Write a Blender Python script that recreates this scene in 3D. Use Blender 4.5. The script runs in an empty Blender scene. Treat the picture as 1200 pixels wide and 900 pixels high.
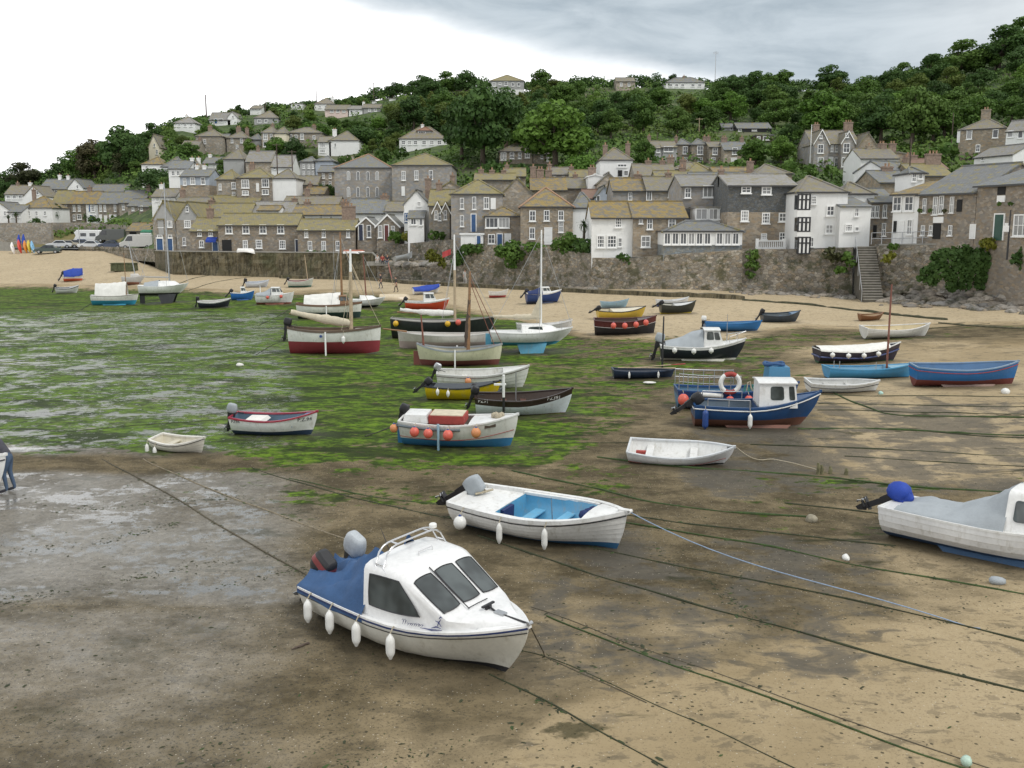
import bpy, math, random
import numpy as np
from mathutils import Matrix, Vector, noise
rnd = random.Random(11)
R = math.radians
PI = math.pi
scene = bpy.context.scene
COL = scene.collection
V = Vector
# ------------------------------------------------------------------ camera
FPX, HC, PITCH = 1150.0, 7.8, R(9.0)          # focal length in photo pixels, eye height, tilt
CP, SP = math.cos(PITCH), math.sin(PITCH)
cam = bpy.data.cameras.new('camera')
cam.sensor_width = 36.0
cam.lens = FPX / 1200 * 36.0
cam.clip_start, cam.clip_end = 0.1, 8000
cam_ob = bpy.data.objects.new('camera', cam)
COL.objects.link(cam_ob)
cam_ob.location = (0, 0, HC)
cam_ob.rotation_euler = (R(90) - PITCH, 0, 0)
scene.camera = cam_ob
def ray(px, py):
 xc, yc = (px - 600) / FPX, (450 - py) / FPX
 return V((xc, CP + yc * SP, -SP + yc * CP))
def at(px, py, Y):
 d = ray(px, py)
 k = Y / d.y
 return V((d.x * k, Y, HC + d.z * k))
def proj(x, y, z):
 f = y * CP - (z - HC) * SP
 u = y * SP + (z - HC) * CP
 return 600 + FPX * x / f, 450 - FPX * u / f
def col(x, y):
 return 600 + FPX * x / (max(y, 1.0) * CP)
def sm(a, b, x):
 t = min(1.0, max(0.0, (x - a) / (b - a)))
 return t * t * (3 - 2 * t)
# ------------------------------------------------------------------ terrain functions
WC = [-500, -100, 0, 120, 200, 330, 437, 447, 530, 545, 600, 700, 800, 930, 1000, 1100, 1200, 1300, 1700]
WY = [200, 182, 178, 168, 142, 136, 129, 128, 118, 117, 113, 104, 99, 97, 95, 90, 83, 77, 66]
WR = [4.4, 4.3, 4.3, 4.3, 4.4, 4.4, 4.5, 3.0, 3.4, 5.3, 5.8, 4.7, 5.0, 5.8, 6.0, 6.2, 6.3, 6.3, 6.3]
WB = [4.0, 4.0, 4.1, 4.0, 1.3, 1.15, 1.2, 1.2, 1.3, 1.3, 1.3, 1.5, 1.8, 1.5, 1.3, 1.4, 1.4, 1.4, 1.4]
RC = [-500, -200, 0, 60, 110, 150, 215, 260, 330, 400, 470, 540, 620, 760, 900, 1000, 1050, 1090, 1130, 1200, 1400, 1700]
RP = [262, 252, 228, 214, 199, 178, 147, 140, 127, 122, 110, 104, 104, 101, 103, 104, 98, 82, 72, 50, 16, -10]
RY = [300, 300, 300, 290, 280, 270, 280, 300, 310, 330, 330, 330, 330, 330, 330, 330, 330, 330, 330, 330, 330, 330]
def ip(c, ys, xs=WC):
 return float(np.interp(c, xs, ys))
def wally(c):
 return ip(c, WY)
def floor_z(x, y):
 c = col(x, y)
 t = (y - (ip(c, WY) - 52)) / 52
 t = min(1.0, max(0.0, t))
 z = ip(c, WB) * (t ** 1.35)
 if y > 0:
  z += 0.10 * noise.noise((x * .09, y * .06, 3.1)) * (1 - t) + 0.04 * noise.noise((x * .35, y * .3, 1.7))
 return z
def hill_z(c, y):
 yw, zr = ip(c, WY), ip(c, WR)
 yr = ip(c, RY, RC)
 d = ray(c, ip(c, RP, RC))
 zR = HC + d.z * yr / d.y
 y0 = yw + 13
 if y <= y0:
  return zr
 t = (y - y0) / (yr - y0)
 if t <= 1:
  z = zr + (zR - zr) * (t ** 1.22)
  return z + 1.0 * noise.noise((c * .012, y * .03, 5.0)) * min(1, t * 6) * (1 - t ** 4)
 return zR + (y - yr) * 0.004
def g(px, py):
 """the point of the harbour floor seen at a pixel"""
 d = ray(px, py)
 lo, hi = 1.0, 230.0
 for k in range(60):
  m = (lo + hi) / 2
  if HC + d.z * m / d.y > floor_z(d.x * m / d.y, m):
   lo = m
  else:
   hi = m
 return V((d.x * lo / d.y, lo, floor_z(d.x * lo / d.y, lo)))
def hillhit(px, py):
 d = ray(px, py)
 y = wally(px) + 13
 while y < 420:
  z = HC + d.z * y / d.y
  if z <= hill_z(px, y):
   return y
  y += 0.5
 return ip(px, RY, RC)
# ------------------------------------------------------------------ object helpers
def tag(o, label=None, cat=None, group=None, kind=None):
 if label:
  o['label'] = label
 if cat:
  o['category'] = cat
 if group:
  o['group'] = group
 if kind:
  o['kind'] = kind
 return o
def empty(name, loc=(0, 0, 0), label=None, cat=None, group=None, rz=0.0):
 o = bpy.data.objects.new(name, None)
 COL.objects.link(o)
 o.location = loc
 o.rotation_euler = (0, 0, rz)
 o.empty_display_size = .2
 return tag(o, label, cat, group)
class MB:
 """collects faces for ONE mesh object"""
 def __init__(s):
  s.v, s.f, s.m = [], [], []
 def face(s, pts, mi=0):
  i = len(s.v)
  s.v.extend([tuple(p) for p in pts])
  s.f.append(tuple(range(i, i + len(pts))))
  s.m.append(mi)
 def grid(s, rows, mi=0, closed=False, flip=False):
  """rows: list of equally long point lists; mi an int or f(row, col)"""
  i0, n = len(s.v), len(rows[0])
  for r in rows:
   s.v.extend([tuple(p) for p in r])
  for a in range(len(rows) - 1):
   for b in range(n if closed else n - 1):
    b2 = (b + 1) % n
    q = (i0 + a * n + b, i0 + a * n + b2, i0 + (a + 1) * n + b2, i0 + (a + 1) * n + b)
    s.f.append(q[::-1] if flip else q)
    s.m.append(mi(a, b) if callable(mi) else mi)
  return i0
 def box(s, c, d, mi=0, M=None, taper=1.0):
  x, y, z = d[0] / 2, d[1] / 2, d[2] / 2
  P = []
  for k, (a, b, e) in enumerate(((-1, -1, -1), (1, -1, -1), (1, 1, -1), (-1, 1, -1), (-1, -1, 1), (1, -1, 1), (1, 1, 1), (-1, 1, 1))):
   t = taper if e > 0 else 1
   p = V((a * x * t, b * y * t, e * z))
   if M:
    p = M @ p
   P.append(p + V(c))
  s.hexa(P, mi)
 def hexa(s, P, mi=0):
  i = len(s.v)
  s.v.extend([tuple(p) for p in P])
  for q in ((0, 3, 2, 1), (4, 5, 6, 7), (0, 1, 5, 4), (1, 2, 6, 5), (2, 3, 7, 6), (3, 0, 4, 7)):
   s.f.append(tuple(i + k for k in q))
   s.m.append(mi)
 def tube(s, pts, r, mi=0, n=6, caps=True, sq=(1, 1)):
  pts = [V(p) for p in pts]
  rs = r if isinstance(r, (list, tuple)) else [r] * len(pts)
  rows, up = [], None
  for k, p in enumerate(pts):
   t = (pts[min(k + 1, len(pts) - 1)] - pts[max(k - 1, 0)])
   t = t.normalized() if t.length > 1e-9 else V((0, 0, 1))
   if up is None:
    up = V((0, 0, 1)) if abs(t.z) < .9 else V((1, 0, 0))
   a = t.cross(up)
   a = a.normalized() if a.length > 1e-6 else t.orthogonal().normalized()
   b = a.cross(t).normalized()
   up = b
   rows.append([p + (a * math.cos(2 * PI * j / n) * sq[0] + b * math.sin(2 * PI * j / n) * sq[1]) * rs[k] for j in range(n)])
  s.grid(rows, mi, closed=True)
  if caps:
   s.face(rows[0][::-1], mi)
   s.face(rows[-1], mi)
 def lathe(s, prof, c=(0, 0, 0), n=10, mi=0, M=None):
  rows = []
  for (r, z) in prof:
   row = []
   for j in range(n):
    p = V((r * math.cos(2 * PI * j / n), r * math.sin(2 * PI * j / n), z))
    row.append((M @ p if M else p) + V(c))
   rows.append(row)
  s.grid(rows, mi, closed=True)
  s.face(rows[0][::-1], mi)
  s.face(rows[-1], mi)
 def ball(s, c, r, mi=0, n=10, sq=(1, 1, 1)):
  rows = []
  for i in range(n // 2 + 1):
   th = PI * max(.02, min(.98, i / (n // 2)))
   rows.append([V(c) + V((r * sq[0] * math.sin(th) * math.cos(2 * PI * j / n), r * sq[1] * math.sin(th) * math.sin(2 * PI * j / n), -r * sq[2] * math.cos(th))) for j in range(n)])
  s.grid(rows, mi, closed=True)
  s.face(rows[0][::-1], mi)
  s.face(rows[-1], mi)
 def slab(s, poly, th, mi=0, n=None):
  """a flat polygon given thickness th against its normal"""
  poly = [V(p) for p in poly]
  nn = n or (poly[1] - poly[0]).cross(poly[2] - poly[0]).normalized()
  low = [p - nn * th for p in poly]
  s.face(poly, mi)
  s.face(low[::-1], mi)
  for k in range(len(poly)):
   j = (k + 1) % len(poly)
   s.face([poly[k], low[k], low[j], poly[j]], mi)
 def build(s, name, mats, parent=None, smooth=None, M=None):
  me = bpy.data.meshes.new(name)
  me.from_pydata(s.v, [], s.f)
  if not isinstance(mats, (list, tuple)):
   mats = [mats]
  for m in mats:
   me.materials.append(m)
  me.polygons.foreach_set('material_index', s.m)
  if smooth:
   me.polygons.foreach_set('use_smooth', [True] * len(s.f))
   me.set_sharp_from_angle(angle=R(smooth))
  me.update()
  o = bpy.data.objects.new(name, me)
  COL.objects.link(o)
  if parent:
   o.parent = parent
  if M is not None:
   o.matrix_local = M
  return o
def merge_doubles(o, d=1e-4):
 import bmesh
 bm = bmesh.new()
 bm.from_mesh(o.data)
 bmesh.ops.remove_doubles(bm, verts=bm.verts, dist=d)
 bmesh.ops.dissolve_degenerate(bm, edges=bm.edges, dist=d)
 bmesh.ops.recalc_face_normals(bm, faces=bm.faces)
 bm.to_mesh(o.data)
 bm.free()
 return o
def copy_tree(o, parent=None):
 c = o.copy()
 COL.objects.link(c)
 if parent:
  c.parent = parent
 for ch in list(o.children):
  copy_tree(ch, c)
 return c
# ------------------------------------------------------------------ materials
class G:
 def __init__(s, tree):
  s.t = tree
 def n(s, typ, inp=None, **props):
  nd = s.t.nodes.new('ShaderNode' + typ)
  for k, v in props.items():
   setattr(nd, k, v)
  for k, v in (inp or {}).items():
   if isinstance(v, bpy.types.NodeSocket):
    s.t.links.new(v, nd.inputs[k])
   else:
    nd.inputs[k].default_value = v
  return nd
 def math(s, op, a, b=None, c=None, clamp=False):
  i = {0: a}
  if b is not None:
   i[1] = b
  if c is not None:
   i[2] = c
  return s.n('Math', i, operation=op, use_clamp=clamp).outputs[0]
 def mix(s, f, a, b, blend='MIX'):
  nd = s.n('Mix', None, data_type='RGBA', blend_type=blend)
  for k, v in ((0, f), (6, a), (7, b)):
   if isinstance(v, bpy.types.NodeSocket):
    s.t.links.new(v, nd.inputs[k])
   else:
    nd.inputs[k].default_value = v if k == 0 else (tuple(v) + (1,))[:4]
  return nd.outputs[2]
 def noise(s, vec, scale, detail=3, rough=.55, dist=0.0, out=0):
  return s.n('TexNoise', {'Vector': vec, 'Scale': scale, 'Detail': detail, 'Roughness': rough, 'Distortion': dist}).outputs[out]
 def ramp(s, x, lo, hi):
  return s.n('MapRange', {0: x, 1: lo, 2: hi, 3: 0.0, 4: 1.0}, interpolation_type='SMOOTHSTEP').outputs[0]
 def scale(s, vec, sc):
  return s.n('Mapping', {0: vec, 3: sc}).outputs[0]
 def obj(s):
  return s.n('TexCoord').outputs['Object']
 def pos(s):
  return s.n('NewGeometry').outputs['Position']
 def rand(s):
  return s.n('ObjectInfo').outputs['Random']
 def bump(s, h, strength=.3, dist=.02):
  return s.n('Bump', {'Height': h, 'Strength': strength, 'Distance': dist}).outputs[0]
def newmat(name):
 m = bpy.data.materials.new(name)
 m.use_nodes = True
 t = m.node_tree
 b = t.nodes['Principled BSDF']
 return m, G(t), b
def setp(G_, b, color=None, rough=None, normal=None, **kw):
 for k, v in (('Base Color', color), ('Roughness', rough), ('Normal', normal)) + tuple((k.replace('_', ' '), v) for k, v in kw.items()):
  if v is None:
   continue
  if isinstance(v, bpy.types.NodeSocket):
   G_.t.links.new(v, b.inputs[k])
  else:
   b.inputs[k].default_value = (tuple(v) + (1,))[:4] if k == 'Base Color' else v
def plain(name, c, rough=.5, var=.18, scale=3.0, metal=0.0, bump=0.0, spec=None, dirt=None, dscale=1.3, damt=.5):
 """a colour broken by two sizes of noise, and optional stains"""
 m, G_, b = newmat(name)
 o = G_.obj()
 n1 = G_.noise(o, scale, 4)
 n2 = G_.noise(o, scale * 9, 3)
 f = G_.math('ADD', G_.math('MULTIPLY', n1, .65), G_.math('MULTIPLY', n2, .35))
 f = G_.ramp(f, .3, .7)
 c1 = tuple(x * (1 - var) for x in c)
 c2 = tuple(min(.9, x * (1 + var * .6)) for x in c)
 cc = G_.mix(f, c1, c2)
 if dirt:
  st = G_.scale(o, (dscale, dscale, dscale * .35))
  d = G_.ramp(G_.noise(st, 2.2, 6, .65), .5, .78)
  cc = G_.mix(G_.math('MULTIPLY', d, damt), cc, dirt)
 setp(G_, b, cc, rough, G_.bump(n2, bump, .02) if bump else None, Metallic=metal)
 if spec is not None:
  b.inputs['Specular IOR Level'].default_value = spec
 return m
def stone_mat(name, c, scale=2.6, mortar=(.34, .31, .26), mo=.5, var=.5, moss=None):
 m, G_, b = newmat(name)
 o = G_.obj()
 st = G_.scale(o, (scale, scale, scale * 1.7))
 dist = G_.n('TexNoise', {'Vector': o, 'Scale': 3.0}).outputs[1]
 st = G_.n('VectorMath', {0: st, 1: G_.n('VectorMath', {0: dist, 1: (.5, .5, .5)}, operation='MULTIPLY').outputs[0]}, operation='ADD').outputs[0]
 v = G_.n('TexVoronoi', {'Vector': st, 'Scale': 1.0})
 e = G_.n('TexVoronoi', {'Vector': st, 'Scale': 1.0}, feature='DISTANCE_TO_EDGE')
 sep = G_.n('SeparateColor', {0: v.outputs['Color']})
 big = G_.noise(o, .35, 4)
 warm = (c[0] * 1.15, c[1] * 1.0, c[2] * .8)
 cool = (c[0] * .92, c[1] * .98, c[2] * 1.08)
 base = G_.mix(sep.outputs[0], warm, cool)
 base = G_.mix(G_.math('MULTIPLY', sep.outputs[1], var), base, tuple(x * .42 for x in c))
 base = G_.mix(G_.math('MULTIPLY', G_.ramp(sep.outputs[2], .6, 1), var), base, tuple(min(.75, x * 1.6) for x in c))
 base = G_.mix(G_.math('MULTIPLY', G_.math('SUBTRACT', 1, G_.ramp(e.outputs[0], .0, .09)), mo), base, mortar)
 base = G_.mix(G_.math('MULTIPLY', G_.ramp(big, .4, .75), .5), base, tuple(x * .6 for x in c))
 if moss:
  mz = G_.ramp(G_.noise(o, .8, 6, .7), .48, .62)
  base = G_.mix(G_.math('MULTIPLY', mz, .8), base, moss)
 setp(G_, b, base, .9, G_.bump(e.outputs[0], .5, .05))
 b.inputs['Specular IOR Level'].default_value = .25
 return m
def roof_mat(name, c, lichen, amt):
 m, G_, b = newmat(name)
 o = G_.obj()
 xs = G_.n('SeparateXYZ', {0: o}).outputs
 rv = G_.n('CombineXYZ', {0: G_.math('ADD', xs[0], xs[1]), 1: G_.math('MULTIPLY', xs[2], 1.5)}).outputs[0]
 br = G_.n('TexBrick', {'Vector': rv, 'Color1': (1, 1, 1, 1), 'Color2': (.55, .55, .55, 1), 'Mortar': (.25, .25, .25, 1),
       'Scale': 1.0, 'Mortar Size': .018, 'Brick Width': .34, 'Row Height': .17, 'Bias': -.1})
 n1 = G_.noise(G_.scale(o, (1, 1, .6)), 1.3, 8, .72)
 n2 = G_.noise(o, 4, 5, .7)
 rn = G_.rand()
 base = G_.mix(n2, tuple(x * .55 for x in c), tuple(min(.8, x * 1.4) for x in c))
 base = G_.mix(G_.math('MULTIPLY', rn, .4), base, (.17, .168, .16))
 th = .64 - amt * .24
 li = G_.math('MULTIPLY', G_.ramp(G_.math('ADD', n1, G_.math('MULTIPLY', G_.math('SUBTRACT', n2, .5), .35)), th, th + .12), .9)
 base = G_.mix(li, base, lichen)
 base = G_.mix(.38, base, br.outputs[0], 'MULTIPLY')
 setp(G_, b, base, .8, G_.bump(br.outputs[1], .35, .03))
 b.inputs['Specular IOR Level'].default_value = .3
 return m
M = {}
M['granite'] = stone_mat('granite rubble', (.31, .285, .245))
M['granite_warm'] = stone_mat('warm granite', (.315, .27, .21))
M['granite_pale'] = stone_mat('pale granite', (.37, .33, .275))
M['granite_grey'] = stone_mat('grey granite blocks', (.31, .30, .285), 2.0, (.3, .29, .27), .4, .3)
M['cottage'] = stone_mat('brown cottage stone', (.27, .24, .20), 3.0, (.24, .21, .17), .4)
M['wall_stone'] = stone_mat('harbour wall stone', (.25, .225, .185), 2.3, (.08, .072, .06), .8, .7, (.05, .055, .028))
M['wall_pale'] = stone_mat('pale harbour wall stone', (.31, .28, .23), 2.7, (.1, .09, .075), .75, .65, (.07, .07, .035))
M['rock'] = stone_mat('shore rock', (.29, .265, .23), .7, (.09, .085, .08), .5, .5, (.06, .06, .035))
M['white'] = plain('white render', (.76, .76, .74), .75, .05, .8, dirt=(.42, .41, .37), damt=.35)
M['cream'] = plain('cream render', (.68, .62, .48), .8, .06, .8, dirt=(.4, .36, .28), damt=.35)
M['pink'] = plain('pinkish render', (.66, .53, .48), .8, .06, .8, dirt=(.4, .34, .3), damt=.35)
M['grey_render'] = plain('grey render', (.36, .36, .35), .85, .1, .8, dirt=(.2, .2, .19), damt=.45)
M['blue_render'] = plain('blue grey render', (.36, .40, .45), .85, .1, .8, dirt=(.24, .25, .26), damt=.4)
M['slate_hung'] = stone_mat('slate hung cladding', (.125, .133, .135), 4.0, (.05, .05, .05), .6, .4)
M['slate_base'] = stone_mat('slate boarding', (.24, .26, .26), 3.5, (.12, .12, .12), .5, .4)
LI, OC = (.27, .23, .085), (.31, .225, .075)
M['slate'] = roof_mat('blue slate roof', (.21, .22, .225), LI, .55)
M['lichen'] = roof_mat('lichened slate roof', (.225, .21, .175), (.275, .235, .10), 1.0)
M['ochre'] = roof_mat('ochre lichen roof', (.205, .185, .15), OC, .85)
M['brown'] = roof_mat('brown slate roof', (.25, .23, .20), (.26, .225, .11), .7)
M['palegrey'] = roof_mat('pale grey roof', (.31, .30, .285), (.26, .23, .13), .6)
M['red'] = roof_mat('red tile roof', (.27, .15, .1), (.2, .15, .09), .4)
M['trim'] = plain('white painted timber', (.80, .80, .78), .5, .04)
M['trim_dark'] = plain('black painted timber', (.02, .02, .022), .45, .1)
M['gutter'] = plain('dark gutter', (.045, .045, .045), .5, .1)
M['terracotta'] = plain('terracotta', (.34, .21, .13), .8, .25, 4)
M['chimney_brick'] = plain('chimney brick', (.25, .185, .145), .9, .35, 4, dirt=(.2, .18, .14), damt=.8)
M['door_blue'] = plain('blue door paint', (.03, .09, .22), .45, .1)
M['door_navy'] = plain('navy door paint', (.02, .028, .06), .45, .1)
M['door_red'] = plain('maroon door paint', (.11, .022, .02), .45, .1)
M['door_green'] = plain('green door paint', (.02, .07, .05), .45, .1)
M['door_white'] = plain('white door paint', (.75, .75, .73), .45, .05)
M['door_dark'] = plain('dark opening', (.012, .012, .012), .8, .1)
def glass_mat(name, c, rough=.06, curtain=None):
 m, G_, b = newmat(name)
 rn = G_.rand()
 n = G_.noise(G_.obj(), 1.6, 2)
 cc = G_.mix(G_.ramp(n, .35, .65), c, tuple(x * 2.2 + .01 for x in c))
 if curtain:
  cc = G_.mix(G_.math('MULTIPLY', G_.ramp(rn, .45, .8), .8), cc, curtain)
 setp(G_, b, cc, rough)
 b.inputs['Specular IOR Level'].default_value = .6
 return m
M['pane'] = glass_mat('window pane', (.022, .025, .028), .07, (.33, .33, .32))
M['boat_glass'] = glass_mat('smoked boat glass', (.035, .042, .042), .05)
M['car_glass'] = glass_mat('car glass', (.02, .022, .025), .04)
def foliage_mat(name, dark, light, warm):
 m, G_, b = newmat(name)
 o = G_.obj()
 n1 = G_.noise(o, .45, 3)
 n2 = G_.noise(o, 2.4, 2)
 rn = G_.rand()
 f = G_.ramp(G_.math('ADD', G_.math('MULTIPLY', n1, .6), G_.math('MULTIPLY', n2, .4)), .32, .68)
 cc = G_.mix(f, dark, light)
 cc = G_.mix(G_.math('MULTIPLY', G_.ramp(rn, .5, 1), .5), cc, warm)
 cc = G_.mix(G_.math('MULTIPLY', G_.ramp(rn, .45, .0), .5), cc, tuple(x * .55 for x in dark))
 setp(G_, b, cc, .65)
 b.inputs['Specular IOR Level'].default_value = .25
 tr = G_.n('BsdfTranslucent', {0: cc})
 mx = G_.n('MixShader', {0: .25, 1: b.outputs[0], 2: tr.outputs[0]})
 G_.t.links.new(mx.outputs[0], G_.t.nodes['Material Output'].inputs[0])
 return m
M['leaf_mid'] = foliage_mat('mid green foliage', (.052, .108, .02), (.118, .205, .038), (.11, .17, .04))
M['leaf_dark'] = foliage_mat('dark green foliage', (.036, .078, .02), (.08, .148, .034), (.06, .115, .028))
M['leaf_light'] = foliage_mat('light green foliage', (.07, .15, .02), (.14, .25, .04), (.14, .21, .04))
M['leaf_olive'] = foliage_mat('olive foliage', (.06, .095, .018), (.13, .175, .035), (.14, .16, .04))
M['leaf_brown'] = foliage_mat('brownish foliage', (.045, .055, .022), (.10, .105, .045), (.11, .085, .045))
M['leaf_gorse'] = foliage_mat('yellow green shrub', (.10, .12, .015), (.22, .22, .03), (.2, .2, .03))
M['bark'] = plain('bark', (.09, .07, .05), .9, .35, 6, bump=.4)
M['black'] = plain('black plastic', (.018, .018, .02), .45, .15)
M['rubber'] = plain('black rubber', (.02, .02, .02), .8, .15)
M['steel'] = plain('galvanised steel', (.42, .43, .44), .4, .15, metal=.7)
M['chrome'] = plain('polished steel', (.7, .7, .7), .18, .05, metal=1.0)
M['timber'] = plain('varnished timber', (.26, .145, .07), .5, .3, 5)
M['timber_pale'] = plain('bleached timber', (.42, .33, .22), .7, .25, 5)
M['timber_dark'] = plain('dark weathered timber', (.085, .06, .045), .75, .3, 5)
M['mast_red'] = plain('red brown mast', (.20, .075, .05), .6, .25, 5)
M['canvas_white'] = plain('white canvas', (.72, .71, .67), .85, .1, 3, bump=.3, dirt=(.45, .44, .4), damt=.3)
M['canvas_cream'] = plain('cream sailcloth', (.56, .50, .38), .85, .15, 4, bump=.3, dirt=(.35, .3, .22), damt=.4)
M['canvas_grey'] = plain('grey canvas', (.33, .36, .38), .8, .1, 3, bump=.25)
M['canvas_blue'] = plain('blue canvas', (.03, .085, .20), .75, .16, 2.5, bump=.25, dirt=(.08, .14, .26), damt=.35)
M['canvas_navy'] = plain('navy cloth', (.015, .03, .11), .8, .2, 3, bump=.3)
M['tarp_blue'] = plain('bright blue cloth', (.012, .05, .33), .7, .2, 3, bump=.3)
M['buoy_red'] = plain('red orange buoy', (.66, .12, .085), .45, .2, 5, dirt=(.4, .16, .1))
M['buoy_orange'] = plain('faded orange buoy', (.62, .25, .10), .5, .2, 5, dirt=(.4, .2, .1))
M['buoy_yellow'] = plain('yellow buoy', (.65, .38, .02), .45, .15, 5)
M['fender_white'] = plain('white vinyl fender', (.74, .74, .71), .4, .06, 4, dirt=(.4, .38, .3), damt=.4)
M['fender_blue'] = plain('blue vinyl fender', (.02, .06, .22), .4, .1, 4)
M['rope'] = plain('pale rope', (.42, .37, .27), .9, .25, 14, bump=.5)
M['rope_dirty'] = plain('dirty rope', (.10, .085, .055), .95, .45, 9, bump=.6)
M['rope_weed'] = plain('weed covered chain', (.035, .042, .016), .85, .55, 5, bump=.8)
M['rope_green'] = plain('green weed covered chain', (.035, .065, .012), .8, .5, 4, bump=.8)
M['rope_blue'] = plain('pale blue rope', (.26, .34, .46), .8, .2, 12)
M['flag_red'] = plain('faded red flag', (.45, .06, .06), .8, .2)
M['skin'] = plain('skin', (.50, .29, .2), .55, .1)
M['hair'] = plain('hair', (.06, .04, .025), .7, .2)
M['jean'] = plain('blue denim', (.07, .11, .18), .85, .2, 8)
M['jumper'] = plain('dark grey jumper', (.07, .07, .085), .9, .2, 8)
M['cloth_light'] = plain('pale cloth', (.55, .53, .5), .9, .1)
M['cloth_dark'] = plain('dark cloth', (.04, .04, .05), .9, .2)
M['cloth_red'] = plain('red cloth', (.35, .06, .05), .9, .2)
M['concrete'] = plain('concrete', (.29, .28, .25), .9, .2, 1.2, bump=.3, dirt=(.16, .16, .13))
M['asphalt'] = plain('asphalt', (.13, .128, .122), .9, .2, .8, bump=.3)
M['letter_dark'] = plain('dark lettering', (.03, .03, .04), .5, .1)
M['letter_white'] = plain('white lettering', (.75, .75, .73), .5, .05)
M['letter_navy'] = plain('navy lettering', (.05, .06, .16), .5, .1)
_paint = {}
def paint(c, rough=.32, dirt=.4):
 """boat paint with scuffs and tide grime"""
 k = (tuple(round(x, 3) for x in c), rough)
 if k not in _paint:
  lum = sum(c) / 3
  d = (.30, .27, .2) if lum > .3 else tuple(x * .6 + .05 for x in c)
  _paint[k] = plain('boat paint %d' % len(_paint), c, rough, .12, 1.6, dirt=d, dscale=2.6, damt=dirt * 1.35)
 return _paint[k]
WHITE, CREAMC, NAVY, BLUE, SKY = (.74, .74, .72), (.68, .63, .48), (.02, .03, .075), (.022, .085, .26), (.05, .22, .46)
ANTI_BLUE, ANTI_RED, ANTI_NAVY, BLACKC = (.03, .12, .24), (.22, .035, .04), (.025, .045, .085), (.02, .02, .022)
# ------------------------------------------------------------------ sky and light
world = bpy.data.worlds.new('World')
scene.world = world
world.use_nodes = True
wt = world.node_tree
W = G(wt)
SUN_EL, SUN_AZ = R(50), R(130)      # azimuth clockwise from +Y (the view direction)
skyt = W.n('TexSky', None, sky_type='NISHITA', sun_disc=False, sun_elevation=SUN_EL, sun_rotation=SUN_AZ)
bg_sky = wt.nodes['Background']
wt.links.new(skyt.outputs[0], bg_sky.inputs[0])
bg_sky.inputs[1].default_value = 0.1
dirn = W.n('TexCoord').outputs['Generated']
sx = W.n('SeparateXYZ', {0: dirn})
X_, Y_, Z_ = sx.outputs
flat = W.scale(dirn, (1.3, 1.3, 4.0))
n_big = W.noise(flat, 2.6, 6, .58)
n_mid = W.noise(W.scale(dirn, (2.0, 2.0, 7.0)), 3.4, 6, .6, .4)
nn = W.math('SUBTRACT', n_big, .5)
edge = W.math('ADD', W.math('ADD', Z_, W.math('MULTIPLY', X_, .232)), -.171)
edge = W.math('ADD', edge, W.math('MULTIPLY', nn, .05))
grey = W.ramp(edge, -.010, .028)
hi = W.ramp(Z_, .34, .75)
cl = W.mix(W.ramp(n_mid, .3, .72), (.33, .395, .45), (.52, .585, .635))
cl = W.mix(W.math('MULTIPLY', W.ramp(X_, .28, .52), .75), cl, (.74, .765, .78))
bright = W.mix(W.ramp(n_mid, .3, .7), (1.45, 1.45, 1.46), (1.2, 1.21, 1.22))
cloud = W.mix(grey, bright, cl)
cloud = W.mix(hi, cloud, (.86, .88, .90))
bg_cl = W.n('Background', {0: cloud, 1: 1.0})
hole = W.ramp(W.noise(W.scale(dirn, (2, 2, 5)), 1.6, 4), .62, .8)
mx = W.n('MixShader', {0: W.math('SUBTRACT', 1.0, W.math('MULTIPLY', hole, .12)), 1: bg_sky.outputs[0], 2: bg_cl.outputs[0]})
wt.links.new(mx.outputs[0], wt.nodes['World Output'].inputs[0])
sun = bpy.data.lights.new('sun', 'SUN')
sun.energy, sun.angle, sun.color = 1.4, R(14), (1, .965, .91)
so = bpy.data.objects.new('sun', sun)
COL.objects.link(so)
sd = V((math.sin(SUN_AZ) * math.cos(SUN_EL), math.cos(SUN_AZ) * math.cos(SUN_EL), math.sin(SUN_EL)))
so.rotation_euler = sd.to_track_quat('Z', 'Y').to_euler()
scene.view_settings.view_transform = 'Standard'
scene.view_settings.look = 'None'
scene.view_settings.exposure = 0.27
scene.view_settings.gamma = 1.0
scene.cycles.max_bounces = 6
scene.cycles.use_denoising = True
# ------------------------------------------------------------------ harbour floor: one sheet, its stains and painted hull shade carried as attributes
AT = ([-300, 0, 100, 200, 300, 380, 450, 520, 600, 680, 760, 850, 950, 1040, 1200, 1500], [336, 336, 338, 340, 346, 343, 346, 360, 374, 392, 400, 400, 384, 386, 380, 372])
AB = ([-300, 0, 150, 250, 330, 450, 560, 640, 700, 760, 830, 900, 960, 1050, 1200, 1500], [526, 528, 532, 530, 546, 553, 554, 552, 530, 486, 462, 424, 406, 399, 388, 380])
def m_algae(a, b):
 t, u = np.interp(a, *AT), np.interp(a, *AB)
 s = sm(t - 5, t + 6, b) * (1 - sm(u - 14, u + 12, b))
 s *= np.interp(a, [0, 600, 720, 850, 1000, 1200], [1, .92, .66, .56, .56, .5])
 s = max(s, .42 * sm(540, 552, b) * (1 - sm(575, 640, b)) * sm(140, 260, a) * (1 - sm(740, 860, a)))
 s = max(s, .36 * sm(545, 560, b) * (1 - sm(600, 690, b)) * sm(780, 900, a))
 return max(s, .47 * sm(384, 400, b) * (1 - sm(470, 520, b)) * sm(600, 760, a) * (1 - sm(900, 1010, a)))
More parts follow.
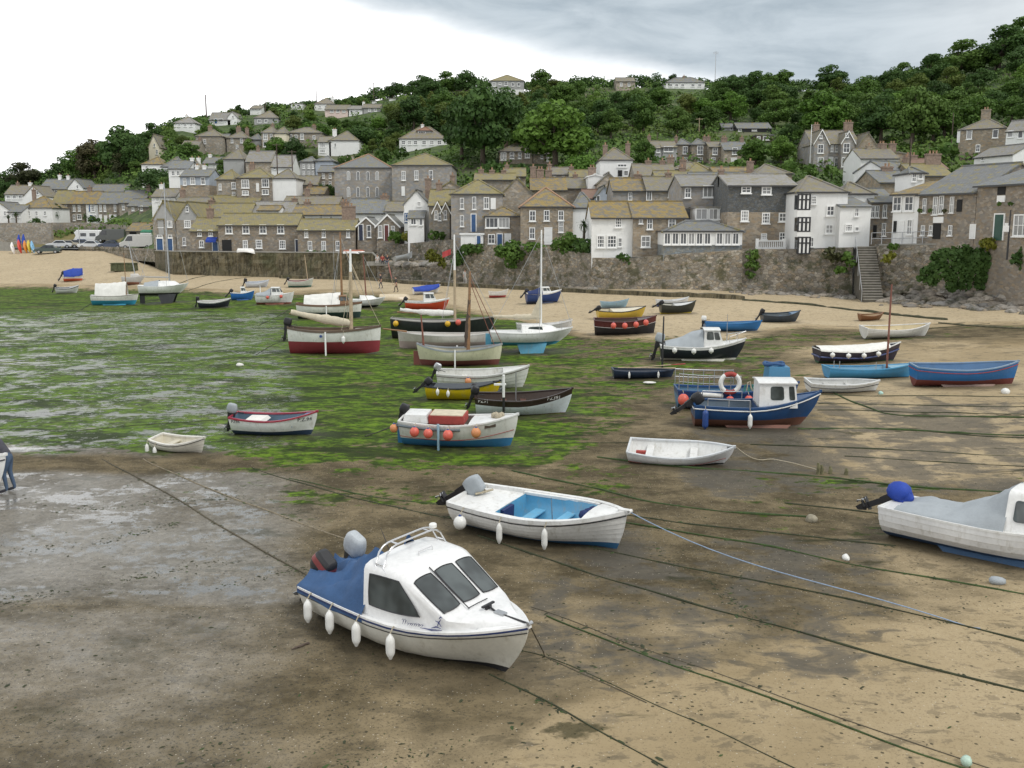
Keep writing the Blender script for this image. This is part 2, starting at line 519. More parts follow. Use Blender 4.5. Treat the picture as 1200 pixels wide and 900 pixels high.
def m_sand(a, b):
 t = np.interp(a, *AT)
 s = 1 - sm(t - 6, t + 8, b)
 s = max(s, .92 * sm(840, 1010, a) * sm(384, 410, b) * (1 - sm(540, 600, b)))
 s = max(s, .55 * sm(930, 1090, a) * sm(520, 600, b))
 e = np.interp(a, [500, 600, 660, 740, 860, 960, 1100, 1200, 1500], [990, 890, 830, 795, 775, 730, 730, 700, 680])
 s = max(s, .9 * sm(e - 55, e + 30, b))
 s = max(s, .52 * sm(560, 760, b) * sm(300, 480, a))
 s = max(s, .42 * (1 - sm(380, 520, a)) * sm(690, 740, b))
 return max(s, .34)
def m_wet(a, b):
 s = sm(345, 372, b) * (1 - sm(520, 545, b)) * (1 - sm(300, 520, a)) * (.57 + .06 * (1 - sm(150, 320, a)))
 s = max(s, .56 * sm(420, 445, b) * (1 - sm(528, 542, b)) * (1 - sm(180, 380, a)))
 s = max(s, .66 * sm(540, 560, b) * (1 - sm(690, 740, b)) * (1 - sm(290, 470, a)) * .93)
 s = max(s, .52 * sm(680, 720, b) * (1 - sm(240, 560, a)) * (1 - .12 * sm(740, 860, b)))
 return max(s, .24 * sm(700, 800, b) * (1 - sm(420, 640, a)))
def m_silt(a, b):
 s = sm(740, 850, a) * sm(448, 480, b) * (1 - sm(570, 610, b)) * .9
 s = max(s, .8 * sm(560, 660, a) * (1 - sm(1010, 1150, a)) * sm(590, 640, b) * (1 - sm(780, 860, b)))
 s = max(s, .7 * sm(560, 640, a) * (1 - sm(700, 800, a)) * sm(780, 830, b))
 return s
ys = list(np.arange(-24, 10, 3.0)) + list(np.arange(10, 40, .4)) + list(np.arange(40, 100, .9)) + list(np.arange(100, 215, 1.4))
cs = list(range(-520, 1721, 10))
rows, att = [], {'algae': [], 'sand': [], 'wet': [], 'silt': [], 'hull_shade': []}
for y in ys:
 ye = max(y, 14.0)
 row = []
 for c in cs:
  x = (c - 600) / FPX * ye * CP * (1.0 if y > 10 else 1.6)
  z = floor_z(x, y)
  row.append((x, y, z))
  a, b = proj(x, max(y, 9.0), z)
  b += 16 * noise.noise((x * .11, y * .09, 6.)) * min(1, max(0, (b - 330) / 200)) + 7 * noise.noise((x * .4, y * .3, 2.)) * min(1, max(0, (b - 400) / 150))
  a += 22 * noise.noise((x * .13, y * .1, 9.))
  att['hull_shade'].append(0.0)
  for k, f in (('algae', m_algae), ('sand', m_sand), ('wet', m_wet), ('silt', m_silt)):
   att[k].append(float(f(a, b)))
 rows.append(row)
mb = MB()
mb.grid(rows)
fm, G_, b_ = newmat('harbour floor')
P_ = G_.pos()
A_ = {k: G_.n('Attribute', None, attribute_name=k).outputs['Fac'] for k in att}
half = lambda x, k: G_.math('MULTIPLY', G_.math('SUBTRACT', x, .5), k)
add = lambda *q: q[0] if len(q) == 1 else G_.math('ADD', q[0], add(*q[1:]))
mul = lambda a_, b__: G_.math('MULTIPLY', a_, b__)
nL, nM = G_.noise(P_, .15, 6, .62, .4), G_.noise(G_.scale(P_, (.8, 1, 1)), .8, 7, .68)
nF, nX = G_.noise(P_, 5.0, 6, .76), G_.noise(P_, 20.0, 4, .8)
nD = G_.noise(G_.scale(P_, (.5, .95, 1)), 1.3, 7, .7, .5)          # dashes left by the ebb
nE = G_.noise(G_.scale(P_, (.8, 1, 1)), 2.6, 4, .62)
mud = G_.mix(G_.ramp(nM, .38, .62), (.072, .057, .032), (.145, .115, .066))
mud = G_.mix(mul(G_.ramp(nF, .50, .66), .45), mud, (.225, .185, .118))
mud = G_.mix(mul(G_.ramp(nX, .52, .62), .85), mud, (.032, .028, .02))
snd = G_.mix(G_.ramp(nL, .35, .65), (.285, .22, .125), (.40, .318, .197))
snd = G_.mix(mul(G_.ramp(nF, .48, .66), .5), snd, (.24, .18, .10))
snd = G_.mix(mul(G_.ramp(nX, .56, .66), .65), snd, (.11, .088, .055))
snd = G_.mix(mul(G_.ramp(nD, .54, .60), .65), snd, (.13, .107, .07))
snd = G_.mix(mul(G_.ramp(A_['sand'], .88, 1.0), .6), snd, G_.mix(G_.ramp(nF, .4, .6), (.43, .345, .225), (.55, .46, .32)))
snd = G_.mix(mul(G_.ramp(nE, .57, .63), .5), snd, (.16, .13, .085))
sf = G_.ramp(add(A_['sand'], half(nL, .75), half(nM, .5)), .24, .86)
base = G_.mix(sf, mud, snd)
base = G_.mix(mul(G_.ramp(add(A_['wet'], half(nL, .7), half(nM, .35)), .24, .74), .75), base, G_.mix(G_.ramp(nF, .36, .64), (.15, .137, .112), (.255, .24, .21)))
base = G_.mix(mul(G_.ramp(nX, .51, .60), mul(A_['wet'], 1.25)), base, (.05, .047, .04))
nS = G_.noise(G_.scale(P_, (.55, .14, 1)), 1.0, 5, .6)
si = G_.ramp(add(A_['silt'], half(nS, 1.3), half(nM, .9), half(nD, 1.3)), .66, .95)
base = G_.mix(mul(si, .72), base, G_.mix(nF, (.045, .042, .037), (.13, .122, .105)))
# shell grit and scraps of weed
vo = G_.n('TexVoronoi', {'Vector': P_, 'Scale': 13.0})
vc = G_.n('SeparateColor', {0: vo.outputs['Color']})
gr = mul(G_.math('LESS_THAN', vo.outputs['Distance'], .15), G_.math('GREATER_THAN', add(vc.outputs[0], half(nM, .9)), .72))
base = G_.mix(mul(gr, .7), base, (.52, .47, .38))
vo2 = G_.n('TexVoronoi', {'Vector': P_, 'Scale': 7.0})
vc2 = G_.n('SeparateColor', {0: vo2.outputs['Color']})
gr2 = mul(G_.math('LESS_THAN', vo2.outputs['Distance'], .2), G_.math('GREATER_THAN', add(vc2.outputs[1], half(nL, .9), half(nM, .9)), .78))
base = G_.mix(mul(gr2, .8), base, (.035, .034, .022))
# dark weed streaks
nW = G_.noise(G_.scale(P_, (.22, .55, 1)), 1.0, 7, .66, .4)
wk = G_.ramp(add(nW, half(nL, .3), mul(A_['algae'], .05)), .60, .65)
wk = mul(wk, G_.ramp(add(A_['algae'], A_['silt'], mul(A_['wet'], .6)), .05, .6))
base = G_.mix(mul(wk, .75), base, (.03, .031, .014))
# green algae
nA = G_.noise(G_.scale(P_, (.4, .8, 1)), .6, 7, .66, .5)
nA2 = G_.noise(G_.scale(P_, (.7, .8, 1)), 1.7, 6, .7)
al = add(mul(A_['algae'], .86), half(nA, 2.0), half(nA2, 1.0), half(nE, 1.3))
al = mul(G_.ramp(al, .46, .64), G_.ramp(A_['algae'], .12, .34))
gcol = G_.mix(G_.ramp(nA2, .38, .62), (.040, .084, .007), (.115, .2, .014))
gcol = G_.mix(mul(G_.ramp(nL, .5, .7), .5), gcol, (.125, .14, .03))
gcol = G_.mix(mul(G_.ramp(nE, .50, .57), .75), gcol, (.022, .034, .008))
gcol = G_.mix(mul(G_.ramp(nE, .42, .36), .6), gcol, (.15, .20, .03))
gcol = G_.mix(mul(G_.ramp(nD, .53, .60), .7), gcol, (.03, .042, .010))
gcol = G_.mix(mul(G_.ramp(nW, .51, .60), .85), gcol, (.02, .03, .010))
base = G_.mix(mul(al, .95), base, gcol)
base = G_.mix(mul(G_.ramp(add(A_['hull_shade'], half(nM, .5), half(nE, .4)), .25, .8), .5), base, (.05, .042, .027))  # darkens the floor round the hulls, standing in for their shade
# standing water: thin broken films between the ripples
nP = G_.noise(G_.scale(P_, (.4, .5, 1)), .85, 6, .6, .8)
nP2 = G_.noise(G_.scale(P_, (.7, .8, 1)), 2.6, 5, .66)
wv = add(A_['wet'], half(nP, 2.3), half(nP2, 1.4), half(nE, 1.3), half(nF, .9), half(nX, 1.0), half(nL, .9))
we = mul(G_.ramp(wv, .74, .79), G_.ramp(A_['wet'], .50, .57))
damp = mul(G_.ramp(wv, .40, .72), G_.ramp(A_['wet'], .1, .3))
base = G_.mix(mul(we, .6), base, (.15, .148, .14))
dsm = mul(G_.ramp(add(A_['wet'], half(nL, .6), half(nM, .35)), .40, .74), G_.math('SUBTRACT', 1, mul(al, .8)))
ro = G_.math('MAXIMUM', .08, G_.math('SUBTRACT', .8, add(mul(we, .5), mul(dsm, .42), mul(A_['hull_shade'], .2))))
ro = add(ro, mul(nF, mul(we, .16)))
sp_ = add(.08, mul(dsm, .5), mul(we, .7), mul(A_['hull_shade'], .15))
hgt = add(mul(nF, .5), mul(nM, 1.2), mul(nA2, .7), mul(nX, .12))
bp = G_.n('Bump', {'Height': hgt, 'Strength': G_.math('MAXIMUM', .05, G_.math('SUBTRACT', .55, add(mul(we, .3), mul(dsm, .3)))), 'Distance': .07}).outputs[0]
setp(G_, b_, base, ro, bp)
G_.t.links.new(sp_, b_.inputs['Specular IOR Level'])
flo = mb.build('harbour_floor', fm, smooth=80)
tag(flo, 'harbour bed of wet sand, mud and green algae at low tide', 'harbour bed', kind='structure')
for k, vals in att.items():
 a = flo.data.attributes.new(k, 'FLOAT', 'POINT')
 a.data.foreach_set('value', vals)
# ------------------------------------------------------------------ hillside behind the harbour wall, out to the horizon
offs = [0, 4, 8, 12, 14, 17, 20, 24, 28, 33, 38, 44, 50, 57, 64, 72, 80, 90, 100, 112, 124, 137, 150, 165, 180, 195, 210, 225, 240, 260, 300, 400, 700, 1500, 4000]
hc = list(range(-1800, -520, 80)) + list(range(-520, 1720, 10)) + list(range(1720, 3001, 80))
mb = MB()
hrows = []
for o_ in offs:
 r_ = []
 for c in hc:
  y = ip(c, WY) + .45 + o_
  r_.append(((c - 600) / FPX * y * CP, y, hill_z(c, y)))
 hrows.append(r_)
mb.grid(hrows)
hm, G_, b_ = newmat('hillside ground')
P_ = G_.pos()
n1, n2 = G_.noise(P_, .06, 5), G_.noise(P_, .6, 5, .65)
n2 = G_.math('ADD', G_.math('MULTIPLY', n2, .6), G_.math('MULTIPLY', G_.noise(P_, 3.0, 5, .7), .4))
c_ = G_.mix(G_.ramp(n2, .38, .62), (.022, .045, .012), (.085, .125, .03))
c_ = G_.mix(G_.math('MULTIPLY', G_.ramp(n1, .52, .66), .6), c_, (.13, .115, .07))
setp(G_, b_, c_, .95, G_.bump(n2, .6, .3))
tag(mb.build('hillside', hm, smooth=80), 'green hillside rising behind the harbour village', 'hillside', kind='structure')
mb = MB()
for r0, r1 in ((0, 1),):
 rr = []
 for o_ in (0.2, 12.5):
  rr.append([((c - 600) / FPX * (ip(c, WY) + .45 + o_) * CP, ip(c, WY) + .45 + o_, hill_z(c, ip(c, WY) + o_) + .012) for c in range(-300, 1500, 10)])
 mb.grid(rr)
tag(mb.build('quay_road', M['asphalt']), 'grey road along the top of the harbour wall', 'road', kind='structure')
# ------------------------------------------------------------------ harbour walls
wm, G_, b_ = newmat('seaweed hung wall')
o_ = G_.pos()
s1 = G_.noise(G_.scale(o_, (1.6, 1.6, .25)), 1.5, 6, .7)
s2 = G_.noise(o_, 4, 4)
c_ = G_.mix(G_.ramp(s1, .35, .65), (.034, .029, .014), (.155, .13, .075))
c_ = G_.mix(G_.math('MULTIPLY', G_.ramp(s2, .5, .75), .6), c_, (.22, .195, .145))
c_ = G_.mix(G_.math('MULTIPLY', G_.ramp(G_.noise(o_, .4, 4), .5, .7), .5), c_, (.05, .06, .02))
setp(G_, b_, c_, .85, G_.bump(s1, .9, .2))
M['weed_wall'] = wm
def wall(name, label, c0, c1, mat, top, dy=0.0, base=None, thick=.9, rough=.14, step=5, cap=None, batter=.07, cat='wall', capmat=None):
 """a masonry wall along the wall line; top and base are functions of the column"""
 root = empty(name, g(c0, 360) * 0 + V(((c0 - 600) / FPX * (wally(c0) + dy) * CP, wally(c0) + dy, 0)), label, cat)
 o0 = root.location
 mb = MB()
 cols = [c0 + k * step for k in range(int((c1 - c0) / step) + 1)]
 fr = []
 for j in range(9):
  row = []
  for c in cols:
   Y = wally(c) + dy
   x = (c - 600) / FPX * Y * CP
   zb = (base(c) if base else floor_z(x, Y - 1)) - .6
   zt = top(c)
   z = zb + (zt - zb) * j / 8
   n = noise.noise((x * .5, z * .7, 2.0)) * rough + noise.noise((x * 1.7, z * 2.1, 7.0)) * rough * .6
   row.append(V((x, Y - batter * (zt - z) - n * (1 if j < 8 else .3), z)) - o0)
  fr.append(row)
 fr.append([p + V((0, thick, 0)) for p in fr[-1]])
 fr.append([p + V((0, thick, 0)) - V((0, 0, p.z - fr[0][i].z)) for i, p in enumerate(fr[8])])
 mb.grid(fr)
 mb.face([r[0] for r in fr][::-1])
 mb.face([r[-1] for r in fr])
 mb.build('masonry', mat, root)
 if cap:
  mb = MB()
  mb.grid([[p + V((0, a, b)) for p in fr[8]] for a, b in ((-.06, .0), (-.06, cap), (thick + .06, cap), (thick + .06, 0))])
  mb.build('coping', capmat or M['concrete'], root)
 return root
zr_ = lambda d=0.0: (lambda c: ip(c, WR) + d)
zpx = lambda pts, dy=0.0: (lambda c: at(c, np.interp(c, [p[0] for p in pts], [p[1] for p in pts]), wally(c) + dy).z)
wall('harbour_wall', 'dark harbour wall hung with brown seaweed below the long stone cottages', 180, 441, M['weed_wall'], zr_(.12), rough=.35, cap=.14)
wall('harbour_wall', 'low rubble wall above the sand below the two small gabled cottages', 438, 547, M['wall_stone'], zpx([(439, 308), (470, 314), (545, 311)]), rough=.4)
wall('garden_wall', 'mossy garden wall with shrubs under the two small gabled cottages', 432, 536, M['wall_stone'], zpx([(432, 293), (470, 286), (536, 280)], 9), 9.0, base=lambda c: 2.0, rough=.35)
wall('harbour_wall', 'grey harbour wall with bushes on top below the stone house with the orange ridge', 543, 695, M['wall_pale'], zpx([(546, 286), (600, 288), (692, 297)]), rough=.22)
wall('harbour_wall', 'tall harbour wall under the white bay house and the glazed conservatory', 691, 875, M['wall_pale'], zpx([(693, 302), (740, 303), (777, 299), (872, 293)]), rough=.22)
wall('harbour_wall', 'ivy patched harbour wall below the large white house with the black bay', 871, 1005, M['wall_stone'], zpx([(873, 292), (960, 292), (1001, 290)]), rough=.25)
wall('harbour_wall', 'rough harbour wall with a big ivy mass right of the stone steps', 1031, 1275, M['wall_pale'], zr_(.15), rough=.35, cap=.12)
wall('retaining_wall', 'long grey retaining wall behind the parked cars on the quay', -260, 150, M['granite'], lambda c: 9.0 - max(0, c - 100) * .012, 30.0, base=lambda c: 4.0, thick=.8)
wall('retaining_wall', 'grey stone wall below the white cottages at the far left', -260, 62, M['granite'], lambda c: 8.9, 17.5, base=lambda c: 3.5, thick=.8)
mb = MB()
mb.grid([[((c - 600) / FPX * (wally(c) + dy) * CP, wally(c) + dy, z + .25 * noise.noise((c * .05, dy, 1))) for c in range(-260, 152, 8)] for dy, z in ((13, 4.36), (17, 4.75), (22, 5.6), (26, 6.4), (29.9, 7.0))])
bm_, G_, b_ = newmat('rough dry grass')
n1 = G_.noise(G_.pos(), 1.2, 6, .7)
setp(G_, b_, G_.mix(n1, (.10, .10, .03), (.23, .18, .07)), .95, G_.bump(n1, .8, .2))
tag(mb.build('grass_bank', bm_, smooth=80), 'dry ochre grass bank under the retaining wall', 'grass bank', kind='structure')
wall('slip_wall', 'low stone kerb wall at the edge of the sand below the parked vans', 90, 182, M['wall_pale'], lambda c: 4.75, .8, thick=.5, rough=.12, base=lambda c: 3.4)
wall('slip_wall', 'short concrete wall at the far left end of the sand', -40, 11, M['concrete'], lambda c: 5.4, -2, thick=.6, rough=.05, base=lambda c: 3.2)
# low weedy ledge between the sand strips
mb = MB()
pts = [g(*p) for p in ((328, 326), (430, 328), (470, 332), (520, 335), (600, 339), (700, 344), (790, 348), (872, 351))]
dens = []
for a, b in zip(pts, pts[1:]):
 for k in range(8):
  dens.append(a.lerp(b, k / 8))
dens.append(pts[-1])
rws = []
for k, p in enumerate(dens):
 p = V((p.x, p.y, floor_z(p.x, p.y)))
 h = .38 + .14 * noise.noise((k * .6, 0, 0))
 rws.append([p + V((0, -.35, -.3)), p + V((0, -.3 + .15 * noise.noise((k * .9, 3, 0)), h)), p + V((0, .9, h)), p + V((0, .95, -.3))])
mb.grid(rws)
mb.face(rws[0][::-1])
mb.face(rws[-1])
led = mb.build('stone_ledge', M['weed_wall'])
tag(led, 'long low stone ledge dark with weed crossing the upper sand', 'ledge')
# steps down the wall
M['step_nose'] = plain('step tread', (.27, .255, .22), .9, .25, 2)
st = empty('stone_steps', g(1022, 346), 'flight of worn stone steps down the harbour wall with a rail', 'steps')
top = at(1014, 289, 94.6)
mb = MB()
n = 21
ds = st.location - top
ds.x = at(1023, 346, 89.4).x - top.x
for k in range(n):
 t0 = k / n
 p = top + V((ds.x * t0, -5.2 * t0, (ds.z - .1) * t0))
 mb.box(p + V((0, -.2, -.55)) - st.location, (1.7, .40, 1.1), M=Matrix.Rotation(0.01 * (k % 3 - 1), 3, 'Z'))
 mb.box(p + V((0, .0, -2.4)) - st.location, (1.66, .42, 3.0))
mb.build('flight', plain('worn step stone', (.115, .105, .085), .9, .25, 2, bump=.4), st)
mb = MB()
pl = [top + V((-.95, .1, .95)) - st.location, top + V((ds.x - .95, -5.0, ds.z + .9)) - st.location]
mb.tube(pl, .03, n=6)
for k in range(5):
 p = pl[0].lerp(pl[1], k / 4)
 mb.tube([p, p - V((0, 0, 1.2))], .035, n=6)
mb.build('handrail', M['steel'], st)
for k in range(n):
 t0 = k / n
 p = top + V((ds.x * t0, -5.2 * t0, (ds.z - .1) * t0)) - st.location
 mb = MB()
 mb.box(p + V((0, -.26, -.02)), (1.74, .36, .09))
 mb.build('tread', M['step_nose'], st)
# quay railing right
rl = empty('quay_railing', at(1020, 288, 94.2), 'galvanised railing along the quay in front of the right hand houses', 'railing')
mb = MB()
cl = list(range(1022, 1215, 12))
pr = [V(((c - 600) / FPX * (wally(c) + .3) * CP, wally(c) + .3, ip(c, WR) + .25)) for c in cl]
for z in (.55, 1.1):
 mb.tube([p + V((0, 0, z)) - rl.location for p in pr], .035, n=6)
mb.build('rails', M['steel'], rl)
for p in pr:
 mb = MB()
 mb.tube([p - rl.location, p + V((0, 0, 1.12)) - rl.location], .04, n=6)
 mb.build('post', M['steel'], rl)
# rubble of rocks under the right wall: heaps nobody could count
def rock(mb, c, r, seed):
 rr = random.Random(seed)
 rows = []
 for i in range(6):
  th = PI * (.04 + .92 * i / 5)
  rows.append([V(c) + V((r * (1 + .5 * noise.noise((j * .9, i * .8, seed * 1.3))) * math.sin(th) * math.cos(2 * PI * j / 8) * rr.uniform(.85, 1.3),
        r * (1 + .4 * noise.noise((j, i, seed))) * math.sin(th) * math.sin(2 * PI * j / 8), -r * .62 * math.cos(th) * (1 + .3 * noise.noise((j, i, seed + 9.))))) for j in range(8)])
 mb.grid(rows, closed=True)
 mb.face(rows[0][::-1])
 mb.face(rows[-1])
mb = MB()
for k in range(480):
 c = rnd.uniform(1036, 1270)
 Y = wally(c) - abs(rnd.gauss(0, 2.3)) - .3
 x = (c - 600) / FPX * Y * CP
 rock(mb, (x, Y, floor_z(x, Y) + max(0, 1.2 - (wally(c) - Y) * .4) * rnd.random()), rnd.choice((.2, .25, .32, .42, .6)) * rnd.uniform(.8, 1.2), k)
for k in range(130):
 c = rnd.uniform(860, 1005)
 Y = wally(c) - abs(rnd.gauss(0, 1.0)) - .2
 x = (c - 600) / FPX * Y * CP
 rock(mb, (x, Y, floor_z(x, Y)), rnd.choice((.2, .3, .45)), k + 500)
for k in range(240):
 c = rnd.uniform(440, 700)
 Y = wally(c) - abs(rnd.gauss(0, 1.1)) - .1
 x = (c - 600) / FPX * Y * CP
 rock(mb, (x, Y, floor_z(x, Y)), rnd.choice((.2, .3, .45)), k + 900)
for k in range(130):
 c = rnd.uniform(446, 530)
 dy = rnd.uniform(.5, 8)
 rock(mb, ((c - 600) / FPX * (wally(c) + dy) * CP, wally(c) + dy, ip(c, WR) + .05), rnd.choice((.3, .5, .7)), k + 1300)
tag(mb.build('shore_rubble', M['rock'], smooth=50), 'grey boulders and rubble heaped at the foot of the harbour walls', 'rubble', kind='stuff')
# ------------------------------------------------------------------ houses
RECTS = []                       # picture areas of houses, kept clear by the trees: (x0, x1, y0, y1, depth)
_wc = {}
def win_mesh(w, h, st):
 k = (round(w, 1), round(h, 1), st)
 if k in _wc:
  return _wc[k]
 w, h = k[0], k[1]
 f = MB()
 t = min(.11, w * .14)
 if st == 'a':
  pts = [V((-w / 2, 0, -h / 2)), V((w / 2, 0, -h / 2))] + [V((w / 2 * math.cos(a), 0, h / 2 - w / 2 + w / 2 * math.sin(a))) for a in [PI * q / 8 for q in range(9)]]
  f.tube(pts + [pts[0]], .05, n=4)
  f.box((0, -.02, 0), (.05, .05, h * .98))
  p = MB()
  p.face([q + V((0, -.015, 0)) for q in pts])
 else:
  for sx_ in (-1, 1):
   f.box((sx_ * (w / 2 - t / 2), -.035, 0), (t, .11, h))
  f.box((0, -.035, h / 2 - t / 2), (w - 2 * t, .11, t))
  f.box((0, -.035, -h / 2 + t / 2), (w - 2 * t, .11, t))
  f.box((0, -.075, -h / 2 - .05), (w + .16, .19, .1))
  nv, nh = {'s': (1, 1), 'g': (2, 2), 'n': (0, 0), 'v': (1, 0), 'h': (0, 1), 'w': (max(2, round(w / .55)) - 1, 0), 'k': (max(2, round(w / .5)) - 1, 1)}.get(st, (1, 1))
  b = .055
  for q in range(nv):
   f.box(((q + 1) / (nv + 1) * w - w / 2, -.03, 0), (b, .07, h - 2 * t))
  for q in range(nh):
   zz = (q + 1) / (nh + 1) * h - h / 2
   f.box((0, -.028, zz), (w - 2 * t, .064, b * 1.2))
  p = MB()
  p.box((0, -.004, 0), (w - t, .02, h - t))
 _wc[k] = (f, p)
 fo, po = f.build('window', M['trim']), p.build('pane', M['pane'])
 _wc[k] = (fo.data, po.data)
 bpy.data.objects.remove(fo)
 bpy.data.objects.remove(po)
 return _wc[k]
DOORS = {'blue': 'door_blue', 'navy': 'door_navy', 'red': 'door_red', 'green': 'door_green', 'white': 'door_white', 'dark': 'door_dark'}
def block(root, box, Y, wm_, rm_, kind='g', D=7.0, wins=(), ch=(), low=None, pre='', cm='chimney_brick', found=5.0, ridge_m=None, trimc=None, over=.22, hr_add=0):
 x0, x1, yb, ye, yr = box
 Y0, Y1 = Y if isinstance(Y, (tuple, list)) else (Y, Y)
 P0, P1 = at(x0, yb, Y0), at(x1, yb, Y1)
 mid = (P0 + P1) / 2
 yaw = math.atan2(P1.y - P0.y, P1.x - P0.x)
 W_ = math.hypot(P1.x - P0.x, P1.y - P0.y)
 xm = (x0 + x1) / 2
 Mw = Matrix.Translation(mid) @ Matrix.Rotation(yaw, 4, 'Z')
 if root is None:
  raise ValueError
 if root.get('_new'):
  root.location = mid
  root.rotation_euler = (0, 0, yaw)
  del root['_new']
 RM = Matrix.Translation(root.location) @ Matrix.Rotation(root.rotation_euler[2], 4, 'Z')
 L = RM.inverted() @ Mw
 he = at(xm, ye, mid.y).z - mid.z
 yrid = mid.y + (0 if kind == 'f' else D / 2 * math.cos(yaw))
 hr = max(at(xm, yr, yrid).z - mid.z + hr_add, he + .25)
 w = W_ / 2
 RECTS.append((x0 - 2, x1 + 2, yr - 2, yb, mid.y))
 def loc(px, py):
  d = ray(px, py)
  nrm = V((math.sin(yaw), -math.cos(yaw), 0))
  k = (mid - V((0, 0, HC))).dot(nrm) / d.dot(nrm)
  p = V((0, 0, HC)) + d * k
  q = Mw.inverted() @ p
  return q.x, q.z, k
 mb = MB()
 zl = -found
 levels = [zl]
 if low:
  levels.append(loc(xm, low[1])[1])
 levels.append(he)
 for a in range(len(levels) - 1):
  za, zb = levels[a], levels[a + 1]
  mi = 1 if (low and a == 0) else 0
  c = [(-w, 0), (w, 0), (w, D), (-w, D)]
  for k in range(4):
   p, q = c[k], c[(k + 1) % 4]
   mb.face([(p[0], p[1], za), (q[0], q[1], za), (q[0], q[1], zb), (p[0], p[1], zb)], mi)
 if kind == 'g':
  mb.face([(w, 0, he), (w, D, he), (w, D / 2, hr - .1)])
  mb.face([(-w, D, he), (-w, 0, he), (-w, D / 2, hr - .1)])
 elif kind == 'f':
  mb.face([(-w, 0, he), (w, 0, he), (0, 0, hr - .1)])
  mb.face([(w, D, he), (-w, D, he), (0, D, hr - .1)])
 mb.build(pre + 'wall', [M[wm_]] + ([M[low[0]]] if low else []), root, M=L)
 mb = MB()
 th = .16
 o = over
 if kind == 'g':
  sl = (hr - he) / (D / 2)
  for s in (0, 1):
   ey = -o if s == 0 else D + o
   e = [(-w - .12, ey, he - o * sl), (w + .12, ey, he - o * sl), (w + .12, D / 2, hr), (-w - .12, D / 2, hr)]
   mb.slab(e if s == 0 else e[::-1], th)
  mb.box((0, D / 2, hr + .03), (2 * w + .24, .26, .14), 1)
  mb.box((0, -o - .05, he - o * sl - .1), (2 * w + .26, .1, .13), 2)
 elif kind == 'f':
  sl = (hr - he) / w
  for s in (-1, 1):
   e = [(s * (w + o), -.15, he - o * sl), (s * (w + o), D + .15, he - o * sl), (0, D + .15, hr), (0, -.15, hr)]
   mb.slab(e if s == 1 else e[::-1], th)
   if trimc:
    mb.hexa([V(p) for p in ((s * (w + o), -.24, he - o * sl - .22), (s * (w + o), -.16, he - o * sl - .22), (0, -.16, hr - .22), (0, -.24, hr - .22),
          (s * (w + o), -.24, he - o * sl + .04), (s * (w + o), -.16, he - o * sl + .04), (0, -.16, hr + .04), (0, -.24, hr + .04))], 3)
  mb.box((0, D / 2, hr + .03), (.26, D + .3, .14), 1)
 elif kind == 'h':
  rl_ = max(w - D / 2 * .9, .15)
  ey = (hr - he)
  b = [V((-w - o, -o, he - .05)), V((w + o, -o, he - .05)), V((w + o, D + o, he - .05)), V((-w - o, D + o, he - .05))]
  r0, r1 = V((-rl_, D / 2, hr)), V((rl_, D / 2, hr))
  for q in ([b[0], b[1], r1, r0], [b[2], b[3], r0, r1], [b[1], b[2], r1], [b[3], b[0], r0]):
   mb.face(q)
  mb.slab([b[3], b[2], b[1], b[0]], th, 2)
  for p, q in ((r0, r1), (b[0], r0), (b[1], r1)):
   mb.tube([p + V((0, 0, .03)), q + V((0, 0, .03))], .12, 1, n=5)
 elif kind == 'm':                      # lean-to, high at the back
  e = [(-w - .1, -o, he - .05), (w + .1, -o, he - .05), (w + .1, D, hr), (-w - .1, D, hr)]
  mb.slab(e, th)
  mb.face([(w, 0, he), (w, D, he), (w, D, hr - .1)], 3)
  mb.face([(-w, D, he), (-w, 0, he), (-w, D, hr - .1)], 3)
 else:                                  # flat
  mb.box((0, D / 2, he + .08), (2 * w + .3, D + .3, .2))
 ro_ = mb.build(pre + 'roof', [M[rm_], M[ridge_m or rm_], M['gutter'], M[trimc or wm_]], root, M=L)
 for wd in wins:
  px, py, pw, ph, stl = wd
  lx, lz, k = loc(px, py)
  sc_ = k / FPX * 1.0
  cy = max(.35, math.cos(yaw) - math.sin(yaw) * (px - 600) / FPX)
  ww, hh = pw * sc_ / cy, ph * sc_
  T = L @ Matrix.Translation((lx, -.01, lz))
  if stl in DOORS:
   mb = MB()
   mb.box((0, -.02, 0), (ww, .08, hh), 0)
   if stl != 'dark':
    mb.box((0, -.035, hh / 2 + .05), (ww + .2, .1, .1), 1)
    for s in (-1, 1):
     mb.box((s * (ww / 2 + .05), -.035, 0), (.1, .1, hh), 1)
    for zz in (-.22, .22):
     mb.box((0, -.065, zz * hh), (ww * .6, .03, hh * .3), 0)
   mb.build('door', [M[DOORS[stl]], M['trim']], root, M=T)
  elif stl == 'panel':
   mb = MB()
   mb.box((0, -.03, 0), (ww, .08, hh))
   mb.build('panel', M['trim'], root, M=T)
  else:
   fd, pd = win_mesh(max(.4, ww), max(.4, hh), stl)
   fo = bpy.data.objects.new('window', fd)
   COL.objects.link(fo)
   fo.parent = root
   fo.matrix_local = T
   po = bpy.data.objects.new('pane', pd)
   COL.objects.link(po)
   po.parent = fo
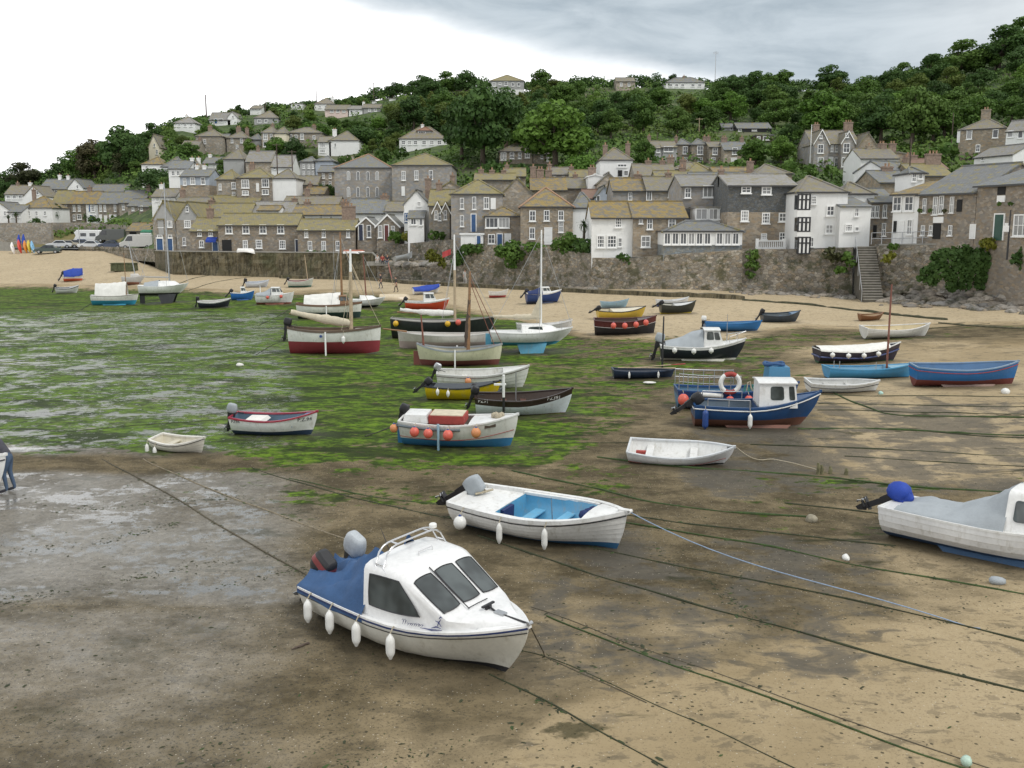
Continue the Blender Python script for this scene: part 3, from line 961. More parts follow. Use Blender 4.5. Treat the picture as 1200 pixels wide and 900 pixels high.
 for c in ch:
  cx, cty, cw = c[0], c[1], c[2] * .72
  lx = loc(cx, yr)[0]
  if kind == 'f':
   cyy = D * .6
   lx = 0 if abs(lx) > w else lx
  else:
   cyy = D / 2
  lx = max(-w + cw / 2, min(w - cw / 2, lx))
  zt = max(at(cx, cty, mid.y + cyy).z - mid.z, hr + .5)
  mb = MB()
  mb.box((lx, cyy, (zt + he) / 2), (cw, .6, zt - he))
  mb.box((lx, cyy, zt - .12), (cw + .14, .74, .16))
  npot = min(3, max(1, int(cw / .5)))
  for q in range(npot):
   mb.lathe([(.13, 0), (.11, .3), (.14, .34), (.14, .42)], (lx + (q - (npot - 1) / 2) * .42, cyy, zt - .05), 7, 1)
  cmat = M[c[3]] if len(c) > 3 else M[cm]
  mb.build('chimney', [cmat, M['terracotta']], ro_, M=Matrix.Identity(4))
 return Mw
def house(label, box, Y, wm_, rm_, kind='g', ext=(), cat='house', name='house', **kw):
 root = empty(name, (0, 0, 0), label, cat)
 root['_new'] = 1
 if Y is None:
  Y = hillhit((box[0] + box[1]) / 2, box[2])
 block(root, box, Y, wm_, rm_, kind, **kw)
 for e in ext:
  e = dict(e)
  yy = e.pop('Y', Y)
  block(root, e.pop('box'), yy, e.pop('wall', wm_), e.pop('roof', rm_), e.pop('kind', 'g'), pre=e.pop('pre', 'extension_'), **e)
 return root
def W4(xs, y, w, h, st='s'):
 return [(x, y, w, h, st) for x in xs]
# --- far left cluster
house('small white gabled house at the far left edge, below the wood', (-14, 13, 259, 246, 236), 204, 'white', 'slate', 'f', wins=W4((-2, 6), 250, 3, 5), D=8)
house('white cottage with a mossy hipped roof beside the small palms', (24, 62, 259, 244, 230), 203, 'white', 'ochre', 'h', wins=W4((34, 43, 53), 250, 3, 5) + W4((43,), 256, 4, 4), ch=[(29, 222, .9)], D=8)
house('long white house with slate roof and white right gable below the dark wood', (46, 82, 228, 221, 210), 232, 'white', 'slate', 'g', wins=W4((52, 58, 66), 225, 4, 4), ch=[(60, 205, .9, 'white'), (70, 206, .9, 'white')], D=9,
  ext=[dict(box=(80, 98, 229, 219, 209), Y=230, kind='f', roof='slate', D=9, wins=[(91, 219, 2.5, 4, 'h')])])
house('pair of low white houses with brown roofs left of the long white house', (6, 30, 236, 227, 217), 228, 'white', 'brown', 'g', wins=W4((10, 17, 24), 231, 4, 4), ch=[(27, 214, .9, 'white'), (12, 214, .8)],
  ext=[dict(box=(28, 52, 238, 229, 217), Y=224, kind='f', D=8, wins=[(44, 226, 3, 4, 'h')])])
house('white lean-to house with grey slate roof beside the far left gable', (10, 26, 260, 248, 240), 200, 'white', 'slate', 'g', wins=W4((15, 21), 253, 3, 4))
house('first stone terrace cottage from the left with mossy roof', (62, 82, 260, 238, 223), 212, 'granite', 'lichen', 'g', wins=W4((69, 77), 243, 3.4, 7) + W4((69, 77), 255, 3.4, 7))
house('terrace cottage with ochre roof left of the blue and white front', (82, 102, 261, 238, 224), 211.5, 'cottage', 'ochre', 'g', wins=W4((87, 93), 244, 3, 7) + [(87, 255, 3, 7, 's'), (93, 254, 5, 6, 's')], ch=[(101, 219, 1.2)])
house('narrow terrace house with white front and blue painted windows', (102, 116, 262, 238, 224), 211, 'white', 'ochre', 'g', wins=[(109, 244, 4.5, 8, 'g'), (105, 244, 1.5, 8, 'blue'), (107, 256, 3, 8, 'blue'), (112, 255, 3, 6, 's')])
house('stone terrace house with four narrow white doors right of the white front', (116, 141, 263, 238, 225), 210.5, 'cottage', 'slate', 'g', wins=W4((118, 123, 135), 244, 2.6, 8) + [(118, 256, 2.4, 8, 'white'), (124, 257, 2.6, 8, 'white'), (130, 256, 2.4, 8, 'white'), (135, 256, 2.4, 8, 'white')])
house('taller stone house with grey slate gable roof at the terrace end', (141, 170, 264, 237, 223), 209, 'granite', 'slate', 'g', wins=W4((144.5, 154), 242, 3, 8) + W4((148, 154), 256, 2.8, 8), D=9, ch=[(174, 216, 1.2)])
house('small stone house with white barge boards behind the double gabled building', (164, 184, 266, 242, 236), 200, 'cottage', 'slate', 'g', wins=[(166, 244, 3, 6, 's'), (180, 245, 3, 5, 's'), (173, 256, 3, 7, 'dark'), (166, 256, 3, 7, 's')])
house('low house whose slate roof has white skylights below the pines', (103, 146, 232, 227, 216), 226, 'grey_render', 'slate', 'g', D=10)
root = house('double gabled harbour building with grey upper gables and blue doors', (181, 207.5, 296, 256, 235), 151, 'grey_render', 'lichen', 'f', low=('granite', 258), D=12, cat='building', name='harbour_building',
    wins=[(188.5, 262.5, 6, 8, 'g'), (199, 262.5, 6, 8, 'g'), (187.5, 287, 7, 16, 'blue'), (199.5, 287, 5.5, 16, 'blue'), (187.5, 277, 6, 3.5, 'w'), (199.5, 277, 5, 3.5, 'w')],
    ext=[dict(box=(208, 237, 296, 257, 236), Y=150.6, kind='f', low=('granite', 258), D=12, wins=[(219.5, 245, 3, 6, 'h'), (219.8, 262.5, 8, 8.5, 'g'), (216, 283, 4, 9, 's')]),
     dict(box=(186, 192, 275, 257.5, 257), Y=150.85, wall='grey_render', kind='x', D=.2, found=0), ])
house('small stone shed with ochre roof and green awning behind the van', (149, 179, 287, 270, 261), 178, 'granite', 'ochre', 'g', wins=[(156, 275, 8, 6, 'dark'), (173, 277, 10, 9, 'dark')], name='shed', cat='shed')
mb = MB()
p = at(173, 271.5, 177.5)
aw = empty('awning', p, 'green shop awning on the small ochre roofed shed', 'awning')
mb.box((0, -.5, 0), (1.9, 1.0, .35), M=Matrix.Rotation(R(20), 3, 'X'))
mb.box((0, -1.0, -.32), (1.95, .06, .22), 1)
mb.build('canopy', [plain('green awning', (.03, .19, .10), .7), M['trim']], aw)
# --- long cottages on the quay
house('low cottage with blue door and blue awning right of the double gables', (224, 257.5, 297, 270, 255), 143, 'cottage', 'lichen', 'g',
  wins=[(234, 273, 4.6, 7, 's'), (247, 273, 4.6, 7, 's'), (236.5, 286, 6, 8, 's'), (252.5, 290, 6, 12, 'blue')], ch=[(238, 244, 1.3)])
p = at(249, 280, 142.6)
aw = empty('awning', p, 'small blue awning over the door of the low cottage', 'awning')
mb = MB()
mb.box((0, -.45, 0), (1.5, 1.0, .08), M=Matrix.Rotation(R(25), 3, 'X'))
mb.box((0, -.9, -.33), (1.5, .05, .3))
mb.build('canopy', M['tarp_blue'], aw)
house('long stone cottage with four white upper windows and an arched passage', (257, 349.5, 298, 263, 250), 141, 'cottage', 'lichen', 'g',
  wins=W4((268.4, 288.2, 308.2, 329), 268.4, 8.4, 10.4) + [(287.6, 286.4, 6, 9.5, 's'), (303.6, 286, 7.4, 10, 'g'), (331, 286.6, 7.6, 10, 'g'), (266, 289, 11, 16, 'dark'), (349, 288, 5, 14, 'navy')])
house('stone cottage with six small white windows right of the arched passage', (349.5, 416, 300, 269, 256.5), 137, 'cottage', 'lichen', 'g',
  wins=W4((359, 379.4, 408), 273.6, 4.6, 9) + W4((363.4, 379.4, 396), 288, 5.4, 11), ch=[(404, 241, 2.6)])
house('brown roofed cottage with brick chimney behind the low blue door cottage', (232, 291, 262, 256, 238), 156, 'granite', 'lichen', 'g', ch=[(238, 239, 1.3)], D=9)
house('lichened roof house with tall chimneys behind the long stone cottage', (290, 342, 258, 250, 236), 158, 'cottage', 'palegrey', 'g', ch=[(355, 242, 1.2)], D=9, ext=[dict(box=(302, 327, 255, 246, 241), Y=156, roof='ochre', wall='white', D=5)])
house('wide ochre roofed house with red brick chimneys behind the six windowed cottage', (342, 404, 262, 251, 240), 153, 'white', 'ochre', 'g', ch=[(354, 242, 1.4), (399, 236, 1.6)], D=8, wins=[(376, 254, 4, 5, 's'), (388, 254, 4, 5, 's')])
house('low brown roof house above the double gabled building', (200, 240, 252, 246, 231), 172, 'granite', 'brown', 'g', D=10, ch=[(203, 222, 1.2)])
house('broad lichen roof house left of the small gabled cottages', (236, 300, 248, 242, 229), 176, 'cottage', 'lichen', 'g', D=10)
house('low pale roofed cottage below the chapel with a white side', (330, 396, 246, 240, 230), 172, 'granite_pale', 'brown', 'g', D=9, wins=W4((345, 366), 243, 4, 4), ch=[(354, 221, 1.2)])
# --- middle left of the town
house('stone villa with two white bay windows and a white right end', (278, 320, 243, 209, 197), 180, 'cottage', 'lichen', 'h', D=9,
  wins=[(287.5, 215.5, 9, 9.5, 'k'), (311, 214.5, 8.4, 10, 'k'), (302, 220, 2, 9, 'white'), (287.6, 226, 8, 5, 'k'), (311, 225, 8, 6, 'k')], ch=[(288, 192, 1.4)],
  ext=[dict(box=(320, 348, 243, 209.5, 198), Y=180.2, wall='white', roof='brown', kind='h', D=8)])
house('stone cottage with hipped roof joined to the left of the bay windowed villa', (255, 278, 243, 211, 199), 181, 'granite', 'lichen', 'h', wins=[(258, 219, 3, 7, 's'), (274, 217.5, 5, 8, 's'), (274, 227, 4, 4, 's')], D=8)
house('blue grey rendered house with three pale upper windows', (212, 246, 232, 206, 198), 184, 'blue_render', 'slate', 'g', wins=[(216.5, 213, 4, 8, 's'), (226, 212, 6, 8, 'k'), (238, 212, 5, 8, 's')], low=('granite_warm', 217), ch=[(223, 194, .9, 'white'), (232, 194, .9, 'white')], D=8)
house('low white house with slate roof left of the blue grey house', (198, 222, 210, 197, 188), 200, 'white', 'slate', 'g', wins=W4((203, 209, 216), 203, 4, 5), ch=[(226, 186, 1, 'white')])
house('white house with ochre hip roof at the left end of the hillside', (167, 191, 216, 193, 184), hillhit(180, 216), 'white', 'ochre', 'h', D=9, wins=[(172, 197, 3, 5, 's'), (181, 199, 4, 5, 's'), (172, 207, 3, 5, 's')],
  ext=[dict(box=(190, 213, 214, 196, 184), Y=hillhit(200, 214), roof='slate', kind='h', D=9, wins=W4((195, 202, 208), 201, 4, 6)), dict(box=(212, 236, 214, 199, 188), Y=hillhit(224, 214), roof='brown', kind='h', D=8, wins=W4((218, 226), 204, 4, 5), ch=[(226, 185, 1, 'white')])])
house('cream gable ended house among the trees at the upper left', (175, 188, 188, 171, 157), None, 'cream', 'brown', 'f', wins=[(181, 170, 2, 4, 'h'), (184, 178, 2.5, 5, 'h')], D=12)
house('white square house with pyramid roof high on the left hill', (204, 229, 153, 144.5, 137), None, 'white', 'palegrey', 'h', D=8, wins=W4((210, 217, 224), 147, 3, 3), ch=[(213, 136, 1, 'white')])
house('long white house with a blue window and pale gable on the left ridge', (245, 270, 147, 140, 132), None, 'white', 'palegrey', 'g', D=7, wins=[(253, 142, 3, 5, 'blue'), (259, 141, 5, 4, 'k')], ext=[dict(box=(267, 278, 146, 136.5, 130.5), kind='f', D=9, wins=[(273, 137, 2.5, 3, 'h')])])
house('little white bungalow just under the left ridge', (293, 306, 131, 127, 124), None, 'white', 'brown', 'g')
house('grey stone house with big hip roof among trees under the ridge', (298, 326, 146, 138.5, 130), None, 'grey_render', 'brown', 'h', D=9, wins=W4((304, 312), 142, 4, 4))
house('small flat white house beside the green ridge', (341, 355, 128, 122, 121), None, 'white', 'palegrey', 'x', wins=[(345, 124, 3, 2.5, 'n'), (350, 124, 4, 2.5, 'n')])
house('white house with brown pyramid roof and white chimney on the ridge', (369, 392, 130, 122, 115), None, 'white', 'brown', 'h', D=8, wins=W4((375, 382), 125, 3, 3), ch=[(387, 113, 1, 'white')])
house('pinkish long bungalow on the ridge right of the pyramid roofed house', (381, 409, 138, 128, 123), None, 'pink', 'brown', 'g', D=7, wins=W4((389, 396, 403), 130, 4, 3), ext=[dict(box=(408, 426, 138, 127.5, 124), wall='white', roof='palegrey', kind='g', D=7, wins=[(412, 131, 3, 3.5, 'n'), (418, 131, 4, 3, 'v')], ch=[(425, 119.5, 1, 'white')]), dict(box=(425, 446, 137, 126, 122), wall='grey_render', roof='brown', D=6, wins=W4((433, 440), 129, 3, 3))])
house('flat white garage block right of the pinkish bungalow', (436, 441, 122, 118.5, 118), None, 'white', 'palegrey', 'x', ext=[dict(box=(456, 464, 121, 116, 115.6), kind='x')])
house('pair of tall stone houses with brown roofs at the upper left', (230, 261, 180, 160, 152), None, 'granite', 'brown', 'h', D=9, wins=W4((234, 240), 166, 3, 5) + W4((234, 240), 174, 3, 4), ch=[(240, 148, 1.4)])
house('white and grey house squeezed between two stone villas on the hill', (248, 266, 178, 163, 157), None, 'grey_render', 'slate', 'g', wins=[(252, 167, 3, 5, 's'), (260, 167, 4, 5, 'k'), (252, 174, 3, 4, 's')])
house('stone villa with pale bay windows and a brown hip roof', (266, 291, 178, 162, 154), None, 'granite', 'brown', 'h', D=9, wins=[(272, 165, 3, 5, 's'), (283, 165, 3, 5, 's'), (278, 172, 3, 4, 's')], ch=[(274, 149, 1.6), (284, 150, 1.2)])
house('small dark hipped house right of the brown hip roofed villa', (291, 306, 172, 164, 157), None, 'grey_render', 'slate', 'h', D=7)
house('villa with tall white bays and cream right side', (307, 322, 174, 156, 148), None, 'granite_pale', 'brown', 'h', D=10, wins=[(311, 160, 5, 8, 'k'), (311, 169, 5, 6, 'k'), (318, 160, 3, 6, 's')], ext=[dict(box=(322, 336, 174, 156.5, 149), wall='cream', kind='h', D=9)], ch=[(314, 149, 1.2)])
house('stone semi detached villa with pale bays right of the cream sided villa', (335, 378, 172, 156, 149.5), None, 'granite', 'brown', 'h', D=9, wins=[(339, 161, 7, 7, 'k'), (354, 160, 4, 7, 's'), (347, 161, 3, 6, 's'), (341, 169, 6, 4, 'k'), (368, 161, 3, 4, 's')], ch=[(364, 147, 1.5)])
house('large white house with brown hip roof and big blank white wall', (386, 421, 183, 165, 154), None, 'white', 'brown', 'h', D=10, wins=[(393, 170, 2, 4, 'h')], ch=[(388, 156, 1.4, 'white')], ext=[dict(box=(373, 388, 182, 166, 160), roof='brown', kind='g', D=7, wins=[(378, 170, 6, 5, 'k'), (378, 177, 6, 4, 'k')])])
house('grey house with dark hip roof below the two stone villas', (262, 286, 193, 187, 174), 215, 'grey_render', 'brown', 'h', D=9)
house('low grey roof cottage above the bay windowed villa', (288, 318, 196, 189, 177), 212, 'granite_pale', 'palegrey', 'g', D=8, ch=[(297, 172, 1)])
house('small slate roof cottage right of the low grey cottage', (318, 342, 200, 195, 182), 206, 'white', 'palegrey', 'g', D=8, wins=[(322, 197, 3, 3, 'n')])
house('tall grey house with rows of windows and a rendered blue end', (352, 370, 212, 190, 184), 198, 'grey_render', 'slate', 'h', D=9, wins=W4((356, 362, 367), 195, 2.6, 5) + W4((356, 362, 367), 203, 2.6, 5), ext=[dict(box=(369, 391, 212, 189, 183), wall='blue_render', kind='h', D=9)])
house('pale house with slate roof left of the stone chapel', (373, 397, 222, 201, 194), 190, 'granite_pale', 'slate', 'g', wins=W4((379, 387), 206, 3, 6) + W4((379, 387), 215, 3, 5))
house('stone cottage between garden shrubs below the tall grey house', (340, 372, 224, 216, 206), 186, 'cottage', 'brown', 'g', wins=[(350, 219, 4, 4, 's')])
house('large grey stone chapel with two rows of arched windows', (393, 460, 246, 197, 181), 178, 'granite_grey', 'slate', 'h', D=14, name='chapel', cat='chapel', wins=W4((408.4, 419.6, 431, 442), 206, 3.2, 10, 'a') + W4((408.4, 419.6, 431, 442), 225, 3.2, 11, 'a'), ridge_m='terracotta')
house('large plain stone hall with mossy hip roof right of the chapel', (460, 530, 242, 194, 180), 174, 'granite_grey', 'lichen', 'h', D=15, cat='hall', name='hall', wins=[(473, 206, 4.6, 11, 's'), (488, 205.4, 4.6, 11, 's'), (505, 205, 4.6, 11, 's'), (472.5, 224, 4, 11, 'panel')])
house('white bungalow with dormer and brown roof below the pines', (468, 524, 175, 163, 149), None, 'white', 'brown', 'h', D=10, wins=W4((473, 480, 487), 167, 4.5, 5, 'k') + W4((497, 506, 515), 167, 5, 5, 'k'), ch=[(493, 146, 1, 'white')], ext=[dict(box=(489, 506, 163, 153.5, 149), Y=None and 0 or hillhit(496, 175) + 2.5, wall='grey_render', roof='red', kind='h', D=5, found=.5, wins=[(494.5, 156, 8, 5, 'w')])])
house('square stone house with white ground floor alone on the ridge', (574, 614, 111, 95, 88), None, 'grey_render', 'lichen', 'h', D=13, low=('white', 105), wins=[(579, 99, 4, 4.6, 's'), (586, 98, 3, 3, 'n'), (593, 98, 4, 4.6, 's'), (601, 99, 3, 4, 'n'), (608, 99, 3, 4, 'n'), (579, 108, 4, 4, 'k'), (588, 108, 5, 4, 'k')])
house('small grey roofed barn among trees on the ridge', (530, 549, 107, 104, 98.5), None, 'granite', 'brown', 'g', name='barn', cat='barn')
house('stone ruin house half hidden in trees on the ridge', (722, 744, 106, 95, 91), None, 'granite_pale', 'brown', 'g', wins=W4((728, 737), 99, 3, 4))
house('long white bungalow with slate roof on the right ridge', (780, 826, 104, 97, 91), None, 'white', 'slate', 'h', D=8, wins=W4((786, 793, 800), 100, 4, 3) + W4((812, 820), 100, 4, 3), ch=[(804, 89, 1)])
house('stone house with white bay windows in front of the bright green tree', (585, 625, 192, 178, 168), None, 'cottage', 'brown', 'h', D=8, wins=[(590, 183, 7, 9, 'k'), (600, 182, 5, 8, 's'), (609, 182, 4, 8, 's'), (618, 181, 6, 8, 's')], ch=[(593, 163, 1.2)], ext=[dict(box=(624, 645, 194, 180, 172), wins=[(635, 183, 3, 6, 's'), (642, 186, 2, 8, 'white')], kind='g')])
house('low slate roofed stone house squeezed above the ochre roofed shed', (150, 178, 250, 241, 233), 205, 'granite', 'slate', 'g', wins=W4((156, 164, 172), 245, 3, 4), ch=[(170, 229, 1)])
house('white cottage with brown roof above the left half of the double gabled building', (178, 206, 240, 230, 221), 190, 'white', 'brown', 'g', wins=W4((184, 192, 200), 234, 3, 4), ch=[(182, 216, 1, 'white')])
house('stone cottage left of the pair of tall stone houses', (212, 232, 182, 172, 165), None, 'granite', 'brown', 'g', wins=W4((217, 225), 176, 3, 4), ch=[(229, 162, 1)])
house('small white house on the slope below the pair of tall stone houses', (238, 258, 200, 191, 184), None, 'white', 'slate', 'g', wins=W4((243, 251), 195, 3, 4), ch=[(241, 181, 1, 'white')])
house('stone cottage with ochre roof tucked left of the chapel', (356, 380, 236, 227, 219), 182, 'granite', 'ochre', 'g', wins=W4((362, 372), 231, 3, 4), ch=[(359, 215, 1)])
house('little stone house in the gardens below the big white walled house', (398, 420, 196, 189, 183), None, 'granite_pale', 'brown', 'g', wins=W4((404, 412), 192, 3, 3))
house('brown roofed house below the bright green tree', (642, 668, 212, 204, 196), 162, 'granite', 'brown', 'g', wins=W4((650, 660), 207, 3, 4), ch=[(645, 192, 1)])
house('white walled house with mossy roof right of the bright green tree', (668, 690, 216, 207, 199), 158, 'white', 'lichen', 'g', wins=W4((674, 683), 210, 3, 4), ch=[(671, 195, 1)])
house('stone house with mossy roof behind the tall stone house', (590, 616, 214, 206, 197), 164, 'granite', 'lichen', 'g', wins=W4((597, 608), 209, 3, 4), ch=[(594, 193, 1)])
# --- front centre
house('left one of two small gabled stone cottages with navy door', (419, 441, 296, 264, 254), 138, 'cottage', 'slate', 'f', D=8, trimc='trim', wins=[(423, 272.5, 4.6, 18, 'navy'), (432.4, 271, 5.4, 14, 'h')])
house('right one of two small gabled stone cottages with maroon door', (441.6, 468, 297, 264, 251), 137.4, 'cottage', 'slate', 'f', D=8, trimc='trim', wins=[(445.6, 271.4, 5, 14, 'h'), (453, 273, 4.4, 18, 'red'), (460.6, 268.6, 4.6, 7.5, 's')])
house('slate roofed house with white wall behind the two gabled cottages', (408, 452, 262, 249, 233), 152, 'white', 'slate', 'g', D=9, ch=[(456, 229, 1.8)])
house('brown roofed cottage beside the tall brick chimney', (452, 484, 262, 247, 236), 150, 'white', 'brown', 'g', D=8)
house('white gabled house with blue window frames and lean-to roof', (474, 503, 278, 238, 222), 136, 'white', 'slate', 'f', D=9, wins=[(491, 239, 4, 5, 's'), (476.6, 255.6, 5.4, 12, 'blue'), (476.6, 255, 3.4, 9, 'v')], ch=[(498, 209, 1.2)],
  ext=[dict(box=(478, 497, 277, 255, 246), Y=133, kind='m', roof='slate', D=3, wins=[(484.6, 259.6, 7, 8, 'v'), (493.4, 260, 3.6, 8, 'n')])])
house('stone house with two small pointed gables and lichened roof', (503, 531, 280, 240, 222), 133, 'granite', 'lichen', 'g', D=8, wins=[(515.5, 253, 3, 8, 'h'), (524.6, 262, 4, 9, 'white')], ch=[(512, 214, 1.1)],
  ext=[dict(box=(508, 518, 274, 246, 236), Y=132.4, kind='f', trimc='trim', D=3, wins=[(511, 252, 2.8, 11, 'h'), (515.4, 254, 2.2, 9, 'h')]), dict(box=(518, 527, 274, 246, 237), Y=132.3, kind='f', trimc='trim', D=3, wins=[(522, 252, 3, 11, 'h')])])
house('tall stone house with three upper white sash windows and mossy roof', (529, 589, 286, 228, 211), 128, 'granite_grey', 'lichen', 'h', D=9, wins=[(541.4, 238.4, 5, 13, 's'), (555.6, 238, 5, 15, 's'), (570, 238, 6, 14, 's'), (578, 238.6, 6, 13, 'panel'), (541.4, 259, 5, 13, 's'), (555, 261.4, 5, 20, 'blue')])
house('glazed balcony extension with white upper windows and blue door', (568, 610, 288, 254, 242.6), 124, 'cottage', 'ochre', 'h', D=6, low=('cottage', 268), wins=[(576.4, 261, 15, 12, 'w'), (590.6, 261, 13, 12, 'w'), (576, 280, 8, 11, 'k'), (585.6, 281, 5.6, 13, 'blue'), (595, 280, 6, 11, 'white')])
house('white garden wall shed with turquoise door below the tall stone house', (540, 566, 290, 275, 274), 122, 'white', 'white', 'x', D=3, wins=[(561, 282, 4.4, 11, 'blue')], name='shed', cat='shed')
house('wide stone house with orange ridged hip roof above the palm', (610, 671, 291, 243, 220.6), 121, 'granite_warm', 'ochre', 'h', D=10, ridge_m='terracotta', wins=[(624, 253, 7.4, 13, 's'), (640.6, 252.6, 7, 13, 's'), (657.4, 252.6, 7, 12, 's'), (657.4, 265.4, 6, 13, 's'), (623.6, 273.4, 7, 13, 's'), (642.4, 277, 7.6, 19, 'white')],
  ext=[dict(box=(671, 697, 291, 244.4, 226), Y=121.4, wall='white', roof='slate', kind='h', D=9)])
house('small brown roof cottage with white gable end behind the orange ridge', (684, 702, 246, 232, 222), 142, 'white', 'red', 'g', D=8)
house('light blue end house with small window behind the white bay house', (699, 717, 244, 228, 217), 138, 'blue_render', 'slate', 'f', D=8, wins=[(701, 232.6, 4, 7, 'n')])
house('white harbour house with dark framed bay window on the wall', (693, 741.4, 305, 254, 236), 104.5, 'white', 'ochre', 'g', D=8, wins=[(724.6, 261, 8, 11, 'g'), (726.6, 284, 4, 10, 'h'), (704, 283, 9, 14, 'g'), (717, 283, 11, 14, 'g')])
house('rough stone harbour house joined to the right of the white bay house', (741.4, 804, 305, 254, 236), 104, 'granite_warm', 'ochre', 'g', D=8, wins=[(751, 258.6, 5, 7, 'n'), (761.4, 262, 6.4, 14, 's'), (787.4, 261.4, 9, 12, 'k'), (756.6, 283, 11, 13, 'k')])
house('conservatory restaurant with white glazing on a slate base', (777, 869, 301, 271.6, 259), 100, 'white', 'slate', 'h', D=6, low=('slate_base', 287), name='conservatory', cat='conservatory',
  wins=[(x, 279.6, 8.6, 14, 'w') for x in (782, 791.4, 800.8, 810.2, 819.6, 829)] + [(x, 279.6, 8.6, 14, 'w') for x in (843, 852.6, 862)])
house('upper glazed white sun room above the conservatory roof', (814, 851, 275, 244, 243), 105, 'white', 'palegrey', 'x', D=3, wins=[(822, 251, 14, 13, 'w'), (836, 251, 11, 13, 'w'), (845, 251, 5, 12, 'v')], name='sun_room', cat='sun room')
house('stone house with wide white upper window left of the slate hung hotel', (797, 851, 285, 217.5, 205), 109, 'granite_grey', 'palegrey', 'g', D=9, wins=[(806, 226, 8, 12, 's'), (834.4, 224.4, 22, 14.4, 'w')], low=('slate_hung', 244))
house('large slate hung harbour hotel with stone lower storeys', (851, 930.4, 295, 216.4, 204), 101.5, 'slate_hung', 'palegrey', 'g', D=10, low=('granite_warm', 248.6), cat='hotel', name='hotel',
  wins=[(874.4, 222.4, 11, 8.6, 'k'), (898.2, 223.4, 11, 9, 'k'), (872.6, 253, 9, 13, 'g'), (897.4, 255.6, 9, 13, 'g'), (917, 254.6, 9, 10.6, 'k'), (895, 277, 7, 7, 'g'), (916.6, 277, 7, 9, 'k')], ch=[(852, 202, .7)])
root = house('large white harbour house with black framed bay and slate lean-to', (931, 990, 300, 226, 207), 97.6, 'white', 'brown', 'h', D=10,
    wins=[(953.6, 234.4, 6.4, 9.4, 'g'), (973, 247, 9.6, 12, 'k'), (971.6, 268.4, 9.6, 11, 'k'), (950.8, 283.6, 3, 11, 's')], trimc='trim_dark',
    ext=[dict(box=(982, 1017.6, 300, 240.8, 229), Y=96.6, roof='slate', kind='m', D=6, wins=[(1003.8, 248.6, 5.4, 10, 's'), (994.6, 267, 8, 8, 'g'), (1004, 268.4, 2.2, 3.2, 'n')]),
     dict(box=(988, 1021, 296, 228, 214), Y=102, kind='h', roof='brown', D=7)])
bay = MB()
# black framed two storey bay on the white house
p0 = root.location
L0 = Matrix.Rotation(-root.rotation_euler[2], 4, 'Z')
for (py0, py1) in ((228, 245.6), (255, 271), (278, 297)):
 a, b = at(932.6, py1, 96.9), at(947.4, py0, 96.9)
 c = (a + b) / 2 - p0
 bay.box(c, (b.x - a.x, 1.2, b.z - a.z), 1)
 for k in range(4):
  bay.box(c + V(((k / 3 - .5) * (b.x - a.x), -.62, 0)), (.10, .1, b.z - a.z), 0)
 for k in range(3):
  bay.box(c + V((((k + .5) / 3 - .5) * (b.x - a.x), -.61, 0)), (.16, .06, b.z - a.z), 2)
 for zz in (-.5, .15, .5):
  bay.box(c + V((0, -.63, zz * (b.z - a.z))), (b.x - a.x + .1, .1, .12), 0)
for (py0, py1) in ((245.9, 254.7), (271.3, 277.7)):
 a, b = at(932.6, py1, 96.9), at(947.4, py0, 96.9)
 bay.box((a + b) / 2 - p0, (b.x - a.x + .12, 1.32, b.z - a.z), 2)
bay.build('bay_window', [M['trim_dark'], M['pane'], M['white']], root, M=L0)
bal = MB()
a, b = at(887, 292, 99.5), at(919, 283, 99.5)
ba = empty('balustrade', a, 'white balustrade on the wall in front of the slate hung hotel', 'balustrade')
wd_ = b.x - a.x
bal.box((wd_ / 2, 0, .1), (wd_, .25, .2))
bal.box((wd_ / 2, 0, .82), (wd_, .22, .14))
for k in range(14):
 bal.box(((k + .5) / 14 * wd_, 0, .48), (.09, .09, .56))
for k in (0, 1):
 bal.box((k * wd_, 0, .5), (.28, .28, 1.1))
bal.build('rail', M['white'], ba)
# --- behind the front centre
house('ochre roofed stone house with single windows behind the rough stone house', (718, 758, 244, 222.6, 208.6), 124, 'granite_grey', 'ochre', 'g', D=8, wins=[(738.4, 230, 4.6, 9, 's')], ch=[(752, 216, 1.2)])
house('brown roofed stone house with white door left of the wide windowed house', (758, 792, 244, 222.4, 207), 123, 'granite', 'brown', 'g', D=8, wins=[(760.6, 229.4, 7, 11, 'v'), (785.4, 227.6, 5, 8, 'n')], ch=[(789, 220, 1)])
house('white house with pointed brown roof and black lower windows in mid town', (703, 741, 214, 188, 173.6), 158, 'white', 'brown', 'h', D=8, wins=[(729, 194, 11, 4, 'w'), (726.6, 203, 5, 7, 'dark'), (733.6, 203, 5, 7, 'v')], ch=[(712, 176, 1, 'chimney_brick'), (742, 168, 1)])
house('small white gable house with pale chimney left of the pointed roof house', (689, 706, 220, 206, 204), 150, 'white', 'white', 'f', D=6, ch=[(696, 196, 1.6)])
house('stone cottage with ridge of broken slates under the pointed roof house', (700, 726, 226, 214, 202), 146, 'granite_pale', 'palegrey', 'f', D=8)
house('lichened roof cottage with twin chimneys right of the ochre stone house', (744, 792, 216, 205, 192), 146, 'granite', 'brown', 'g', D=8, ch=[(764, 197, 1.2), (781, 196, 1.1)])
house('low grey roof cottage with skylight in the middle of the town', (770, 812, 222, 212, 200), 136, 'granite_grey', 'lichen', 'g', D=8, ch=[(805, 203, 1.1)])
house('brown roof house with brick chimney above the wide windowed house', (786, 838, 206, 199, 190), 152, 'granite', 'brown', 'h', D=8, ch=[(781, 184, 1.5)])
house('ochre roofed cottage row with small chimneys above the slate hung hotel', (800, 842, 212, 207, 191), 140, 'cottage', 'lichen', 'h', D=8, ch=[(806, 192, 1.2)])
house('low slate roof house with pale lead edges above the slate hung hotel', (812, 872, 216, 210, 202), 128, 'granite_grey', 'slate', 'g', D=7)
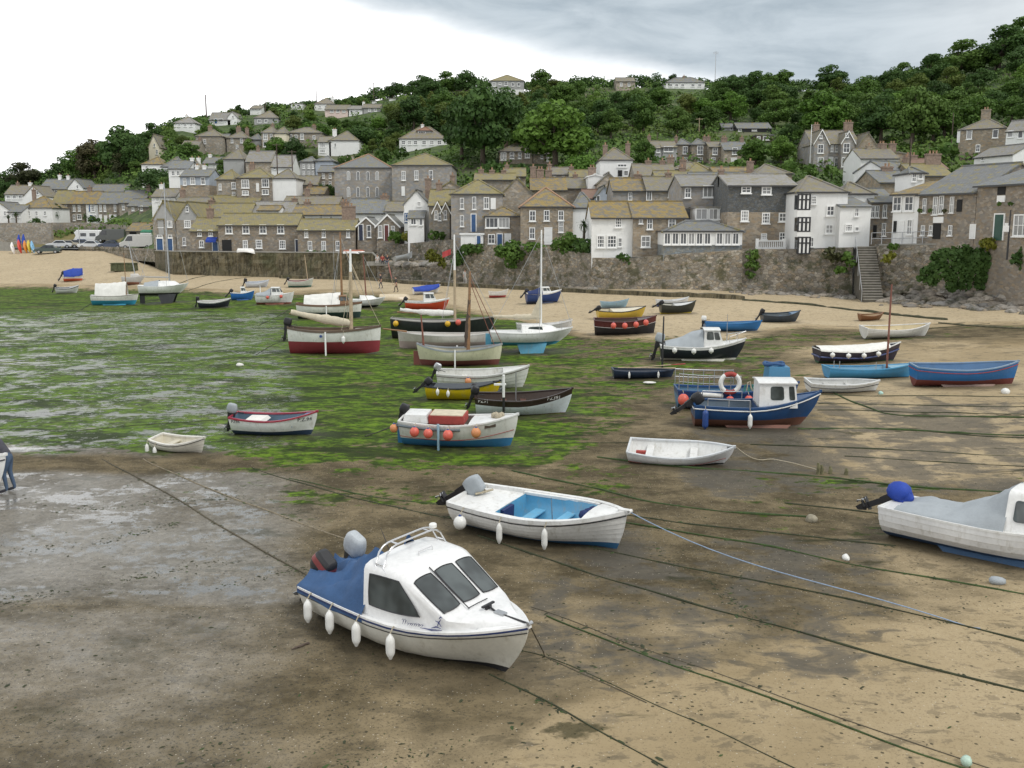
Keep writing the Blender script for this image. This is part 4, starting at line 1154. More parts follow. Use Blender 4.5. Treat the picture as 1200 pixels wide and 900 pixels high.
house('dusty brown hip roof house behind the slate hung hotel', (884, 928, 212, 204, 193), 134, 'granite_warm', 'brown', 'h', D=9, ch=[(883, 193, 1.2)])
house('orange lichened roof cottage left of the dusty brown hip roof', (838, 886, 210, 203, 196), 138, 'granite_warm', 'ochre', 'g', D=7)
house('mossy roof row behind the wide stone house with the orange ridge', (622, 664, 232, 222, 208), 146, 'granite_pale', 'ochre', 'g', D=9, ch=[(609, 195, 1.2), (634, 198, 1.5)])
house('rubble gable cottage with lichen roof right of the tall stone house', (588, 624, 240, 226, 207), 140, 'granite_pale', 'lichen', 'f', D=9)
house('grey roof cottage with small chimneys left of the white pointed roof house', (640, 690, 228, 220, 208), 152, 'granite', 'brown', 'g', D=8, ch=[(636, 199, 1.4), (676, 208, 1)])
house('low mossy row of roofs below the garden hedge right of the hall', (556, 604, 218, 210, 203), 158, 'granite', 'lichen', 'g', D=7, ch=[(563, 198, 1.2), (576, 199, 1.2), (590, 200, 1.1)])
house('stone cottage with white gable between the hall and the tall stone house', (511, 545, 232, 222, 212), 148, 'granite_pale', 'lichen', 'f', D=9, ch=[(545, 205, 1)])
# --- upper right
house('grey modern house with a wide window at the left of the upper terrace', (761, 776, 192, 173, 165), None, 'grey_render', 'brown', 'g', D=8, wins=[(771.4, 176, 4.4, 5.6, 'n')], ch=[(761, 159, 1)],
  ext=[dict(box=(775, 793, 192, 172, 165.5), wall='grey_render', roof='brown', D=8, wins=[(783.4, 174.6, 11, 6.4, 'v'), (787, 187, 5, 8, 's')])])
house('first gabled stone house of the upper terrace', (793, 810, 191, 170, 163), None, 'cottage', 'slate', 'h', D=7, wins=[(803, 176, 6, 8.6, 's'), (803, 187, 6, 5, 's')], ch=[(794, 161, .9)])
house('second gabled stone house of the upper terrace with three part window', (810, 830.6, 191, 170, 163), None, 'cottage', 'slate', 'h', D=7, wins=[(820.4, 176, 7, 10, 'k'), (820.4, 187, 6, 5, 's')], ch=[(832, 160, .9)])
house('third stone house of the upper terrace with flat brown roof line', (830.6, 848, 191, 171.6, 166), None, 'cottage', 'brown', 'g', D=7, wins=[(838, 177, 6, 8.6, 's'), (836, 187, 5, 5, 's')], ch=[(834, 160, 1)])
house('slate roofed house with blue window at the right end of the upper terrace', (848, 876, 191, 175, 166), None, 'granite_pale', 'slate', 'g', D=7, wins=[(861, 177, 6, 8, 'g'), (860, 188, 6, 5, 'white')], ch=[(853, 161, 1.6), (874, 161, 1)])
house('long low modern building with grey slate roof in the trees', (864, 904, 155, 150, 144), None, 'trim_dark', 'slate', 'g', D=7, wins=[(867, 152.5, 4, 3, 'n'), (884, 152, 6, 3, 'n')])
house('little flat roofed chalet below the long low modern building', (886, 906, 166, 158.6, 157), None, 'timber_dark', 'slate', 'x', D=5, wins=[(889, 162, 4, 4, 'n'), (898, 162, 8, 4, 'v')], name='chalet', cat='chalet')
house('small slate roofed hut left of the long low modern building', (846, 860, 153, 149, 144.6), None, 'grey_render', 'slate', 'g', D=5, wins=[(857, 151, 3, 3, 'n')], name='hut', cat='hut')
house('big grey stone villa with two white trimmed front gables', (950, 1006, 197, 168, 153), None, 'granite_grey', 'brown', 'g', D=9, ch=[(965, 145.6, 1.5), (1017, 143, 2.2)],
  wins=[(975, 174, 3.4, 8, 's'), (980.4, 174, 3.4, 8, 's'), (973.4, 190.6, 4.6, 12, 'white'), (980.6, 190, 6, 10, 'k')],
  ext=[dict(box=(953, 969.6, 198, 166.6, 151.6), Y=hillhit(985, 197) - 1.2, kind='f', trimc='trim', D=7, wins=[(961.6, 174.4, 7.4, 10.6, 'k'), (961.6, 189.6, 7.4, 10, 'k'), (962, 160.6, 3, 4, 'n')]),
   dict(box=(985, 1000, 198, 166, 153.4), Y=hillhit(985, 197) - 1.2, kind='f', trimc='trim', D=7, wins=[(992, 173.4, 8, 11, 'k'), (989.6, 190, 7, 11, 'k'), (992.6, 158.6, 4, 5, 'n')]),
   dict(box=(1003, 1028, 199, 172, 155), Y=hillhit(985, 197) - 1.5, wall='granite_warm', kind='f', D=10)])
house('white gable cottage with slate roof above the large white house', (1000, 1038, 221, 200.4, 188), (130, 126), 'white', 'slate', 'f', D=8, wins=[(1017.4, 202.6, 4.4, 7, 'g')], ch=[(1035, 205, .9)])
house('white walled cottage with stone coloured roof right of the villa', (1008, 1052, 200, 185, 174), 156, 'white', 'brown', 'g', D=8, wins=[(1038, 189, 5, 7, 'n')], ch=[(1029, 170, 1.3, 'granite_warm'), (1046, 168, 1.3)])
house('ruined stone chimney house among shrubs right of the villa', (1038, 1066, 196, 180, 178), 160, 'granite_warm', 'brown', 'f', D=7, ch=[(1044, 168, 1.5), (1057, 168, 1.5)])
house('mossy slate roof house between the white gable and the dormer house', (1030, 1068, 226, 213, 200), 118, 'granite_warm', 'slate', 'g', D=9, ch=[(1056, 196, 1.8)])
house('tall square stone house with pyramid roof and central chimney', (1122, 1177, 184, 151.6, 139), (hillhit(1150, 184) + 1, hillhit(1150, 184) - 3), 'granite_warm', 'brown', 'h', D=9, cm='granite_warm', wins=[(1136, 157.6, 6.6, 11, 'n'), (1166.6, 156.6, 7, 10, 'n'), (1146, 173.6, 5, 8, 's'), (1123.4, 160, 2, 14, 'white')], ch=[(1150, 128.6, 2.0)])
house('white rendered house with grey roof at the upper right edge', (1177, 1222, 184, 152, 140), (hillhit(1200, 184) + 1, hillhit(1200, 184) - 3), 'white', 'palegrey', 'g', D=5, wins=[(1184, 157, 7, 8, 'n'), (1196, 158, 6, 8, 'n')])
house('white cottage with pale slate roof below the pyramid roofed house', (1141, 1186, 196, 182, 170), (146, 139), 'white', 'palegrey', 'g', D=6, wins=[(1152, 186, 3, 5, 'n')])
house('brown roof cottage with dark red chimney above the dormer house', (1070, 1116, 214, 205, 192), 124, 'granite_warm', 'lichen', 'g', D=8, ch=[(1120, 180, 2.6)])
house('low red tiled cottage below the shrubs at the upper right', (1072, 1110, 206, 197, 186), 136, 'granite_warm', 'red', 'g', D=8, ch=[(1080, 184, 2.4)])
# --- right hand row on the quay
house('dark stone cottage set back between the white house and the black timbered front', (1018, 1047, 292, 236, 221), 101, 'cottage', 'slate', 'g', D=8, wins=[(1022.6, 248, 4, 14, 's'), (1027.6, 248, 4, 14, 's'), (1036.6, 247.4, 5, 15, 's'), (1035.4, 269, 4, 15, 's'), (1025, 271, 4, 14, 'dark')])
house('narrow white house with black bay windows and a dormer', (1044, 1073.6, 289, 226, 211), (94.4, 92), 'white', 'ochre', 'g', D=11, over=.4, wins=[(1052, 239, 10.4, 17, 'k'), (1065.8, 238.6, 10.4, 18, 'k'), (1049, 266, 3.4, 14, 'dark'), (1056.6, 270, 4, 20, 'white'), (1066.4, 266, 6, 18, 's')],
  ext=[dict(box=(1067, 1083, 218, 203.6, 196), Y=97.4, kind='h', roof='slate', wall='white', D=4, found=.4, wins=[(1071, 208, 5, 10, 's'), (1078.6, 206, 5, 7, 'n')])])
house('brown stone row house with slim black framed bay above the railing', (1074, 1140, 289, 224.6, 190), (92, 86.6), 'cottage', 'slate', 'g', D=11, over=.35, hr_add=-.2,
  wins=[(1084, 241, 4, 17, 's'), (1096.6, 241, 5.4, 21, 's'), (1103.6, 240, 5.4, 21, 's'), (1100, 257.6, 12, 7, 'panel'), (1116, 240, 4.6, 19, 's'), (1124.6, 241, 6, 14, 'dark'), (1082, 270, 3.4, 12, 's'), (1091.4, 270, 3.4, 12, 's'), (1098, 271, 9, 18, 'dark'), (1114, 270, 5, 12, 's'), (1140.4, 272, 5, 16, 'white')])
house('big brown stone building with green door and wide paned window', (1140.6, 1232, 289, 214, 190), (86.5, 78.6), 'cottage', 'slate', 'g', D=12, over=.35, ch=[(1190, 175.6, 3.2)],
  wins=[(1174, 223.6, 9, 9, 'dark'), (1173.6, 233, 9.4, 7.6, 'panel'), (1171, 266.6, 10.4, 30, 'green'), (1196.6, 264, 17, 25, 'k'), (1180, 264.4, 4, 6, 'panel'), (1214, 262, 9, 18, 's')])
# ------------------------------------------------------------------ foliage
def quads_mesh(name, P, N, size, mats, rs, asp=1.0, extra=None):
 """many small leaf clumps: one quad per point, roughly facing along N"""
 n = len(P)
 N = N + rs.normal(0, .55, (n, 3))
 N /= np.linalg.norm(N, axis=1)[:, None] + 1e-9
 A = np.cross(N, rs.normal(0, 1, (n, 3)))
 A /= np.linalg.norm(A, axis=1)[:, None] + 1e-9
 B = np.cross(N, A)
 s = (size * rs.uniform(.6, 1.3, n))[:, None]
 v = np.empty((n, 4, 3), np.float32)
 v[:, 0], v[:, 1], v[:, 2], v[:, 3] = P - A * s - B * s * .45 * asp, P + A * s * .2 - B * s * asp, P + A * s + B * s * .4 * asp, P - A * s * .25 + B * s * asp
 v = v.reshape(-1, 3)
 f = np.arange(n * 4, dtype=np.int32)
 mi = np.zeros(n, np.int32)
 if extra:
  ev, ef = np.array(extra.v, np.float32), extra.f
  quads = [q for q in ef if len(q) == 4]
  f = np.concatenate([f, np.array(quads, np.int32).reshape(-1) + len(v)])
  mi = np.concatenate([mi, np.ones(len(quads), np.int32)])
  v = np.concatenate([v, ev])
 me = bpy.data.meshes.new(name)
 nf = len(f) // 4
 me.vertices.add(len(v))
 me.vertices.foreach_set('co', v.astype(np.float32).reshape(-1))
 me.loops.add(len(f))
 me.loops.foreach_set('vertex_index', f)
 me.polygons.add(nf)
 me.polygons.foreach_set('loop_start', np.arange(nf, dtype=np.int32) * 4)
 me.polygons.foreach_set('material_index', mi)
 for m in mats:
  me.materials.append(m)
 me.update(calc_edges=True)
 me.validate()
 return me
def lobes_points(lobes, dens, rs, fill=.35):
 P, N = [], []
 for (cx, cy, cz, rx, ry, rz) in lobes:
  n = int(dens * (rx * ry + ry * rz + rx * rz) / 3 * 4 * PI / 3)
  d = rs.normal(0, 1, (n, 3))
  d /= np.linalg.norm(d, axis=1)[:, None]
  d = d[(d[:, 2] > -.55) | (rs.rand(n) < .25)]
  n = len(d)
  r = np.where(rs.rand(n) < fill, rs.uniform(.45, .9, n), rs.uniform(.85, 1.08, n))[:, None]
  P.append(np.array([cx, cy, cz]) + d * r * np.array([rx, ry, rz]))
  nn = d / np.array([rx, ry, rz])
  N.append(nn / np.linalg.norm(nn, axis=1)[:, None])
 return np.concatenate(P), np.concatenate(N)
def tree_proto(kind, seed):
 """a tree 8 m tall: (crown points, normals, wood)"""
 rs = np.random.RandomState(seed)
 rr = random.Random(seed)
 wood = MB()
 lobes = []
 if kind in ('round', 'wind', 'tall'):
  lean = 1.3 if kind == 'wind' else rr.uniform(-.3, .3)
  hw = {'round': 3.0, 'wind': 3.4, 'tall': 2.1}[kind]
  zc = 4.0 if kind != 'tall' else 4.2
  nl = 24
  for k in range(nl):
   a = 2 * PI * k / nl * 2.4 + rr.uniform(-.3, .3)
   q = rr.uniform(.15, .8) ** .6
   z = zc + rr.uniform(-2.3, 2.5) * math.sqrt(max(0.05, 1 - q * q)) * (1.35 if kind == 'tall' else 1) + (.2 if q < .5 else -.3)
   r = rr.uniform(.65, 1.3)
   lobes.append((math.cos(a) * hw * q * .82 + lean * (z - 3) / 4, math.sin(a) * hw * q * .8, z, r * 1.15, r * 1.1, r * .85))
  lobes.append((lean * .6, 0, zc + 2.5, 1.25, 1.2, 1.0))
  wood.tube([(0, 0, -1), (.05, 0, 1.4), (lean * .2, .05, 2.8), (lean * .45, 0, 4.6)], [.32, .24, .19, .08], n=6, caps=False)
  for l in lobes[::2]:
   wood.tube([(lean * .15, 0, 2.1), (l[0] * .5 + lean * .1, l[1] * .5, (l[2] + 2.1) / 2 - .1), l[:3]], [.13, .085, .03], n=5, caps=False)
 elif kind == 'pine':
  for k in range(13):
   z = 1.8 + k * .46
   r = (1 - k / 13.5) * 2.2 + .3
   for j in range(3):
    a = rr.uniform(0, 6.3)
    lobes.append((math.cos(a) * r * .55, math.sin(a) * r * .55, z + rr.uniform(-.2, .2), r * .62, r * .62, .42))
  wood.tube([(0, 0, -1), (0, 0, 3), (0, 0, 7.7)], [.28, .2, .05], n=6, caps=False)
 elif kind == 'shrub':
  for k in range(8):
   a = rr.uniform(0, 6.3)
   q = rr.uniform(.1, 1)
   r = rr.uniform(1.1, 1.9)
   lobes.append((math.cos(a) * 3.0 * q, math.sin(a) * 2.4 * q, 2.2 + rr.uniform(-1, 2.2) * (1 - q * .6), r * 1.3, r * 1.2, r))
  wood.tube([(0, 0, -1), (.1, 0, 1), (.2, .1, 3)], [.25, .2, .1], n=5, caps=False)
 dens = {'pine': 34, 'shrub': 32}.get(kind, 40)
 P, N = lobes_points(lobes, dens, rs, .3)
 return P, N, wood, rs
PROTO = {}
for k_, sd_ in (('round', 1), ('round', 2), ('round', 3), ('wind', 4), ('wind', 5), ('tall', 6), ('tall', 7), ('pine', 8), ('shrub', 9), ('shrub', 10)):
 P, N, wood, rs = tree_proto(k_, sd_)
 sz = .19 if k_ != 'shrub' else .2
 crown = quads_mesh('crown', P, N, sz, [M['leaf_mid']], rs)
 whole = quads_mesh('tree', P, N, sz, [M['leaf_mid'], M['bark']], rs, extra=wood)
 wo = wood.build('trunk', M['bark'], smooth=60)
 PROTO.setdefault(k_, []).append((crown, wo.data, whole))
 bpy.data.objects.remove(wo)
MATN = {'mid': 'leaf_mid', 'dark': 'leaf_dark', 'light': 'leaf_light', 'olive': 'leaf_olive', 'brown': 'leaf_brown', 'gorse': 'leaf_gorse'}
def setmat(o, m):
 o.material_slots[0].link = 'OBJECT'
 o.material_slots[0].material = M[MATN[m]]
def clear_of_houses(x0, x1, y0, y1, Y, slack=.0):
 for (a, b, c, d, yy) in RECTS:
  if Y < yy + 4 and x0 < b and x1 > a and y0 < d - slack and y1 > c:
   return False
 return True
def tree(px, pb, hp, kind, mat_, label=None, group=None, wf=1.0, Y=None, name='tree', cat='tree', parts=True, check=False, z0=None):
 """px, pb: picture point of the trunk's foot; hp: height in picture pixels"""
 if Y is None:
  Y = hillhit(px, pb)
 if Y > ip(px, RY, RC) - 1 and check:
  Y = ip(px, RY, RC) - 2
 p = at(px, pb, Y)
 h = hp / FPX * Y * 1.0
 wpx = hp * .42 * wf
 if check and not clear_of_houses(px - wpx, px + wpx, pb - hp, pb - hp * .15, Y, 2):
  return None
 s = h / (8.0 if kind not in ('shrub',) else 5.2)
 z = (hill_z(px, Y) if z0 is None else z0)
 lst = PROTO[kind]
 cr, wo, whole = lst[rnd.randrange(len(lst))]
 sc_ = (s * wf * rnd.uniform(.92, 1.1), s * wf * rnd.uniform(.92, 1.1), s)
 loc = (p.x, Y, min(z, p.z) if z0 is None else z0)
 if parts:
  r = empty(name, loc, label, cat, group, rnd.uniform(0, 6.28) if kind != 'wind' else rnd.uniform(-.5, .5))
  r.scale = sc_
  for nm, me in (('crown', cr), ('trunk', wo)):
   o = bpy.data.objects.new(nm, me)
   COL.objects.link(o)
   o.parent = r
   if nm == 'crown':
    setmat(o, mat_)
  return r
 o = bpy.data.objects.new(name, whole)
 COL.objects.link(o)
 o.location, o.scale = loc, sc_
 o.rotation_euler = (0, 0, rnd.uniform(0, 6.28) if kind != 'wind' else rnd.uniform(-.5, .5))
 setmat(o, mat_)
 return tag(o, label, cat, group)
# trees that stand out, one by one: foot x, foot y, height in pixels
tree(650, 200, 84, 'round', 'light', 'large bright green broadleaf tree right of the stone house with white bays', wf=1.35)
tree(622, 188, 52, 'round', 'light', 'bright green tree leaning against the big bright tree on its left', wf=1.2)
tree(566, 196, 100, 'round', 'dark', 'very large dark evergreen tree standing behind the stone hall', wf=1.0)
tree(541, 188, 76, 'round', 'dark', 'dark evergreen tree overlapping the right end of the dormer bungalow', wf=.9)
tree(592, 168, 66, 'round', 'dark', 'dark broad tree between the huge evergreen and the bright green tree', wf=1.1)
tree(962, 168, 62, 'round', 'light', 'fresh green broadleaf tree behind the villa with two gables', wf=1.3)
tree(1068, 172, 72, 'round', 'mid', 'tall mid green tree right of the villa chimneys', wf=1.1)
tree(1032, 168, 60, 'round', 'dark', 'dark green tree close behind the villa right gable', wf=1.1)
tree(974, 96, 28, 'round', 'dark', 'dome shaped dark tree on the skyline above the villa', wf=1.6)
tree(790, 90, 15, 'round', 'dark', 'small round tree alone on the skyline left of the mast', wf=1.1)
tree(817, 90, 9, 'round', 'dark', 'tiny round bush tree on the skyline beside the mast')
tree(280, 131, 13, 'tall', 'dark', 'small round headed tree on the left ridge above the blue windowed house', wf=1.2)
tree(112, 214, 52, 'round', 'brown', 'brownish conifer at the foot of the left wood', wf=1.1)
tree(142, 208, 62, 'round', 'dark', 'tall dark tree at the right end of the left wood', wf=1.05)
tree(160, 204, 46, 'round', 'dark', 'dark tree beside the cream gable ended house', wf=.95)
tree(546, 112, 30, 'round', 'dark', 'tall dark tree on the skyline left of the square ridge house', wf=1.3)
tree(520, 112, 28, 'wind', 'mid', 'feathery mid green tree on the skyline near the barn', wf=1.3)
tree(490, 114, 26, 'wind', 'dark', 'dark wind shaped tree on the skyline above the dormer bungalow', wf=1.4)
tree(460, 116, 20, 'wind', 'dark', 'low dark tree at the left end of the ridge wood', wf=1.4)
tree(1170, 78, 46, 'wind', 'dark', 'large wind swept tree near the top right corner', wf=1.6)
tree(1190, 62, 40, 'wind', 'mid', 'wind swept green tree at the right edge of the skyline', wf=1.5)
tree(1120, 92, 44, 'wind', 'mid', 'smooth topped wind swept tree left of the top right corner', wf=1.6)
tree(1085, 104, 40, 'wind', 'dark', 'dark wind swept tree at the foot of the right ridge step', wf=1.4)
tree(328, 196, 36, 'round', 'light', 'light green garden tree below the stone semi detached villa', wf=1.1)
tree(345, 200, 40, 'round', 'dark', 'dark garden tree left of the big white walled house', wf=.95)
tree(322, 182, 22, 'round', 'dark', 'dark bushy tree in front of the cream sided villa', wf=1.2)
tree(292, 180, 18, 'round', 'light', 'small light green tree below the brown hip roofed villa', wf=1.2)
tree(264, 204, 20, 'round', 'mid', 'small green garden tree beside the brick chimney on the left slope', wf=1.4)
tree(222, 190, 24, 'round', 'mid', 'bushy green tree left of the dark hip roof house', wf=1.4)
tree(186, 224, 26, 'shrub', 'dark', 'dark garden bush below the white hillside house', wf=1.4)
tree(205, 226, 22, 'shrub', 'mid', 'green garden bush left of the blue grey house', wf=1.3)
tree(370, 240, 26, 'shrub', 'dark', 'dark shrub tree in front of the pale house by the chapel', wf=.9)
tree(384, 238, 22, 'shrub', 'mid', 'green climbing shrub against the chapel left wall', wf=.9)
tree(790, 190, 30, 'round', 'dark', 'dark tree at the left end of the upper terrace', wf=.9, Y=170)
tree(755, 200, 38, 'round', 'mid', 'green tree between the pointed roof house and the upper terrace', wf=.9)
tree(680, 216, 34, 'shrub', 'light', 'light green bush left of the white gable with the pale chimney', wf=1.0)
tree(885, 196, 34, 'round', 'mid', 'broad green tree just right of the upper terrace', wf=1.5)
tree(915, 192, 34, 'round', 'light', 'yellowish green tree left of the flagpole by the villa', wf=1.3)
tree(66, 248, 10, 'round', 'dark', 'small round clipped tree in front of the stone terrace', wf=1.5, Y=207, z0=at(66, 248, 207).z)
# the masses, every tree its own object
ZONES = [
 ('broadleaf tree of the dense green wood covering the upper right hillside', 'trees of the upper right wood', (625, 1235), [(625, 108), (760, 108), (1000, 108), (1060, 100), (1130, 84), (1235, 56)],
  [(625, 190), (700, 184), (760, 166), (860, 178), (940, 170), (1030, 160), (1110, 168), (1235, 150)], 15, 112, (20, 44), ('round', 'round', 'tall', 'wind'), ('mid', 'mid', 'dark', 'mid', 'light', 'olive', 'dark')),
 ('dark tree of the wood on the slope above the stone chapel and hall', 'trees of the wood above the hall', (440, 640), [(440, 122), (480, 114), (640, 108)], [(440, 150), (500, 168), (640, 190)], 14, 40, (22, 44), ('round', 'tall', 'pine', 'round'), ('dark', 'dark', 'mid', 'olive')),
 ('tree of the dark wood on the far left hillside', 'trees of the far left wood', (-30, 178), [(-30, 240), (60, 216), (110, 200), (150, 180), (178, 168)], [(-30, 250), (60, 214), (178, 206)], 12, 34, (18, 40), ('round', 'wind', 'round'), ('dark', 'dark', 'mid', 'dark', 'mid', 'brown')),
 ('low tree among the scattered houses of the left hillside', 'trees between the left hillside houses', (180, 470), [(180, 176), (240, 145), (330, 130), (470, 120)], [(180, 212), (260, 204), (340, 200), (470, 182)], 16, 52, (12, 24), ('round', 'shrub', 'tall', 'round'), ('mid', 'dark', 'mid', 'light', 'olive')),
]
for (lab, grp, (xa, xb), top_, bot_, hmin, cnt, hr_, kinds, mats_) in ZONES:
 made = tries = 0
 cells = []
 while made < cnt and tries < cnt * 14:
  tries += 1
  px = rnd.uniform(xa, xb)
  yt = np.interp(px, *zip(*top_))
  yb = np.interp(px, *zip(*bot_))
  t = rnd.random()
  py = yt + (yb - yt) * t
  if any(abs(px - q[0]) < hmin * .8 and abs(py - q[1]) < hmin * .42 for q in cells):
   continue
  h = rnd.uniform(*hr_) * (.75 + .35 * t)
  if tree(px, py, h, rnd.choice(kinds), rnd.choice(mats_), lab, grp, wf=rnd.uniform(1.05, 1.5), parts=False, check=True):
   made += 1
   cells.append((px, py))
# skyline
lob = []
for c in np.arange(-90, 1270, 3.2):
 Y = ip(c, RY, RC) + rnd.uniform(1, 9)
 k = Y / FPX
 lo_ = 226 < c < 440
 hh = k * ((8 if lo_ else 13) + (4 if lo_ else 8) * noise.noise((c * .045, 2.2, 0)) + 4 * noise.noise((c * .16, 7.1, 0))) * (1.15 if c > 1050 else 1)
 r_ = rnd.uniform(.8, 1.9)
 for f in (.35, .8):
  lob.append(((c - 600) / FPX * Y * CP + rnd.uniform(-.6, .6), Y + rnd.uniform(-1, 1), hill_z(c, Y) + max(.6, hh - r_ * .8) * f, r_ * 1.25, r_ * 1.1, r_ * .85))
rs = np.random.RandomState(31)
P, N = lobes_points(lob, 13, rs, .3)
ob = bpy.data.objects.new('tree_line', quads_mesh('tree_line', P, N, .26, [M['leaf_dark']], rs))
COL.objects.link(ob)
tag(ob, 'far line of bushes and trees along the crest of the hill', 'tree line', kind='stuff')
# undergrowth: hedges, brambles and bushes nobody could count
rs = np.random.RandomState(5)
Ps, Ns = [], []
tot = 0
while tot < 120000:
 c = rs.uniform(-60, 1270)
 yw, yr = wally(c), ip(c, RY, RC)
 Y = yw + 24 + (yr - yw - 27) * rs.rand() ** .8
 x = (c - 600) / FPX * Y * CP
 z = hill_z(c, Y)
 px, py = proj(x, Y, z)
 dn = noise.noise((x * .07, Y * .07, 3.3)) + .5 * noise.noise((x * .25, Y * .25, 8.))
 lo = sm(yw + 24, yw + 60, Y)
 if dn < -.75 + .75 * (1 - lo):
  continue
 bad = False
 for (a, b, cc, d, yy) in RECTS:
  if a - 1 < px < b + 1 and cc < py < d + 1 and Y < yy + 10:
   bad = True
   break
  if a < px < b and d <= py < d + 12 and Y < yy and Y > yy - 12 and dn < .25:
   bad = True
   break
 if bad:
  continue
 n = 14
 hgt = (0.85 + 1.7 * max(0, dn + .3) + 1.6 * sm(yr - 22, yr - 6, Y) * (.3 if 236 < c < 440 else 1)) * (0.6 + .5 * rs.rand())
 q = rs.normal(0, 1, (n, 3)) * np.array([.8, .8, 0]) + np.array([x, Y, z])
 u = rs.rand(n)
 q[:, 2] += hgt * u
 Ps.append(q)
 nn = rs.normal(0, .6, (n, 3))
 nn[:, 2] += 1.0
 nn[:, 1] -= .6
 Ns.append(nn)
 tot += n
me = quads_mesh('undergrowth', np.concatenate(Ps), np.concatenate(Ns), .30, [M['leaf_mid']], rs)
ob = bpy.data.objects.new('undergrowth', me)
COL.objects.link(ob)
ug, G_, b_ = newmat('undergrowth leaves')
P_ = G_.pos()
n1, n2 = G_.noise(P_, .035, 4, .6), G_.noise(P_, .35, 4, .6)
c_ = G_.mix(G_.ramp(n2, .32, .66), (.042, .088, .018), (.105, .175, .034))
c_ = G_.mix(G_.math('MULTIPLY', G_.ramp(n1, .5, .62), .6), c_, (.085, .12, .02))
c_ = G_.mix(G_.math('MULTIPLY', G_.ramp(n1, .46, .36), .6), c_, (.034, .066, .018))
setp(G_, b_, c_, .7)
b_.inputs['Specular IOR Level'].default_value = .2
me.materials[0] = ug
tag(ob, 'hedges, brambles and bushes covering the hillside between the houses', 'undergrowth', kind='stuff')
# shrubs on and against the harbour walls
def shrub(name, label, lobes_px, Y, mat_, cat='bush', size=.16, dens=60, ry=1.0):
 """lobes_px: (px, py, radius in px) at depth Y"""
 rs = np.random.RandomState(hash(label) % 9999 if False else len(label) * 37 + int(lobes_px[0][0]))
 k = Y / FPX
 c0 = at(lobes_px[0][0], lobes_px[0][1], Y)
 lob = []
 for (px, py, r) in lobes_px:
  yy = Y - .2 * rs.rand()
  p = at(px, py, yy) - c0
  rx = r * k
  lob.append((p.x, p.y, p.z, rx, rx * ry, rx * .85))
  for j in range(3):
   a = rs.uniform(0, 6.28)
   lob.append((p.x + math.cos(a) * rx * .8, p.y - .3 * rx * ry * rs.rand(), p.z + math.sin(a) * rx * .65, rx * .5, rx * .5 * ry, rx * .45))
 P, N = lobes_points(lob, dens, rs, .25)
 me = quads_mesh('leaves', P, N, size, [M[MATN[mat_]]], rs)
 r = empty(name, c0, label, cat)
 o = bpy.data.objects.new('foliage', me)
 COL.objects.link(o)
 o.parent = r
 mb = MB()
 for l in lob[::4]:
  mb.tube([(l[0], l[1] + .2, l[2] - l[5] * 1.1), (l[0] + .05, l[1] + .1, l[2])], [.06, .02], n=5)
 mb.build('stems', M['bark'], r)
 return r
shrub('bush', 'green bush on the wall at the left below the tall stone house', [(545, 291, 5), (552, 293, 7), (562, 292, 7), (572, 294, 5)], 116, 'mid')
shrub('bush', 'dark bush in the corner where the low rubble wall meets the harbour wall', [(538, 303, 7), (543, 296, 5), (534, 308, 5)], 115.6, 'dark')
shrub('bush', 'trailing green bush hanging over the wall below the glazed balcony house', [(592, 296, 9), (601, 299, 12), (598, 309, 7), (585, 293, 6)], 112, 'mid')
shrub('bush', 'bright green bush under the glazed balcony house window', [(598, 286, 6), (606, 287, 5)], 113, 'light')
shrub('bush', 'large green bush in the garden of the orange ridged house', [(655, 286, 9), (665, 281, 10), (675, 288, 10), (664, 294, 8)], 108, 'mid')
shrub('bush', 'dark green bush between the palm and the white bay house', [(682, 290, 9), (689, 285, 6), (688, 296, 6)], 106, 'dark')
shrub('bush', 'low green bush at the foot of the stone house left wall', [(618, 289, 6), (628, 290, 6), (636, 291, 5)], 111, 'mid')
shrub('bush', 'small dark bush growing from the wall under the rough stone house', [(733, 303, 6), (727, 301, 4), (737, 309, 4)], 102.5, 'dark')
shrub('bush', 'bush growing against the wall below the conservatory right corner', [(881, 299, 7), (881, 312, 7), (878, 322, 5)], 97.5, 'mid')
shrub('bush', 'brownish pink flowering shrub left of the stone steps', [(972, 297, 7), (980, 304, 8), (988, 300, 5)], 94.5, 'brown')
shrub('bush', 'green and yellow shrub beside the top of the steps', [(994, 300, 6), (998, 309, 6), (985, 316, 6)], 94, 'mid')
shrub('bush', 'yellow green gorse like shrub on the wall right of the steps', [(1040, 303, 6), (1046, 299, 4)], 91, 'gorse')
shrub('bush', 'small dark shrub at the wall top beside the yellow green shrub', [(1044, 290, 4), (1050, 289, 3.4)], 92, 'mid')
shrub('bush', 'yellow flowering shrub on top of the ivy wall', [(1157, 287, 8), (1166, 288, 6)], 84.5, 'gorse')
shrub('ivy', 'great dark mass of ivy hanging over the harbour wall', [(1100, 320, 12), (1112, 305, 14), (1130, 298, 13), (1148, 303, 14), (1165, 310, 15), (1125, 322, 14), (1142, 324, 12), (1182, 320, 10), (1090, 328, 8), (1116, 334, 8), (1172, 296, 9), (1158, 326, 11), (1100, 300, 8), (1138, 312, 12), (1084, 318, 6), (1078, 326, 4), (1190, 327, 7), (1185, 306, 8), (1130, 334, 8), (1150, 334, 7), (1094, 311, 6), (1106, 296, 5)], 85, 'dark', 'ivy', dens=110, ry=.5)
shrub('ivy', 'separate ivy clump at the right edge of the harbour wall', [(1196, 305, 9), (1206, 312, 9), (1200, 296, 6)], 81.5, 'dark', 'ivy', dens=100, ry=.5)
shrub('bush', 'yellowish reeds and bush on the slope below the white gabled house', [(505, 300, 7), (513, 304, 6), (519, 309, 5)], 119.5, 'gorse')
shrub('bush', 'green garden bush left of the yellow hedge by the small cottages', [(461, 277, 6), (467, 279, 6)], 136, 'light')
